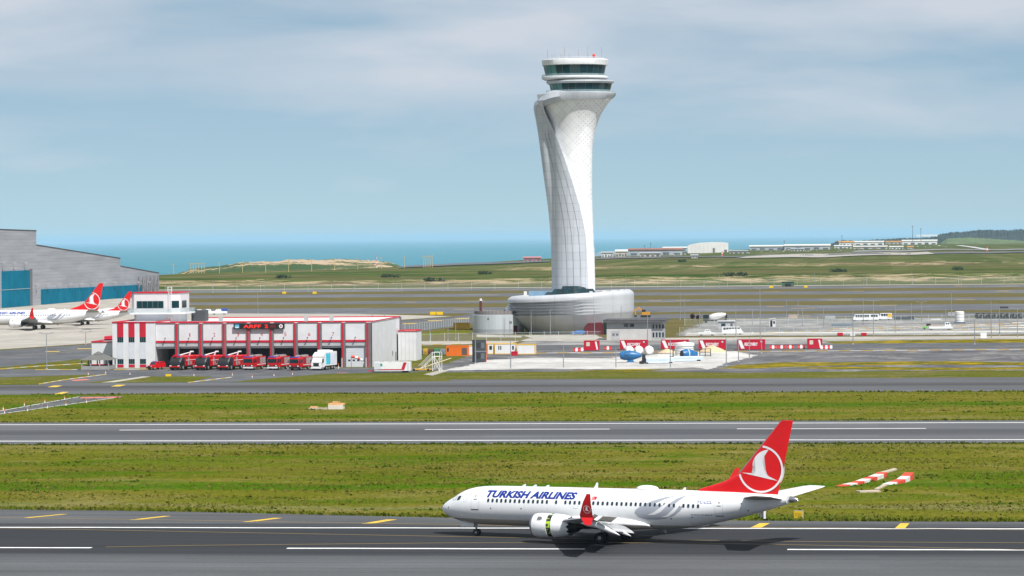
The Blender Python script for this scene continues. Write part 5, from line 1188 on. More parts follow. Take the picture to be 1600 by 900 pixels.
# plastic barriers
M_BW = mat('barrier_white', (.74, .72, .72), .5, .08); M_BR = mat('barrier_red', (.62, .02, .03), .5, .08)
def barrier(px_, py_, flip, label):
    g = G(px_, py_); r = thing('road_barrier', label, 'barrier', (g.x, g.y, .03), R(random.uniform(-6, 6)), 'red and white plastic barriers')
    for k in range(3):
        x0, x1 = -.95 + k * .64, -.95 + (k + 1) * .64 - .02
        MB().loft([[(x0, -.3, 0), (x1, -.3, 0), (x1, .3, 0), (x0, .3, 0)], [(x0, -.3, .3), (x1, -.3, .3), (x1, .3, .3), (x0, .3, .3)], [(x0, -.12, .6), (x1, -.12, .6), (x1, .12, .6), (x0, .12, .6)], [(x0, -.12, 1.0), (x1, -.12, 1.0), (x1, .12, 1.0), (x0, .12, 1.0)]]).build('segment', (M_BR, M_BW)[(k + flip) % 2], r)
for i_, (px_, py_) in enumerate(((1208, 545.2), (1221.5, 545), (1235, 544.8), (1252, 544.6))): barrier(px_, py_, 0, ('red and white barrier, first right of the recovery containers', 'red and white barrier, second right of the recovery containers', 'red and white barrier, third right of the recovery containers', 'red and white barrier just left of the small red container')[i_])
for i_, (px_, py_) in enumerate(((1287.5, 545.6), (1295, 545.2))): barrier(px_, py_, 1, ('red and white barrier just right of the small red container', 'rightmost red and white barrier of the yard')[i_])
for i_, (px_, py_) in enumerate(((901, 549.4), (906, 549), (950, 546.8))): barrier(px_, py_, i_ % 2, ('leftmost red and white barrier beside the small red container', 'red and white barrier touching the left small red container', 'red and white barrier left of the recovery containers')[i_])
# blue mixer drums
M_DB = mat('drum_blue', (.015, .13, .32), .4, .15, .5)
g = G(985, 566.5); dr = thing('mixer_drum', 'bright blue concrete mixer drum standing on the white pad', 'mixer drum', g, R(4))
MB().lathe([(-2.6, .5), (-2.4, .85), (-1.6, 1.12), (-.2, 1.2), (.9, 1.05), (2.2, .6), (2.6, .42)], 'x', (0, 0, 1.75), 24).build('drum', M_DB, dr, smooth=True)
MB().lathe([(2.6, .42), (2.75, .42), (2.75, .1)], 'x', (0, 0, 1.75), 16).build('drum_mouth', M_VB, dr); MB().lathe([(-.35, 1.21), (-.35, 1.27), (.0, 1.27), (.0, 1.2)], 'x', (0, 0, 1.75), 24, False).build('drum_ring', M_DB, dr)
MB().prism([(-1.0, .1), (1.0, .1), (.5, .75), (-.5, .75)], -.7, .7).build('stand', M_DB, dr); MB().bx(-1.4, 1.5, -1.0, -.8, 0, .12).bx(-1.4, 1.5, .8, 1.0, 0, .12).build('skid', M_SIL, dr)
MB().add([(-1.5, -1.17, 1.75), (.0, -1.24, 1.7), (.0, -.98, 2.45), (-1.5, -.92, 2.45)], [(0, 1, 2, 3)]).build('hatch', M_VB, dr)
g = G(1076, 561.5); dr = thing('mixer_drum', 'blue and pale striped mixer drum with its dark mouth towards the viewer', 'mixer drum', g, R(35))
dd = MB().lathe([(-2.0, .95), (-1.0, 1.25), (.2, 1.25), (1.2, 1.0), (1.9, .6)], 'x', (0, 0, 1.35), 24).build('drum', M_DB, dr, smooth=True)
MB().lathe([(-2.05, .9), (-2.02, .1)], 'x', (0, 0, 1.35), 20).build('drum_mouth', M_VB, dd); MB().lathe([(-.6, 1.27), (-.6, 1.31), (-.3, 1.31), (-.3, 1.26)], 'x', (0, 0, 1.35), 24, False).build('drum_stripe', mat('stripe_pale', (.45, .58, .66), .5), dd)
MB().bx(-1.5, 1.5, -.5, .5, 0, .3).build('stand', M_VB, dr); MB().bx(1.6, 2.4, -.5, .5, .6, 1.9).build('gearbox', M_DB, dr)
# white cement tanks
M_TK = mat('tank_white', (.74, .73, .71), .5, .08, .4)
for i_, (x, lab) in enumerate(((984, 'white rounded tank behind the blue drum, leftmost of three'), (999, 'white rounded tank with faint red print, middle of three'), (1015, 'white rounded tank right of the blue drum, rightmost of three'))):
    g = G(x, 555.5); t = thing('white_tank', lab, 'tank', g, R(8), 'white rounded tanks')
    MB().lathe([(-.1, .3), (.0, .85), (.35, 1.12), (1.6, 1.15), (3.2, 1.12), (3.55, .85), (3.6, .3)], 'y', (0, 0, 1.3), 24).build('shell', M_TK, t, smooth=True)
    for y in (.7, 2.7): MB().bx(-.8, .8, y - .15, y + .15, 0, .45).build('saddle', M_SIL, t)
    MB().cyl((0, 1.6, 2.4), (0, 1.6, 2.7), .25, None, 10).build('manhole', M_SIL, t)
g = G(1068.5, 556); t = thing('round_tank', 'wide white round tank in front of the red containers', 'tank', (g.x, g.y + 2, 0))
MB().lathe([(0, 2.45), (2.5, 2.4), (2.55, 2.62), (3.25, 2.62), (3.3, 2.4)], 'z', (0, 0, 0), 36).build('shell', M_TK, t, smooth=True); MB().lathe([(3.3, 2.4), (3.55, .2)], 'z', (0, 0, 0), 36).build('lid', M_TK, t)
for k in range(3): MB().lathe([(.6 + k*.65, 2.455), (.6 + k*.65, 2.49), (.68 + k*.65, 2.49), (.68 + k*.65, 2.45)], 'z', (0, 0, 0), 36, False).build('hoop', M_LINE, t)
# screw conveyors lying on the pad
M_PB = mat('pale_blue_steel', (.50, .58, .66), .45, .10, .5)
for x0, x1, y, lab, w in ((1008, 1052, 568.5, 'pale blue conveyor trough with dark motor at its left end', .65), (1046, 1098, 565.2, 'longer pale blue conveyor trough ending under the striped drum', .5)):
    a, b_ = G(x0, y), G(x1, y - 1.2); d = b_ - a; t = thing('conveyor', lab, 'conveyor', a, math.atan2(d.y, d.x), 'conveyors on the white pad'); L = d.length
    MB().loft([[(x, -w, .35), (x, w, .35), (x, w * 1.05, 1.2 * w + .45), (x, .3, 1.6 * w + .45), (x, -.3, 1.6 * w + .45), (x, -w * 1.05, 1.2 * w + .45)] for x in (0, L * .9, L)]).build('trough', M_PB, t)
    MB().cyl((.2, -1.2, .28), (L * .75, -1.3, .28), .22, None, 12).build('pipe', M_PB, t)
    for k in range(4): MB().bx(.5 + k * L * .27, .7 + k * L * .27, -1.0, 1.0, 0, .34).build('support', M_VB, t)
    if w > .6: MB().cyl((-.3, -.4, .6), (-.3, .5, .6), .45, None, 12).bx(-.7, -.1, -.4, .3, .9, 2.3).cyl((-1.0, -.9, .35), (-1.0, .6, .35), .34, None, 12).build('motor', M_VB, t)
    else: MB().cyl((.6, -.5, .75), (.6, .6, .75), .6, None, 14).bx(.9, 1.1, -.1, .1, 1, 3).build('drive_wheel', M_VB, t)
# sand heaps
def heap(label, px_, py_, w, h, m):
    g = G(px_, py_); vs, fs = [], []; N = 22; Mm = 7
    for j in range(Mm + 1):
        t = j / Mm
        for k in range(N):
            a = 2 * math.pi * k / N; r = (1 - t) * (1 + .16 * math.sin(3 * a + 1) + .07 * math.sin(7 * a)) + .01
            vs.append((w * r * math.cos(a), w * .7 * r * math.sin(a), h * (t ** .85) * (1 + .05 * math.sin(5 * a))))
    for j in range(Mm):
        for k in range(N): fs.append((j*N+k, j*N+(k+1) % N, (j+1)*N+(k+1) % N, (j+1)*N+k))
    o = MB().add(vs, fs).build('sand_heap', m, None, (g.x, g.y, .02), 0, True); tag(o, label, 'sand heap')
M_SAND = mat('sand', (.56, .43, .27), .95, .18, .8, bump=.6)
heap('pale sand heap left of the white round tank', 1042, 551.5, 2.4, 1.1, M_SAND); heap('larger sand heap before the third red recovery container', 1112, 550.5, 3.6, 1.9, M_SAND); heap('low grey spoil heap at the right edge of the white pad', 1140, 556, 5, .7, mat('spoil', (.50, .48, .45), .95, .2, .6, bump=.5))
heap('low pale spoil heap along the rear of the white pad', 1030, 557, 4.5, .6, mat('spoil', (.50, .48, .45)))
# rebar cage
g = G(1102, 557); t = thing('steel_cage', 'dark steel cage frame right of the striped mixer drum', 'cage', g); mb = MB()
for x in (-1.4, 0, 1.4):
    for y in (-.8, .8): mb.bar((x, y, 0), (x, y, 2.0), .12)
for z in (.3, 1.1, 1.95):
    for y in (-.8, .8): mb.bar((-1.4, y, z), (1.4, y, z), .1)
    for x in (-1.4, 1.4): mb.bar((x, -.8, z), (x, .8, z), .1)
mb.build('frame', mat('dark_steel', (.05, .055, .05), .6), t)
# dark two-storey stair container
g = G(749, 566); k = px_m(g); t = thing('stair_container', 'dark grey two-storey container tower with orange corner posts', 'container', (g.x, g.y, 0), R(20)); M_CG = mat('container_charcoal', (.035, .045, .055), .6, .15)
MB().bx(-1.5, 1.4, -1.3, 1.3, .1, 5.4).build('shell', M_CG, t); M_OR = mat('frame_orange', (.60, .12, .03), .5)
for z0 in (.4, 3.0):
    MB().bx(-1.0, -.1, -1.32, -1.301, z0 + .5, z0 + 1.9).build('opening', M_VB, t); MB().bx(.2, 1.0, -1.32, -1.301, z0 + .5, z0 + 1.9).build('opening', mat('opening_grey', (.10, .11, .12), .5), t)
    for k_ in range(3): MB().bx(1.401, 1.42, -1.1 + k_*.8, -.5 + k_*.8, z0 + .4, z0 + 1.8).build('opening', mat('opening_brown', (.10, .075, .065), .7), t)
for x, y in ((1.38, -1.35), (1.38, 1.32)): MB().bx(x, x + .16, y - .05, y + .1, 0, 5.5).build('corner_post', M_OR, t)
MB().bx(-1.55, 1.55, -1.36, 1.36, 5.4, 5.55).build('roof', M_CG, t); MB().bx(-1.5, 1.4, -1.33, -1.301, 2.65, 2.85).build('floor_band', mat('band_grey', (.2, .21, .22), .6), t)
# site cabins
M_CW = mat('cabin_white', (.72, .72, .72), .6, .06); M_CY = mat('cabin_yellow', (.70, .42, .03), .5, .06); M_CO = mat('cabin_orange', (.72, .15, .012), .5, .08)
def cabin(label, px0, px1, ytop, ybase, frame, wall, wins, rz=0.0, dep=2.6, cat='cabin', group='site cabins'):
    g, w, h = gbox('', px0, px1, ytop, ybase, dep, None); r = thing('site_cabin', label, cat, (g.x, g.y + dep / 2, .03), rz, group); x0, x1 = -w/2, w/2; y0, y1 = -dep/2, dep/2
    MB().bx(x0 + .05, x1 - .05, y0 + .05, y1 - .05, .1, h - .08).build('walls', wall, r)
    for x in (x0, x1 - .18):
        for y in (y0, y1 - .18): MB().bx(x, x + .18, y, y + .18, 0, h).build('corner_post', frame, r)
    for z in (0, h - .2):
        for y in (y0, y1 - .16): MB().bx(x0 + .183, x1 - .183, y, y + .16, z, z + .2).build('frame_rail', frame, r)
        for x in (x0, x1 - .16): MB().bx(x, x + .16, y0 + .183, y1 - .183, z, z + .2).build('frame_rail', frame, r)
    for (u, v, m_) in wins: MB().bx(x0 + u*w, x0 + v*w, y0 + .02, y0 + .049, h*.42 if m_ is M_GLASSD else .2, h*.78).build('window' if m_ is M_GLASSD else 'door', m_, r)
    return r
cabin('white site cabin with yellow frame right of the dark container tower', 761.5, 772, 537, 553.6, M_CY, M_CW, [(.3, .7, M_GLASSD)])
cabin('long white site cabin with yellow frame and two narrow windows', 772.5, 806.5, 537, 553.6, M_CY, M_CW, [(.18, .23, M_GLASSD), (.27, .32, M_GLASSD), (.82, .9, M_GLASSD)])
cabin('white site cabin with yellow frame, rightmost of the row', 807.5, 836.5, 538, 553.8, M_CY, M_CW, [])
cabin('bright orange container left of the white cabins', 697, 731, 540.5, 556.2, M_CO, M_CO, [(.04, .12, M_GLASSD), (.72, .96, mat('opening_brown', (.10, .075, .065), .7))], 0, 2.6, 'container')
cabin('narrow white cabin with yellow frame beside the orange container', 732, 741, 540, 555.4, M_CY, M_CW, [])
cabin('yellow skip container beside the round grey building', 708, 732.5, 504.5, 514.5, mat('skip_yellow', (.62, .36, .03), .6), mat('skip_yellow', (.62, .36, .03), .6, .15), [], 0, 3, 'container', 'skips')
cabin('small red skip in front of the white cabins', 798.5, 808, 549.5, 555.8, M_CRED, M_CRED, [], 0, 2, 'container', 'skips')
for i_, (a, b_, m_, lab) in enumerate(((651, 660, mat('crate_blue', (.08, .16, .30), .6), 'dark blue crate in the yard behind the white stairs'), (661, 668, mat('skip_yellow', (.62, .36, .03)), 'small yellow crate in the yard behind the white stairs'), (669, 677, mat('crate_brown', (.14, .06, .05), .7), 'brown crate in the yard behind the white stairs'), (678, 686, mat('crate_green', (.06, .22, .12), .7), 'green crate in the yard left of the orange container'), (687, 695, mat('crate_grey', (.22, .26, .29), .7), 'grey crate in the yard left of the orange container'))):
    g, w, h = gbox('', a, b_, 545, 554.5, 2, None); r = thing('storage_crate', lab, 'crate', (g.x, g.y + 1, .03), 0, 'storage crates')
    MB().bx(-w/2, w/2, -1, 1, .1, h * random.uniform(.75, 1.05)).build('box', m_, r); MB().bx(-w/2 + .15, w/2 - .15, -1.03, -1.001, .3, .4).bx(-w/2 + .15, w/2 - .15, -1.03, -1.001, h * .4, h * .5).build('band', M_VB, r)
# white trailer with red stripe, stairs, windsock, cones
g = G(613, 582.5); k = px_m(g); w, h = 57 / k, 17 / k
t = thing('office_trailer', 'long white trailer with a red stripe and red slash before the fire station end', 'trailer', g, R(2))
bd = MB().bx(-w/2, w/2, 0, 2.5, .45, h).build('body', M_VW, t); MB().bx(-w/2, w*.28, -.02, -.003, .62, .85).build('red_stripe', M_SR, bd)
MB().add([(w*.24, -.018, .62), (w*.33, -.018, .62), (w*.40, -.018, h*.95), (w*.31, -.018, h*.95)], [(0, 1, 2, 3)]).build('red_slash', M_SR, bd); MB().bx(-w*.33, -w*.27, -.02, -.003, h*.6, h*.85).build('green_sticker', mat('sticker_green', (.03, .35, .25), .5), bd)
MB().bx(-w/2 + .1, -w/2 + 1.6, -.02, -.003, .6, h*.9).build('door', M_SPAN, bd); MB().bx(w*.41, w*.46, -.02, -.003, .6, h*.9).build('door', M_SPAN, bd)
for x in (-w*.3, -w*.1, w*.12, w*.3): MB().bx(x - .5, x + .5, .4, 1.8, h + .003, h + .25).build('roof_unit', M_SIL, t)
MB().cyl((w*.3, .3, .35), (w*.3, 2.2, .35), .35, None, 12).cyl((w*.38, .3, .35), (w*.38, 2.2, .35), .35, None, 12).build('axle_wheels', M_TYRE, t); MB().bx(-w/2 - 1.6, -w/2, .9, 1.5, .3, .5).build('tow_bar', M_SR, t)
g = G(668, 580); t = thing('access_stairs', 'white steel mobile stairs right of the white trailer', 'stairs', g, R(-10)); mb = MB()
for y in (0, 1.6):
    mb.bar((-2.2, y, .2), (1.2, y, 3.4), .14).bar((-2.2, y, 1.2), (1.2, y, 4.4), .1).bar((1.2, y, 0), (1.2, y, 4.4), .12).bar((3.0, y, 0), (3.0, y, 4.4), .12).bar((1.2, y, 3.4), (3.0, y, 3.4), .12).bar((1.2, y, 4.4), (3.0, y, 4.4), .1).bar((1.2, y, 0), (3.0, y, 3.3), .1).bar((3.0, y, 0), (1.2, y, 3.3), .1).bar((-.5, y, .1), (-.5, y, 1.8), .1)
for k_ in range(9): mb.bx(-2.1 + k_*.38, -1.8 + k_*.38, 0, 1.6, .28 + k_*.355, .33 + k_*.355)
mb.build('frame', M_VW, t); MB().bx(-3.6, .6, -.3, 1.9, .25, .55).build('yellow_base', M_CY, t)
for x in (-3.2, .3):
    for y in (-.35, 1.95): MB().cyl((x, y - .12, .3), (x, y + .12, .3), .3, None, 10).build('wheel', M_TYRE, t)
g = G(549, 581); t = thing('windsock', 'red and white windsock on a dark mast before the last bay', 'windsock', g); MB().cyl((0, 0, 0), (0, 0, 3.9), .07, .05, 8).build('mast', M_SG, t)
pts = [(0.15, 3.55, .34), (.9, 3.4, .32), (1.5, 3.2, .29), (2.1, 2.95, .25), (2.8, 2.6, .2)]
for k_ in range(4):
    (xa, za_, ra_), (xb, zb_, rb_) = pts[k_], pts[k_ + 1]
    MB().cyl((xa, 0, za_), (xb, 0, zb_), ra_, rb_, 12, False).build('sock_band', (mat('sock_red', (.65, .07, .03), .7), M_BW)[k_ % 2], t)
def cone(px_, py_, label, h=.9, grp='traffic cones'):
    t = thing('marker_post', label, 'marker post', G(px_, py_), 0, grp); MB().bx(-.14, .14, -.14, .14, 0, .06).build('foot', M_VB, t)
    MB().cyl((0, 0, .06), (0, 0, h * .55), .11, .08, 8).build('lower_band', M_BW, t); MB().cyl((0, 0, h * .55 + .002), (0, 0, h), .08, .05, 8).build('upper_band', mat('cone_orange', (.70, .14, .03), .5), t)
cone(529, 576.5, 'tall orange cone beside the closed bay door', 1.4)
for i_, (x, y) in enumerate(((5, 641), (38, 634.5), (70, 630), (101, 625), (7, 646.6), (43, 643), (74, 638.5), (103, 634.5), (135, 630))):
    cone(x, y, ('small marker post on the far side of the left crossing road, %s from the left' % ORD[i_]) if i_ < 4 else ('small marker post on the near side of the left crossing road, %s from the left' % ORD[i_ - 4]), .85, 'marker posts along the crossing road')
for i_, (x, y) in enumerate(((138, 586), (165, 584), (203, 586), (303, 588), (363, 587), (394, 590.5), (428, 588), (457, 586))):
    cone(x, y, 'small marker post at the edge of the station apron, %s from the left' % ORD[i_], .8, 'marker posts of the station apron')
# ------------------------------------------------------------------ round plant building, utility block, trees by the tower
g = G(774, 522.5); k = px_m(g); t = thing('plant_building', 'round pale grey plant building with a chimney left of the tower base', 'building', (g.x, g.y + 8, 0)); Rr = 40.2 / k
M_PL = panel_mat('plant_cladding', (.46, .50, .52), (1.1, 40), .05); hz_ = 30 / k
MB().lathe([(0, Rr), (hz_, Rr), (hz_ + .1, Rr - .25), (hz_ - .6, Rr - .3), (hz_ - .6, .1)], 'z', (0, 0, 0), 64).build('wall', M_PL, t, smooth=True)
scr = mat('screen_brown', (.22, .20, .20), .8, .25, 2)
for k_ in range(40):
    a = 2 * math.pi * k_ / 40; MB().bx(-.55, .55, -.05, .05, hz_, hz_ + 1.3).build('roof_screen', scr, t, (Rr*.93*math.cos(a), Rr*.93*math.sin(a), 0), a + math.pi / 2)
ch = MB().cyl((TX(748) - TX(774), -2, hz_ - .6), (TX(748) - TX(774), -2, 10.6), .42, None, 14).build('chimney', mat('chimney_maroon', (.12, .03, .03), .5), t); MB().cyl((TX(748) - TX(774), -2, 10.6), (TX(748) - TX(774), -2, 11.4), .6, .35, 14).build('chimney_cap', M_SIL, ch)
MB().lathe([(hz_ - .5, 2.3), (hz_ + 2.2, 2.5), (hz_ + 2.6, 1.9), (hz_ + 2.9, 1.7)], 'z', (TX(796) - TX(774), 3, 0), 8).build('cooling_unit', M_SLAB, t)
def on_drum(px_, w, z0, z1, m, nm):
    x = TX(px_) - TX(774); a0 = math.asin((x - w/2) / Rr); a1 = math.asin((x + w/2) / Rr)
    MB().add([((Rr + .04) * math.sin(a0), -(Rr + .04) * math.cos(a0), z0), ((Rr + .04) * math.sin(a1), -(Rr + .04) * math.cos(a1), z0), ((Rr + .04) * math.sin(a1), -(Rr + .04) * math.cos(a1), z1), ((Rr + .04) * math.sin(a0), -(Rr + .04) * math.cos(a0), z1)], [(0, 1, 2, 3)]).build(nm, m, t)
on_drum(803.5, 1.1, .1, 2.7, mar, 'door'); on_drum(797, .8, 3.4, 4.1, M_SG, 'vent'); on_drum(763, .5, 4.6, 5.3, M_SG, 'vent')
g0, g1 = G(948, 531.5), G(1056, 528.5); wu = g1.x - g0.x - 3; k = px_m(g0); M_CB = mat('concrete_block', (.47, .46, .45), .8, .10, .4)
t = thing('utility_building', 'low grey utility building with dark flat roof before the tower base', 'building', (g0.x, g0.y, 0), R(0)); hu = 5.9
MB().bx(0, wu * .80, 0, 12, 0, 3.3).build('lower_wall', M_CB, t); MB().bx(0, wu * .8, .15, 12, 3.303, hu - .6).build('upper_wall', mat('grey_render', (.33, .34, .35), .7, .1), t)
MB().bx(wu * .8 + .002, wu, .4, 12, 0, hu - .6).build('right_wing', mat('grey_render', (.33, .34, .35)), t)
MB().bx(-.9, wu + 1.0, -1.2, 13.2, hu - .598, hu).build('roof', mat('roof_dark', (.085, .085, .09), .7, .2), t); edge_frame('roof_edge', -.95, wu + 1.05, -1.25, 13.25, hu + .002, hu + .18, .3, mat('roof_dark', (.085, .085, .09)), t)
for u in (.31, .41): MB().bx(wu*u, wu*u + 1.3, .1, .149, 3.9, 4.9).build('window', M_GLASSD, t)
dr_ = MB().bx(1.4, 3.9, -.06, -.003, .1, 2.7).build('switch_door', mat('door_grey', (.38, .39, .40), .5), t)
for x in (1.7, 2.8): MB().bx(x, x + .7, -.08, -.061, 1.3, 2.0).build('door_louvre', M_SG, dr_)
for k_ in range(4):
    MB().bx(wu * .82 + k_ * .95, wu * .82 + k_ * .95 + .5, .34, .399, 3.4, 4.6).build('window', M_GLASSD, t); MB().bx(wu * .82 + k_ * .95, wu * .82 + k_ * .95 + .5, .34, .399, .8, 2.2).build('window', M_GLASSD, t)
for k_ in range(7): MB().bx(wu + .003, wu + .05, 1.2 + k_ * 1.5, 2.0 + k_ * 1.5, 3.3, 4.7).build('window', M_GLASSD, t)
def crown(mb, c, rx, ry, rz_, n_, size):
    for _ in range(n_):
        u = rng.normal(size=3); u /= np.linalg.norm(u); rad = rng.random() ** .4
        p_ = np.array(c) + u * rad * np.array([rx, ry, rz_]); a, b2 = rng.normal(size=3), rng.normal(size=3); a /= np.linalg.norm(a); b2 -= a * a.dot(b2); b2 /= np.linalg.norm(b2)
        s_ = size * rng.uniform(.6, 1.3); mb.add([tuple(p_ - a*s_), tuple(p_ + b2*s_*.6), tuple(p_ + a*s_), tuple(p_ - b2*s_*.6)], [(0, 1, 2, 3)])
def small_tree(px_, py_, h, w, m, label, cat='tree', grp=None):
    t = thing('small_tree', label, cat, G(px_, py_), 0, grp); mb = MB().cyl((0, 0, 0), (.05, 0, h * .55), .12, .05, 7)
    for k_ in range(4): a = k_ * 1.7; mb.cyl((.02, 0, h * .35 + k_ * .1), (w * .5 * math.cos(a), w * .5 * math.sin(a), h * .7), .05, .02, 5)
    mb.build('trunk', mat('bark', (.09, .07, .05), .9), t); c_ = MB(); crown(c_, (0, 0, h * .68), w, w, h * .34, 240, .24); c_.build('crown', m, t)
M_PUR = mat('leaf_purple', (.045, .012, .02), .8, .4, 1.5); M_LEAF = mat('leaf_green', (.05, .10, .02), .8, .4, 1.5)
for i_, (x, y, lab) in enumerate(((866, 519, 'dark purple-leaved tree before the tower base, leftmost'), (889, 520, 'dark purple-leaved tree before the tower base, middle'), (934, 520, 'dark purple-leaved tree beside the maroon entrance'))): small_tree(x, y, 3.6, 1.2, M_PUR, lab, 'tree', 'purple trees at the tower base')
small_tree(785, 521.5, 3.6, .9, M_LEAF, 'slender young green tree before the round plant building'); small_tree(1082, 503, 3, .9, M_PUR, 'small dark tree left of the cement mixer truck', 'tree'); small_tree(1091, 503.5, 2.6, .8, M_PUR, 'smaller dark tree beside the cement mixer truck', 'tree')
hb_ = thing('hedge', 'low clipped green hedge along the foot of the tower base', 'hedge', G(873, 519.6)); c_ = MB()
for k_ in range(22): crown(c_, (-8.4 + k_ * .8, 0, .8), .8, .7, .8, 60, .2)
c_.build('foliage', M_LEAF, hb_); MB().bx(-8.8, 8.8, -.3, .3, 0, .7).build('stems', mat('bark', (.09, .07, .05)), hb_)
# cars and site machines near the tower
def putv(o, lab, cat, px_, py_, deg, grp=None): return place(o, lab, cat, px_, py_, R(deg), grp)
M_BLUEC = mat('car_blue', (.04, .14, .38), .35, .1, coat=.4); M_GREYC = mat('car_greyblue', (.20, .25, .31), .35, .1, coat=.4)
putv(light_vehicle('parked_car', 4.4, 1.8, 1.5, 1.0, M_BLUEC), 'blue car parked before the tower base', 'car', 892, 523.8, -82); putv(light_vehicle('parked_car', 4.4, 1.8, 1.5, 1.0, M_GREYC), 'grey blue car parked left of the utility building', 'car', 941, 522.6, -82); putv(light_vehicle('parked_car', 4.4, 1.8, 1.5, 1.0, M_VW), 'white car parked behind the hedge at the tower base', 'car', 899, 517.6, -82)
putv(light_vehicle('pickup_truck', 5.3, 1.9, 1.9, 1.1, M_VW, True), 'small white pickup right of the utility building', 'pickup truck', 1117.5, 524.4, 94)
putv(light_vehicle('minibus', 6.6, 2.1, 2.5, .3, M_VW, False, True), 'white minibus right of the small white pickup', 'van', 1161, 523, 94)
putv(light_vehicle('minibus', 6.4, 2.1, 2.4, .3, M_VW, False, True), 'white minibus on the grey paving, leftmost of three vehicles', 'van', 1331.5, 502, -80, 'minibuses on the grey paving'); putv(light_vehicle('minibus', 6.4, 2.1, 2.4, .3, M_VW, False, True), 'white minibus on the grey paving, middle of three vehicles', 'van', 1345, 501.6, -84, 'minibuses on the grey paving')
o = light_vehicle('minibus', 5.0, 2.0, 2.5, .3, M_VW, False, True); MB().bx(-1.02, 1.02, 3.4, 5.02, 1.0, 2.2).build('orange_rear', M_CY, o); putv(o, 'white van with a yellow rear on the grey paving', 'van', 1371.5, 500.4, -78)
o = light_vehicle('flatbed_truck', 7.6, 2.2, 2.4, .3, M_VW, True); MB().bx(-1.1, 1.1, 2.7, 7.6, 1.13, 1.4).build('flatbed', mat('flatbed_tan', (.45, .36, .28), .7), o); putv(o, 'white flatbed truck facing right near the striped kerbs', 'truck', 1488, 515.4, 96)
g = G(1450, 515); t = thing('road_sweeper', 'small bright green machine behind the white flatbed truck', 'machine', g, R(5)); MB().bx(-1.6, 1.4, 0, 1.4, .35, 1.1).build('body', mat('machine_green', (.16, .50, .08), .5), t); MB().bx(-.4, .9, .1, 1.3, 1.1, 1.9).build('cab', M_VB, t)
for x in (-1.1, .9): MB().cyl((x, -.05, .3), (x, 1.45, .3), .3, None, 10).build('wheel', M_TYRE, t)
# cement mixer truck
g = G(1119, 504.5); t = thing('mixer_truck', 'white cement mixer truck on the road right of the tower base', 'truck', g, R(4)); MB().bx(-4.2, 3.6, -.4, .9, .7, 1.1).build('chassis', M_VB, t)
MB().loft([[(x, -.95 * r_ + .25, 2.1 + dz - .95 * r_), (x, .95 * r_ + .25, 2.1 + dz - .95 * r_), (x, 1.3 * r_ + .25, 2.1 + dz), (x, .95 * r_ + .25, 2.1 + dz + .95 * r_), (x, -.95 * r_ + .25, 2.1 + dz + .95 * r_), (x, -1.3 * r_ + .25, 2.1 + dz)] for x, r_, dz in ((-2.4, .55, .0), (-1.4, 1.0, .1), (.4, 1.15, .35), (2.2, .8, .7), (3.4, .45, .9))]).build('drum', M_VW, t, smooth=True)
cb_ = MB().bx(-4.6, -2.6, -.95, 1.45, .7, 2.9).build('cab', M_VB, t); MB().bx(-4.0, -3.0, -.98, -.951, 1.8, 2.7).build('side_window', M_TEAL, cb_); MB().prism([(3.0, 1.1), (3.8, 1.1), (4.0, 2.6), (3.4, 2.9)], -.3, .8).build('chute', M_VB, t)
for x in (-3.6, 1.0, 2.3):
    for y in (-.8, 1.3): MB().cyl((x, y - .2, .5), (x, y + .2, .5), .5, None, 12).build('wheel', M_TYRE, t)
# excavator
g = G(1004, 496); t = thing('excavator', 'orange yellow excavator with folded boom right of the tower base', 'excavator', g, R(0)); M_EX = mat('excavator_yellow', (.58, .26, .02), .5, .1)
MB().bx(-.2, 2.8, -1.1, 1.1, 1.0, 2.1).build('house', M_EX, t); MB().bx(-.1, 1.2, -1.1, -.1, 2.1, 3.0).build('cab', M_VB, t)
for y in (-1.2, .7): MB().loft([[(-.4, y, .0), (2.8, y, .0), (3.2, y, .4), (2.8, y, .85), (-.4, y, .85), (-.8, y, .4)], [(-.4, y + .5, .0), (2.8, y + .5, .0), (3.2, y + .5, .4), (2.8, y + .5, .85), (-.4, y + .5, .85), (-.8, y + .5, .4)]]).build('track', M_VB, t)
MB().loft([[(0, -.2, 2.0), (0, .2, 2.0), (0, .2, 2.6), (0, -.2, 2.6)], [(-1.4, -.2, 3.4), (-1.4, .2, 3.4), (-1.3, .2, 4.0), (-1.3, -.2, 4.0)], [(-3.0, -.15, 2.6), (-3.0, .15, 2.6), (-2.9, .15, 3.1), (-2.9, -.15, 3.1)]]).build('boom', M_EX, t); MB().bar((-3.0, 0, 3.2), (-2.6, 0, .8), .4).build('arm', M_EX, t); MB().prism([(-3.2, .2), (-2.2, .2), (-2.3, 1.0), (-3.0, .9)], -.5, .5).build('bucket', M_VB, t)
# sheds, booth, tank, pipes
g = G(1135.5, 514.5); t = thing('yard_shed', 'pale grey shed with flat roof behind the white minibus', 'shed', g, R(0)); MB().bx(-2.7, 2.5, 0, 3, 0, 2.6).build('walls', mat('shed_grey', (.42, .44, .46), .7, .1), t); MB().bx(-3.1, 2.9, -.4, 3.4, 2.603, 2.85).build('roof', M_SLAB, t); MB().bx(1.2, 2.0, -.03, -.003, .1, 2.0).build('door', M_SG, t); MB().bx(-1.8, -.4, -.03, -.003, 1.0, 1.9).build('window', M_GLASSD, t)
g = G(1207, 511); t = thing('guard_booth', 'small white guard booth with a dark doorway beside the fence', 'booth', g); MB().bx(-1, 1, 0, 2, 0, 2.6).build('walls', M_SLAB, t); MB().bx(-.75, .0, -.03, -.003, .1, 2.2).build('doorway', M_VB, t); MB().bx(.25, .85, -.03, -.003, 1.1, 2.0).build('window', M_GLASSD, t); MB().bx(-1.2, 1.2, -.2, 2.2, 2.603, 2.8).build('roof', M_SLAB, t)
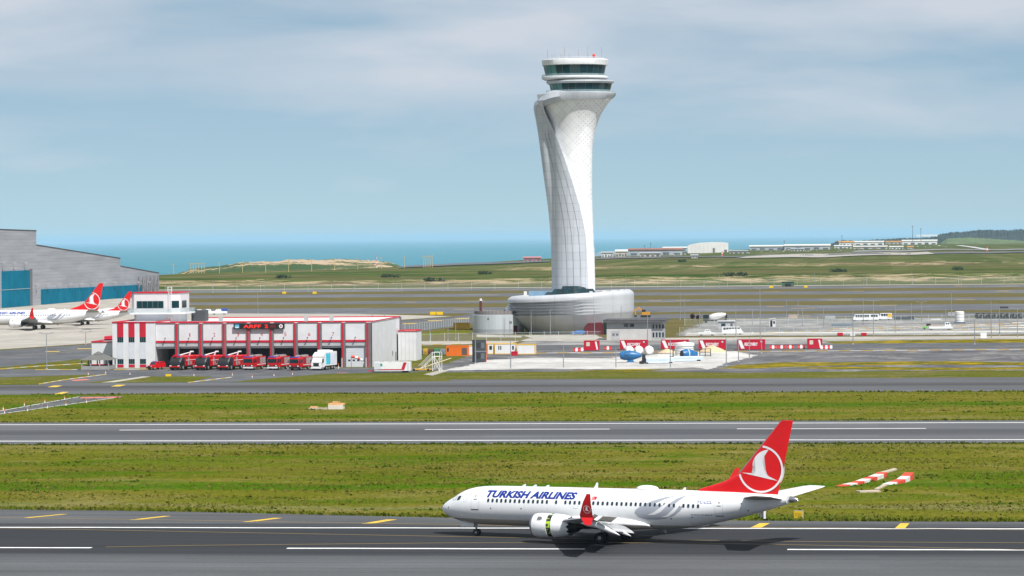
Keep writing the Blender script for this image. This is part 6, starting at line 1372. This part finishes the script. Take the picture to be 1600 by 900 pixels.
g = G(1499.5, 505); k = px_m(g); t = thing('water_tank', 'tall white cylindrical tank on a dark base at the far right', 'tank', g); MB().lathe([(.5, 7.2/k), (18/k, 7.2/k), (18.6/k, 5.5/k), (18.9/k, .3)], 'z', (0, 0, 0), 28).build('shell', M_TK, t, smooth=True); MB().bx(-8.3/k, 8.3/k, -1.6, 1.6, 0, .5).build('plinth', mat('plinth_slate', (.10, .14, .17), .7), t)
for k_ in range(3): MB().lathe([(1 + k_ * 1.0, 7.22/k), (1 + k_ * 1.0, 7.4/k), (1.1 + k_ * 1.0, 7.4/k), (1.1 + k_ * 1.0, 7.2/k)], 'z', (0, 0, 0), 28, False).build('hoop', M_LINE, t)
M_PIPE = mat('pipe_black', (.035, .038, .042), .5, .25, 1)
for k_ in range(8):
    x = 1527 + k_ * 9.4; g = G(x, 498); t = thing('drain_pipe', 'large black drain pipe lying end-on, %s from the left in the row' % ORD[k_], 'pipe', (g.x, g.y, .02), R(-14), 'black pipes at the far right')
    p_ = MB().lathe([(0, .78), (0, 1.0), (.25, 1.02), (.3, .94), (5.6, .94), (5.6, .78)], 'y', (0, 0, 1.02), 26, False).build('wall', M_PIPE, t, smooth=True); MB().lathe([(.02, .78), (5.6, .78)], 'y', (0, 0, 1.02), 26, False).build('bore', mat('pipe_inside', (.10, .11, .12), .6), t)
g = G(1567, 489); t = thing('pipe_stack', 'dark pallet of fittings on top of the black pipes', 'pallet', (g.x, g.y - 12, 2.06)); MB().bx(-1.8, 1.8, 0, 2, 0, .15).build('pallet', mat('bark', (.09, .07, .05)), t); MB().bx(-1.6, 1.6, .1, 1.9, .152, .7).build('load', M_CG, t)
for i_, (x, y, w, h, m_, lab) in enumerate(((1297, 499, 1.8, 1.3, mat('tarp_grey', (.35, .37, .38), .7), 'grey covered pallet on the grey paving left of the minibuses'), (1316, 509, 3.4, .7, mat('tarp_slate', (.16, .22, .27), .7), 'flat slate blue pallet of sheets below the minibuses'), (1410, 499.5, 3.0, 1.0, M_CG, 'dark heap of pipes right of the yellow-backed van'), (1424, 499.3, 1.2, 1.2, M_CG, 'dark drum right of the heap of pipes'), (1239, 498, 1.6, 1.5, mat('tarp_tan', (.42, .34, .27), .7), 'tan crate behind the guard booth'), (1488, 494, 1.6, 1.4, M_SIL, 'grey cabinet left of the tall white tank'), (1462, 500.5, 1.6, .5, M_VW, 'flat white board between the dark drum and the tank'), (1313, 525, .8, 1.0, M_CRED, 'small red box by the fence below the minibuses, left of two'), (1350, 525, .8, 1.0, M_CRED, 'small red box by the fence below the minibuses, right of two'), (1537, 529, .9, 1.7, M_VW, 'small white electrical cabinet by the right fence'), (1332, 525.5, .7, 1.4, M_VW, 'slim white cabinet between the two red boxes'))):
    kd = [(a_, b2) for a_, b2 in (('cabinet', 'electrical_cabinet'), ('heap of pipes', 'pipe_heap') if 'dark heap' in lab else ('zzz', ''), ('dark drum', 'steel_drum'), ('pallet', 'covered_pallet'), ('crate', 'wooden_crate'), ('board', 'flat_board'), ('red box', 'red_box')) if a_ in lab][0][1]
    t = thing(kd, lab, kd.split('_')[-1], G(x, y), R(random.uniform(-10, 10))); MB().bx(-w, w, 0, 1.6, .08, h).build('load', m_, t); MB().bx(-w * .95, w * .95, .05, 1.55, 0, .078).build('base', M_VB, t)
# ------------------------------------------------------------------ things in the near grass
g0 = G(1330, 760)
M_HWW = mat('headwall_white', (.66, .64, .60), .8, .15, 1); M_HWR = mat('headwall_red', (.62, .06, .03), .8, .15, 1); M_CRM = mat('bare_concrete', (.48, .40, .31), .9, .15, 1)
def headwall(label, pix, order, h):
    """sloping painted drain wall built of segments along a pixel polyline"""
    P = [G(x, y) for x, y in pix]; t = thing('drain_headwall', label, 'headwall', P[0], 0, 'painted drain walls')
    n_ = len(P) - 1
    for k in range(n_):
        a, b_ = P[k] - P[0], P[k+1] - P[0]; d = (b_ - a).normalized(); nr = Vector((-d.y, d.x, 0)) * .6
        ha, hb2 = .06 + h * k / n_, .06 + h * (k + 1) / n_; b2 = a.lerp(b_, .985)
        MB().add([tuple(a - nr), tuple(b2 - nr), tuple(b2 + nr), tuple(a + nr), tuple(a - nr + Vector((0, 0, ha))), tuple(b2 - nr + Vector((0, 0, hb2))), tuple(b2 + nr + Vector((0, 0, hb2))), tuple(a + nr + Vector((0, 0, ha)))],
                 [(3, 2, 1, 0), (4, 5, 6, 7), (0, 1, 5, 4), (1, 2, 6, 5), (2, 3, 7, 6), (3, 0, 4, 7)]).build('segment', (M_HWR, M_HWW)[(k + order) % 2], t)
headwall('longer red and white painted drain wall in the near grass', [(1312, 760), (1322, 758.5), (1334, 757), (1344, 755), (1354, 752.5), (1364, 750), (1374, 747), (1379, 745)], 0, .55)
headwall('shorter red and white painted drain wall in the near grass', [(1384, 757.5), (1396, 756), (1408, 754), (1415, 751.5), (1421, 748)], 1, .75)
for i_, (q, lab) in enumerate((([(1337, 768.6), (1370, 767.2), (1376, 769), (1344, 770)], 'flat pale concrete slab below the painted drain walls'), ([(1372, 740), (1398, 733), (1402, 734.5), (1378, 741.5)], 'narrow concrete gutter above the painted drain walls'), ([(1366, 765.5), (1380, 758.5), (1388, 758), (1372, 766)], 'short concrete gutter between the painted drain walls'))):
    P = [G(x, y) for x, y in q]; n_ = len(P); o = MB().add([(p.x, p.y, 0) for p in P] + [(p.x, p.y, .16) for p in P], [tuple(range(n_, 2*n_))] + [(k, (k+1) % n_, n_ + (k+1) % n_, n_ + k) for k in range(n_)]).build('concrete_slab', M_CRM); tag(o, lab, 'concrete slab')
g = G(512, 639.6); t = thing('concrete_chamber', 'pale and rust concrete drain chamber lying in the second grass strip', 'drain chamber', g); k = px_m(g)
MB().bx(.1, 2.8, -.2, 2.0, 0, .75).build('chamber', mat('chamber_white', (.62, .58, .52), .8, .1), t); MB().bx(.0, 2.9, .3, 2.2, .752, 1.05).build('rust_cover', mat('chamber_rust', (.60, .33, .14), .8, .2), t); MB().bx(.8, 1.9, .8, 1.8, 1.053, 1.35).build('rust_hatch', mat('chamber_rust', (.60, .33, .14)), t); MB().bx(-3.4, .0, -.6, .4, 0, .3).build('gutter', M_CRM, t); MB().bx(-3.2, -1.9, -.1, .9, .302, .55).build('cover_slab', mat('chamber_rust', (.60, .33, .14)), t)
t = thing('taxiway_sign', 'yellow square taxiway sign at the grass edge behind the tail', 'sign', G(1248, 812.6), R(-22)); MB().bx(-.55, .55, -.08, .08, .15, 1.05).build('frame', mat('sign_frame', (.35, .38, .40), .5), t)
MB().bx(-.5, .5, -.10, -.081, .2, 1.0).build('face', mat('sign_yellow', (.80, .52, .012), .5, .05), t); lettering('sign_letters', 'CV1', M_VB, -.34, .32, .42, .74, -.104, t)
for x in (-.35, .35): MB().bx(x - .04, x + .04, -.04, .04, 0, .148).build('leg', M_SG, t)
t = thing('runway_sign', 'back of a white and grey runway sign below the airliner tail', 'sign', G(1191, 812.4), R(-70)); MB().bx(-.9, .9, -.12, .12, .2, 1.3).build('frame', M_SLAB, t)
for x in (-.6, 0, .6): MB().bx(x - .05, x + .05, -.16, -.121, 0, 1.35).build('leg', M_SG, t)
MB().bx(-.1, .25, -.15, -.121, .7, 1.2).build('red_tag', M_SR, t)
def taxi_sign(px_, py_, w, label, grp):
    g = G(px_, py_); t = thing('taxiway_sign', label, 'sign', g, 0, grp); MB().bx(-w/2, w/2, 0, .3, .2, 1.4).build('face', mat('sign_yellow', (.80, .52, .012)), t); MB().bx(-w/2 - .1, w/2 + .1, .31, .4, .15, 1.45).build('frame', M_SG, t); MB().bx(-w*.35, -w*.3, .1, .2, 0, .198).bx(w*.3, w*.35, .1, .2, 0, .198).build('leg', M_SG, t)
for x, y, w, lab in ((444, 459.6, 2.2, 'distant yellow taxiway sign, left of two above the fire station'), (491.5, 459.6, 2.2, 'distant yellow taxiway sign, right of two above the fire station'), (1205, 450.4, 2.4, 'distant yellow taxiway sign, left of two right of the tower'), (1259, 450, 2.0, 'distant yellow taxiway sign, right of two right of the tower'), (678, 492.6, 3.2, 'yellow taxiway sign on the apron edge, left of a pair'), (687, 492.6, 2.6, 'yellow taxiway sign on the apron edge, right of a pair'), (1258, 450.2, 0.01, '')):
    if lab: taxi_sign(x, y, w, lab, 'distant yellow signs')
taxi_sign(263, 588.6, 2.6, 'small yellow sign on the grass before the fire station', 'distant yellow signs'); t = [o for o in bpy.data.objects if o.get('label', '').startswith('small yellow sign on the grass')][0]; t.scale = (.5, .5, .42)
# ------------------------------------------------------------------ kerbs striped yellow and white
km = bpy.data.materials.new('striped_kerb'); n, l, b = nodes_of(km); b.inputs['Roughness'].default_value = .8; co = n.new('ShaderNodeTexCoord').outputs['Object']; sp = n.new('ShaderNodeSeparateXYZ'); l.new(co, sp.inputs[0])
st_ = nmath(n, l, 'LESS_THAN', nmath(n, l, 'FRACT', nmath(n, l, 'DIVIDE', sp.outputs['X'], 6.0)), .5); l.new(mixc(n, l, st_, (.60, .58, .55), (.62, .38, .04)), b.inputs['Base Color'])
for pix in ([(62, 600.6), (100, 594), (165, 585.4)], [(295, 598), (362, 590)], [(-60, 580), (0, 577), (60, 572.4), (135, 568)], [(55, 578.2), (140, 577.8)], [(178, 577.8), (246, 577.2)], [(1080, 550), (1240, 549), (1640, 546)], [(836, 552), (1080, 550)], [(650, 578.5), (690, 565), (705, 560)],
            [(1180, 521), (1400, 513.5), (1640, 507)], [(1300, 514), (1480, 509), (1640, 503.6)], [(1480, 515.5), (1640, 510.5)], [(585, 541), (735, 537.5)]):
    for a, b_ in zip(pix[:-1], pix[1:]):
        A, B_ = G(*a), G(*b_); d = B_ - A
        struct(MB().bx(0, d.length, -.18, .18, 0, .14).build('kerb', km, None, A, math.atan2(d.y, d.x)))
# ------------------------------------------------------------------ lamp posts and fences
M_POLE = mat('galvanised', (.24, .25, .27), .6, .1)
def pole(px_, py_base, py_top, label, grp, arm=True):
    g = G(px_, py_base); h = (py_base - py_top) / px_m(g); t = thing('lamp_post', label, 'lamp post', g, 0, grp)
    MB().cyl((0, 0, 0), (0, 0, h), .13, .08, 8).build('pole', M_POLE, t); MB().bx(-.2, .2, -.2, .2, 0, .2).build('foot', M_CB, t)
    if arm:
        for s in (-1, 1): MB().bar((0, 0, h - .05), (s * 1.5, 0, h + .1), .1).bx(s * 1.5 - .45, s * 1.5 + .45, -.15, .15, h + .05, h + .2).build('lamp_head', M_POLE, t)
PG = [(73, 577, 521, 'tall twin lamp post at the left beside the station road'), (134, 538, 519, 'short twin lamp post left of the fire station')]
for x, y0, y1, lab in PG: pole(x, y0, y1, lab, 'lamp posts')
npole = 0
for x, y0, y1 in ((403, 489, 458), (582, 509, 487), (601, 520, 490), (617, 530, 498), (632, 535, 503), (672, 533, 500), (700, 532, 501), (712, 530, 498), (788, 528, 497), (797, 527, 500), (830, 523, 485), (860, 525, 483), (929, 525, 485), (958, 495, 462), (971, 531, 478), (1012, 533, 485), (1063, 500, 456), (1070, 500, 466), (1093, 512, 482), (1150, 528, 478), (1176, 520, 484), (1188, 530, 450), (1229, 494, 468), (1247, 492, 467), (1254, 512, 478), (1287, 515, 480), (1333, 538, 476), (1349, 510, 465), (1365, 528, 470), (1399, 520, 476), (1424, 500, 474), (1440, 504, 472), (1478, 508, 480), (1487, 500, 457), (1523, 538, 500), (1549, 530, 470), (1562, 524, 478), (1590, 528, 482)):
    npole += 1; pole(x, y0, y1, ('slim grey twin-headed lamp post among the fences, %s slim pole from the left' if x % 3 == 0 else 'slim bare grey mast among the fences, %s slim pole from the left') % ORD[npole - 1], 'slim poles around the yard', (x % 3 == 0))
for i_, (x, y0, y1) in enumerate(((743, 568, 532), (798, 577, 532), (880.5, 575, 540), (962.5, 575, 545), (1047.5, 575, 530), (1135, 572, 526), (1154, 565, 530), (1171, 560, 528), (1190, 552, 528))):
    pole(x, y0, y1, 'bare slender pole along the white pad, %s from the left' % ORD[i_], 'bare poles along the white pad', False)
for i_, (x, y0, y1) in enumerate(sorted(((413, 456, 438), (552, 455, 436), (692, 454, 433), (978, 450, 430), (1124, 449, 428), (1200, 449, 431), (1273, 448, 426), (1350, 446, 429), (1425, 445, 424), (1502, 443, 428), (1581, 442, 423), (490, 455, 441), (620, 453, 440), (1055, 449, 433), (332, 457, 440)))):
    pole(x, y0, y1, 'distant mast along the far perimeter fence, %s from the left' % ORD[i_], 'masts along the far fence', False)
M_MESH = alpha_mat('fence_mesh', (.40, .47, .45), .11, .7)
def fence(label, pix, h, step, grp):
    P = [G(x, y) for x, y in pix]; t = thing('wire_fence', label, 'fence', P[0], 0, grp); pm_ = None
    for a, b_ in zip(P[:-1], P[1:]):
        a, b_ = a - P[0], b_ - P[0]; L = (b_ - a).length; ns = max(1, int(L / step)); ang = math.atan2(b_.y - a.y, b_.x - a.x)
        for k in range(ns):
            q = a.lerp(b_, k / ns)
            if pm_ is None: po = MB().cyl((0, 0, 0), (0, 0, h + .25), .055, None, 6).build('post', mat('fence_post', (.55, .57, .57), .6), t, q); pm_ = po.data
            else: po = put('post', pm_, t, q)
        mb = MB().add([(a.x, a.y, .05), (b_.x, b_.y, .05), (b_.x, b_.y, h), (a.x, a.y, h)], [(0, 1, 2, 3)]); mb.build('wire_mesh', M_MESH, t)
        MB().bar((a.x, a.y, h), (b_.x, b_.y, h), .045).build('top_rail', mat('fence_post', (.55, .57, .57)), t)
fence('pale wire fence running past the round plant building', [(575, 524), (640, 519), (735, 506.5)], 2.6, 3.5, 'wire fences')
fence('pale wire fence along the concrete strip behind the yard', [(585, 536), (760, 533), (940, 530)], 2.4, 4.0, 'wire fences')
fence('pale wire fence right of the utility building', [(1062, 525.5), (1240, 524.5), (1640, 522)], 2.6, 4.0, 'wire fences')
fence('pale wire fence along the grey paving', [(1070, 510), (1300, 506), (1640, 500)], 2.4, 5.0, 'wire fences')
fence('long far perimeter fence before the green banks', [(258, 458.6), (700, 453), (1100, 448.6), (1640, 442.4)], 4.2, 14.0, 'wire fences')
# distant objects along that fence
t = thing('green_cabin', 'distant dark green cabin at the far perimeter fence', 'cabin', G(1231, 448)); MB().bx(-3.6, 3.6, 0, 4, 0, 2.8).build('walls', mat('cabin_green', (.05, .12, .075), .7), t); MB().bx(-1.5, 1.8, -.2, -.01, .2, 1.9).build('doors', M_VB, t); MB().bx(-3.8, 3.8, -.3, 4.3, 2.8, 3.0).build('roof', mat('cabin_green', (.05, .12, .075)), t)
# ------------------------------------------------------------------ far coast: sheds, hangar, masts
def far_building(name, label, cat, px0, px1, ytop, ybase, zb_, wall, roof, kind='shed', dep=40, grp=None, wins=0):
    d = pix_ray((px0 + px1) / 2, ybase); tt = (zb_ - CAM_H) / d.z; P = Vector((d.x * tt, d.y * tt, 0)); k = px_m(P); w, h = (px1 - px0) / k, (ybase - ytop) / k
    P.z = hgt(P.x, P.y) - .3 if P.y < float(np.interp(P.x, cx, cy)) else zb_ - .3
    P.z = min(P.z, zb_)
    h += zb_ - P.z; t = thing(name, label, cat, P, -math.atan2(P.x, P.y), grp); n_ = max(4, int(w / 14))
    if kind == 'vault':
        prof = [(-w/2, 0), (-w/2, h*.72), (-w*.42, h*.82), (-w*.2, h*.95), (w*.1, h), (w*.35, h*.98), (w/2, h*.93), (w/2, 0)]
        MB().prism(prof, 0, dep).build('shell', wall, t)
        for k_ in range(1, 10): x = -w/2 + w * k_ / 10; MB().bx(x - .25, x + .25, -.3, -.01, 0, h * .8).build('wall_rib', roof, t)
        MB().bx(w*.12, w*.17, -.4, -.02, 0, h*.5).build('door', M_SG, t); MB().bx(w*.4, w*.47, -.4, -.02, h*.1, h*.35).build('door', M_SG, t)
    elif kind == 'canopy':
        MB().bx(-w/2, w/2, 0, dep, h*.72, h).build('roof', roof, t); MB().bx(w*.18, w*.32, 3, dep - 3, 0, h*.72).build('column', wall, t)
    else:
        bd = MB().bx(-w/2, w/2, 0, dep, 0, h*.72).build('walls', wall, t)
        MB().prism([(-w/2 - 1, h*.72), (w/2 + 1, h*.72), (w/2 + 1, h*.86), (-w/2 - 1, h*.86)], -1.0, dep * .5).build('roof', roof, t)
        MB().loft([[(-w/2 - 1, -1, h*.862), (w/2 + 1, -1, h*.862), (w/2 + 1, dep + 1, h*.862), (-w/2 - 1, dep + 1, h*.862)], [(-w/2 - 1, dep*.45, h), (w/2 + 1, dep*.45, h), (w/2 + 1, dep*.55, h), (-w/2 - 1, dep*.55, h)]]).build('roof_ridge', roof, t)
        for k_ in range(n_):
            x = -w/2 + w * (k_ + .5) / n_; MB().bx(x - w/n_*.28, x + w/n_*.28, -.3, -.01, h*.12, h*(.45 if k_ % 2 else .35)).build('window', mat('far_glass', (.10, .13, .16), .4), bd)
    return t
FW = mat('far_white', (.70, .69, .66), .7, .08, .05); FG = mat('far_grey', (.36, .38, .41), .7, .15, .05); FRR = mat('far_red_roof', (.28, .13, .10), .8, .2, .05); FO = mat('far_orange_roof', (.62, .30, .07), .8, .15, .05); FB = mat('far_beige', (.50, .45, .38), .8, .15, .05); FP = mat('far_pink', (.45, .20, .20), .8, .15, .05)
GF = 'low buildings along the far coast'
far_building('far_hangar', 'big white vaulted hangar on the coast right of the tower', 'hangar', 1074.5, 1138, 378.5, 396.5, 4, FW, mat('far_rib', (.6, .6, .58), .7), 'vault', 70)
for a in ((982, 1066, 387.6, 398, FG, FRR, 'long grey coastal shed with a rust red roof left of the white hangar'), (962, 980, 390, 399.5, FB, FW, 'small beige coastal shed nearest the tower'), (1036, 1073, 385.6, 393, FG, FW, 'pale roofed coastal shed just left of the white hangar'), (1171.5, 1225, 383, 391, FG, FW, 'long pale coastal warehouse, first right of the white hangar'), (1226, 1297, 381.6, 390.6, FG, FW, 'longest pale coastal warehouse, second right of the white hangar'),
          (1311, 1334, 376.6, 384.4, FW, FO, 'coastal building with an orange roof'), (1335, 1381, 376.4, 383.6, FW, FW, 'long white coastal building right of the orange roof'), (1304, 1330, 383, 388.6, FW, FW, 'low white coastal building below the orange roof'), (1334, 1386, 384, 390, FB, FW, 'row of low cream coastal cabins'), (1390, 1411, 384.4, 390, FW, FW, 'small white coastal block left of the red striped building'), (1384, 1409, 376.4, 382, FB, FO, 'cream coastal building with a tan roof'), (1410, 1464, 374.6, 382.6, FW, FW, 'white coastal terminal building with the canopy above it'),
          (1418, 1427, 384.6, 390, FW, FO, 'tiny coastal hut with orange roof'), (1080, 1090, 397.4, 404, FW, FG, 'small white block in the field below the white hangar'), (818, 845, 401, 405, FP, FP, 'pink red shed half hidden behind the tower shaft'), (1000, 1032, 394, 400, FB, FG, 'low tan coastal shed below the long grey shed'), (1140, 1168, 391, 396, FB, FG, 'low tan coastal shed right of the white hangar'), (1236, 1256, 388, 392.6, FW, FG, 'small white cabin before the longest coastal warehouse'), (940, 958, 393, 399, FW, FG, 'tiny white hut right beside the tower shaft')):
    far_building('far_shed', a[6], 'shed', a[0], a[1], a[2], a[3], 6, a[4], a[5], 'shed', 45, GF)
far_building('far_terminal', 'flat white canopy on one thick column above the coastal buildings', 'canopy', 1432, 1465, 366.6, 377, 8, FW, FW, 'canopy', 40)
def mast(px_, ytop, ybase, z0, Yd, w, m, label, cat, grp, striped=False, Y=None):
    P = AT(px_, ybase, Y); top = AT(px_, ytop, Y); t = thing('coast_mast', label, cat, (P.x, P.y, P.z - 3), 0, grp); h = top.z - P.z + 3
    if striped:
        for k in range(6):
            r0, r1 = w * (1 - k * .13), w * (1 - (k + 1) * .13); MB().cyl((0, 0, h * k / 6), (0, 0, h * (k + .98) / 6), r0, r1, 4).build('band', (M_BW, M_BR)[k % 2], t)
    else: MB().cyl((0, 0, 0), (0, 0, h), w, w * .7, 6).build('pole', m, t); MB().bx(-w * 3, w * 3, -w, w, h - w * 2, h).build('lamp_bar', m, t)
M_AY = mat('approach_yellow', (.50, .38, .16), .6)
for i_, x in enumerate((271, 298, 302, 306, 310.5, 315, 319, 343, 379, 415, 451, 487, 523, 559, 596, 632, 662, 665, 668.5, 672, 675.5)):
    yb_ = 425 - (x - 271) * .032; mast(x, yb_ - 12.5, yb_, 0, 0, .30, M_AY, 'slender yellow approach light mast on the far shore, %s from the left' % ORD[i_], 'light mast', 'approach light masts on the far shore', False, 2600 if x < 500 else 2800)
mast(589, 398, 414, 0, 0, .8, None, 'red and white crane mast on the coastal hill', 'mast', None, True, 3300)
mast(1542.5, 385, 398.4, 0, 0, 2.6, None, 'red and white banded mast at the far right', 'mast', None, True, 4300); mast(1128.5, 392, 403, 0, 0, 1.8, None, 'red and white banded mast below the white hangar', 'mast', None, True, 3800)
for i_, (x, y0, y1) in enumerate(((1007, 384, 393), (1016.5, 380, 392), (1225.5, 376, 386), (1315.5, 368, 380), (1426, 353, 374), (1439, 357, 374))): mast(x, y0, y1, 0, 0, .5, M_SG, 'thin dark mast among the coastal buildings, %s from the left' % ORD[i_], 'mast', 'thin masts on the coast', False, 5600)
t = thing('cargo_ship', 'faint cargo ship far out on the sea', 'ship', AT(944, 371.5, 16000)); t.location.z = -72; MB().prism([(-90, 0), (90, 0), (100, 18), (-95, 18)], 0, 25).build('hull', mat('ship_grey', (.3, .35, .4), .7), t); MB().bx(-80, -50, 3, 22, 18, 48).build('bridge', FW, t); MB().bx(-30, 80, 3, 22, 18, 24).build('cargo', FB, t)
cl = MB()
for k in range(190):
    x = random.choice((random.uniform(940, 1080), random.uniform(1140, 1320), random.uniform(1300, 1480))); y = 398.5 - (x - 960) * .022 + random.uniform(-2.5, 3.5); P = G(x, y, 5.0); k_ = px_m(P)
    w = random.uniform(1.0, 4.2) / k_; hh = random.uniform(.8, 2.2) / k_; zb_ = min(hgt(P.x, P.y), 5.0)
    cl.bx(P.x - w / 2, P.x + w / 2, P.y, P.y + w, zb_ - .5, zb_ + hh).add([(P.x - w / 2 - .3, P.y - .3, zb_ + hh), (P.x + w / 2 + .3, P.y - .3, zb_ + hh), (P.x + w / 2 + .3, P.y + w, zb_ + hh), (P.x - w / 2 - .3, P.y + w, zb_ + hh), (P.x, P.y + w / 2, zb_ + hh * 1.35)], [(0, 1, 4), (1, 2, 4), (2, 3, 4), (3, 0, 4)])
cm = mat('clutter_mix', (.34, .34, .34), .8, .95, .012); o = stuff(cl.build('coastal_clutter', cm)); o['label'] = 'far clutter of huts, vehicles and stores along the coast'; o['category'] = 'clutter'
# scrub: dark bushes on the rough land
for i_, (x, y) in enumerate(sorted(((440, 434), (607, 432.4), (1060, 414), (1150, 432), (1316, 427), (1490, 424), (760, 428), (680, 436)))):
    d = pix_ray(x, y); tt = (3.5 - CAM_H) / d.z; P = Vector((d.x * tt, d.y * tt, 0)); P.z = hgt(P.x, P.y); t = thing('scrub_bush', 'dark green bush on the rough land beyond the far fence, %s from the left' % ORD[i_], 'bush', P, 0, 'bushes beyond the far fence'); c_ = MB()
    for j in range(4): crown(c_, (random.uniform(-6, 6), random.uniform(-3, 3), 1.0), 4.0, 3.0, 1.7, 70, .7)
    c_.build('foliage', mat('scrub_dark', (.03, .06, .018), .9, .4, .5), t); MB().cyl((0, 0, -.3), (0, 0, 1.2), .3, .1, 6).build('stem', mat('bark', (.09, .07, .05)), t)
# ------------------------------------------------------------------ grass and weeds: uncountable tufts
def tufts(name, label, region, count, h0, h1, cols, seed, edge=None):
    r_ = np.random.default_rng(seed); X, Y = region(r_, count); N = len(X)
    h = r_.uniform(h0, h1, N) * (.6 + r_.random(N) ** 3 * 1.6); w = h * r_.uniform(.5, 1.3, N); a = r_.uniform(0, math.pi, N); lean = r_.normal(0, .3, (N, 2)) * h[:, None]
    V = np.zeros((N, 6, 3))
    for j in range(2):
        ang = a + j * 1.4; dx, dy = np.cos(ang) * w, np.sin(ang) * w
        V[:, 3*j] = np.c_[X - dx, Y - dy, np.full(N, .0)]; V[:, 3*j+1] = np.c_[X + dx, Y + dy, np.full(N, .0)]; V[:, 3*j+2] = np.c_[X + lean[:, 0] * (1 - 2*j), Y + lean[:, 1], h]
    F = np.arange(N * 6).reshape(-1, 3); me = bpy.data.meshes.new(name); me.from_pydata(V.reshape(-1, 3).tolist(), [], F.tolist())
    m = bpy.data.materials.new(name); n, l, b = nodes_of(m); b.inputs['Roughness'].default_value = 1.0; b.inputs['Specular IOR Level'].default_value = 0.0; p = pos_node(n)
    l.new(ramp(n, l, ntex(n, l, p, (.35, .35, .1), 6, .75), [(.3 + .4 * k / (len(cols) - 1), c_) for k, c_ in enumerate(cols)]), b.inputs['Base Color'])
    me.materials.append(m); o = stuff(put(name, me)); o['label'] = label; o['category'] = 'grass'; return o
ex = np.array([p[0] for p in edge1]); ey_ = np.array([p[1] for p in edge1])
def field1(r_, n_):
    Y = r_.uniform(345, 476.5, n_ * 2); X = r_.uniform(-.31, .06, n_ * 2) * Y; k = Y > np.interp(X, ex, ey_) + .05
    q = np.sin(X * .11 + np.sin(Y * .23) * 2) * np.sin(Y * .19 + X * .03) + r_.normal(0, .5, n_ * 2); k &= q > .0
    return X[k][:n_], Y[k][:n_]
def border(y0, s, spread): return lambda r_, n_: (r_.uniform(-170, 60, n_), y0 + s * np.abs(r_.normal(0, spread, n_)))
def edge_f(r_, n_): X = r_.uniform(-110, 40, n_); return X, np.interp(X, ex, ey_) + np.abs(r_.normal(0, .7, n_)) - .1
GC = [(.062, .098, .006), (.105, .125, .012), (.165, .15, .034), (.235, .195, .07)]
tufts('grass_tufts', 'rough tufts all over the near grass strip', field1, 66000, .04, .13, GC, 1)
tufts('edge_grass', 'ragged grass along the near runway edge', edge_f, 6000, .10, .26, GC[:3], 2)
tufts('edge_grass', 'ragged grass along the near side of the second runway', border(476.6, -1, .8), 6000, .07, .2, [(.02, .045, .004), (.06, .09, .01), (.12, .12, .03)], 3)
tufts('edge_grass', 'ragged grass along the far side of the second runway', border(534.4, 1, .9), 5000, .08, .2, GC[:3], 4)
tufts('grass_tufts', 'rough tufts over the second grass strip', lambda r_, n_: (r_.uniform(-190, 60, n_), r_.uniform(535, 631, n_)), 34000, .04, .13, GC, 5)
tufts('edge_grass', 'ragged grass along the taxiway', border(631.8, -1, .8), 4000, .1, .24, GC[:3], 6)
def clumps(r_, n_):
    c0 = np.c_[r_.uniform(-150, 45, 260), r_.uniform(352, 625, 260)]; c0 = c0[((c0[:, 1] < 474) | (c0[:, 1] > 537))]; i = r_.integers(0, len(c0), n_); return c0[i, 0] + r_.normal(0, .9, n_), c0[i, 1] + r_.normal(0, .7, n_)
tufts('weed_clumps', 'darker weed clumps dotted over the grass strips', clumps, 5000, .07, .17, [(.03, .065, .003), (.045, .09, .005), (.09, .12, .012)], 7)
# ------------------------------------------------------------------ haze: the air over the coast
hz = bpy.data.materials.new('haze_air'); hz.use_nodes = True; nt = hz.node_tree; nt.nodes.clear()
ho = nt.nodes.new('ShaderNodeOutputMaterial'); pv = nt.nodes.new('ShaderNodeVolumePrincipled')
pv.inputs['Color'].default_value = (.55, .78, .96, 1); pv.inputs['Density'].default_value = HAZE_DENSITY; pv.inputs['Anisotropy'].default_value = .0
nt.links.new(pv.outputs[0], ho.inputs['Volume'])
haze = stuff(MB().bx(-61000, 61000, -700, 181000, -80, 130).build('haze', hz))
haze['label'] = 'pale blue haze in the air over the airfield and the sea'; haze['category'] = 'haze'
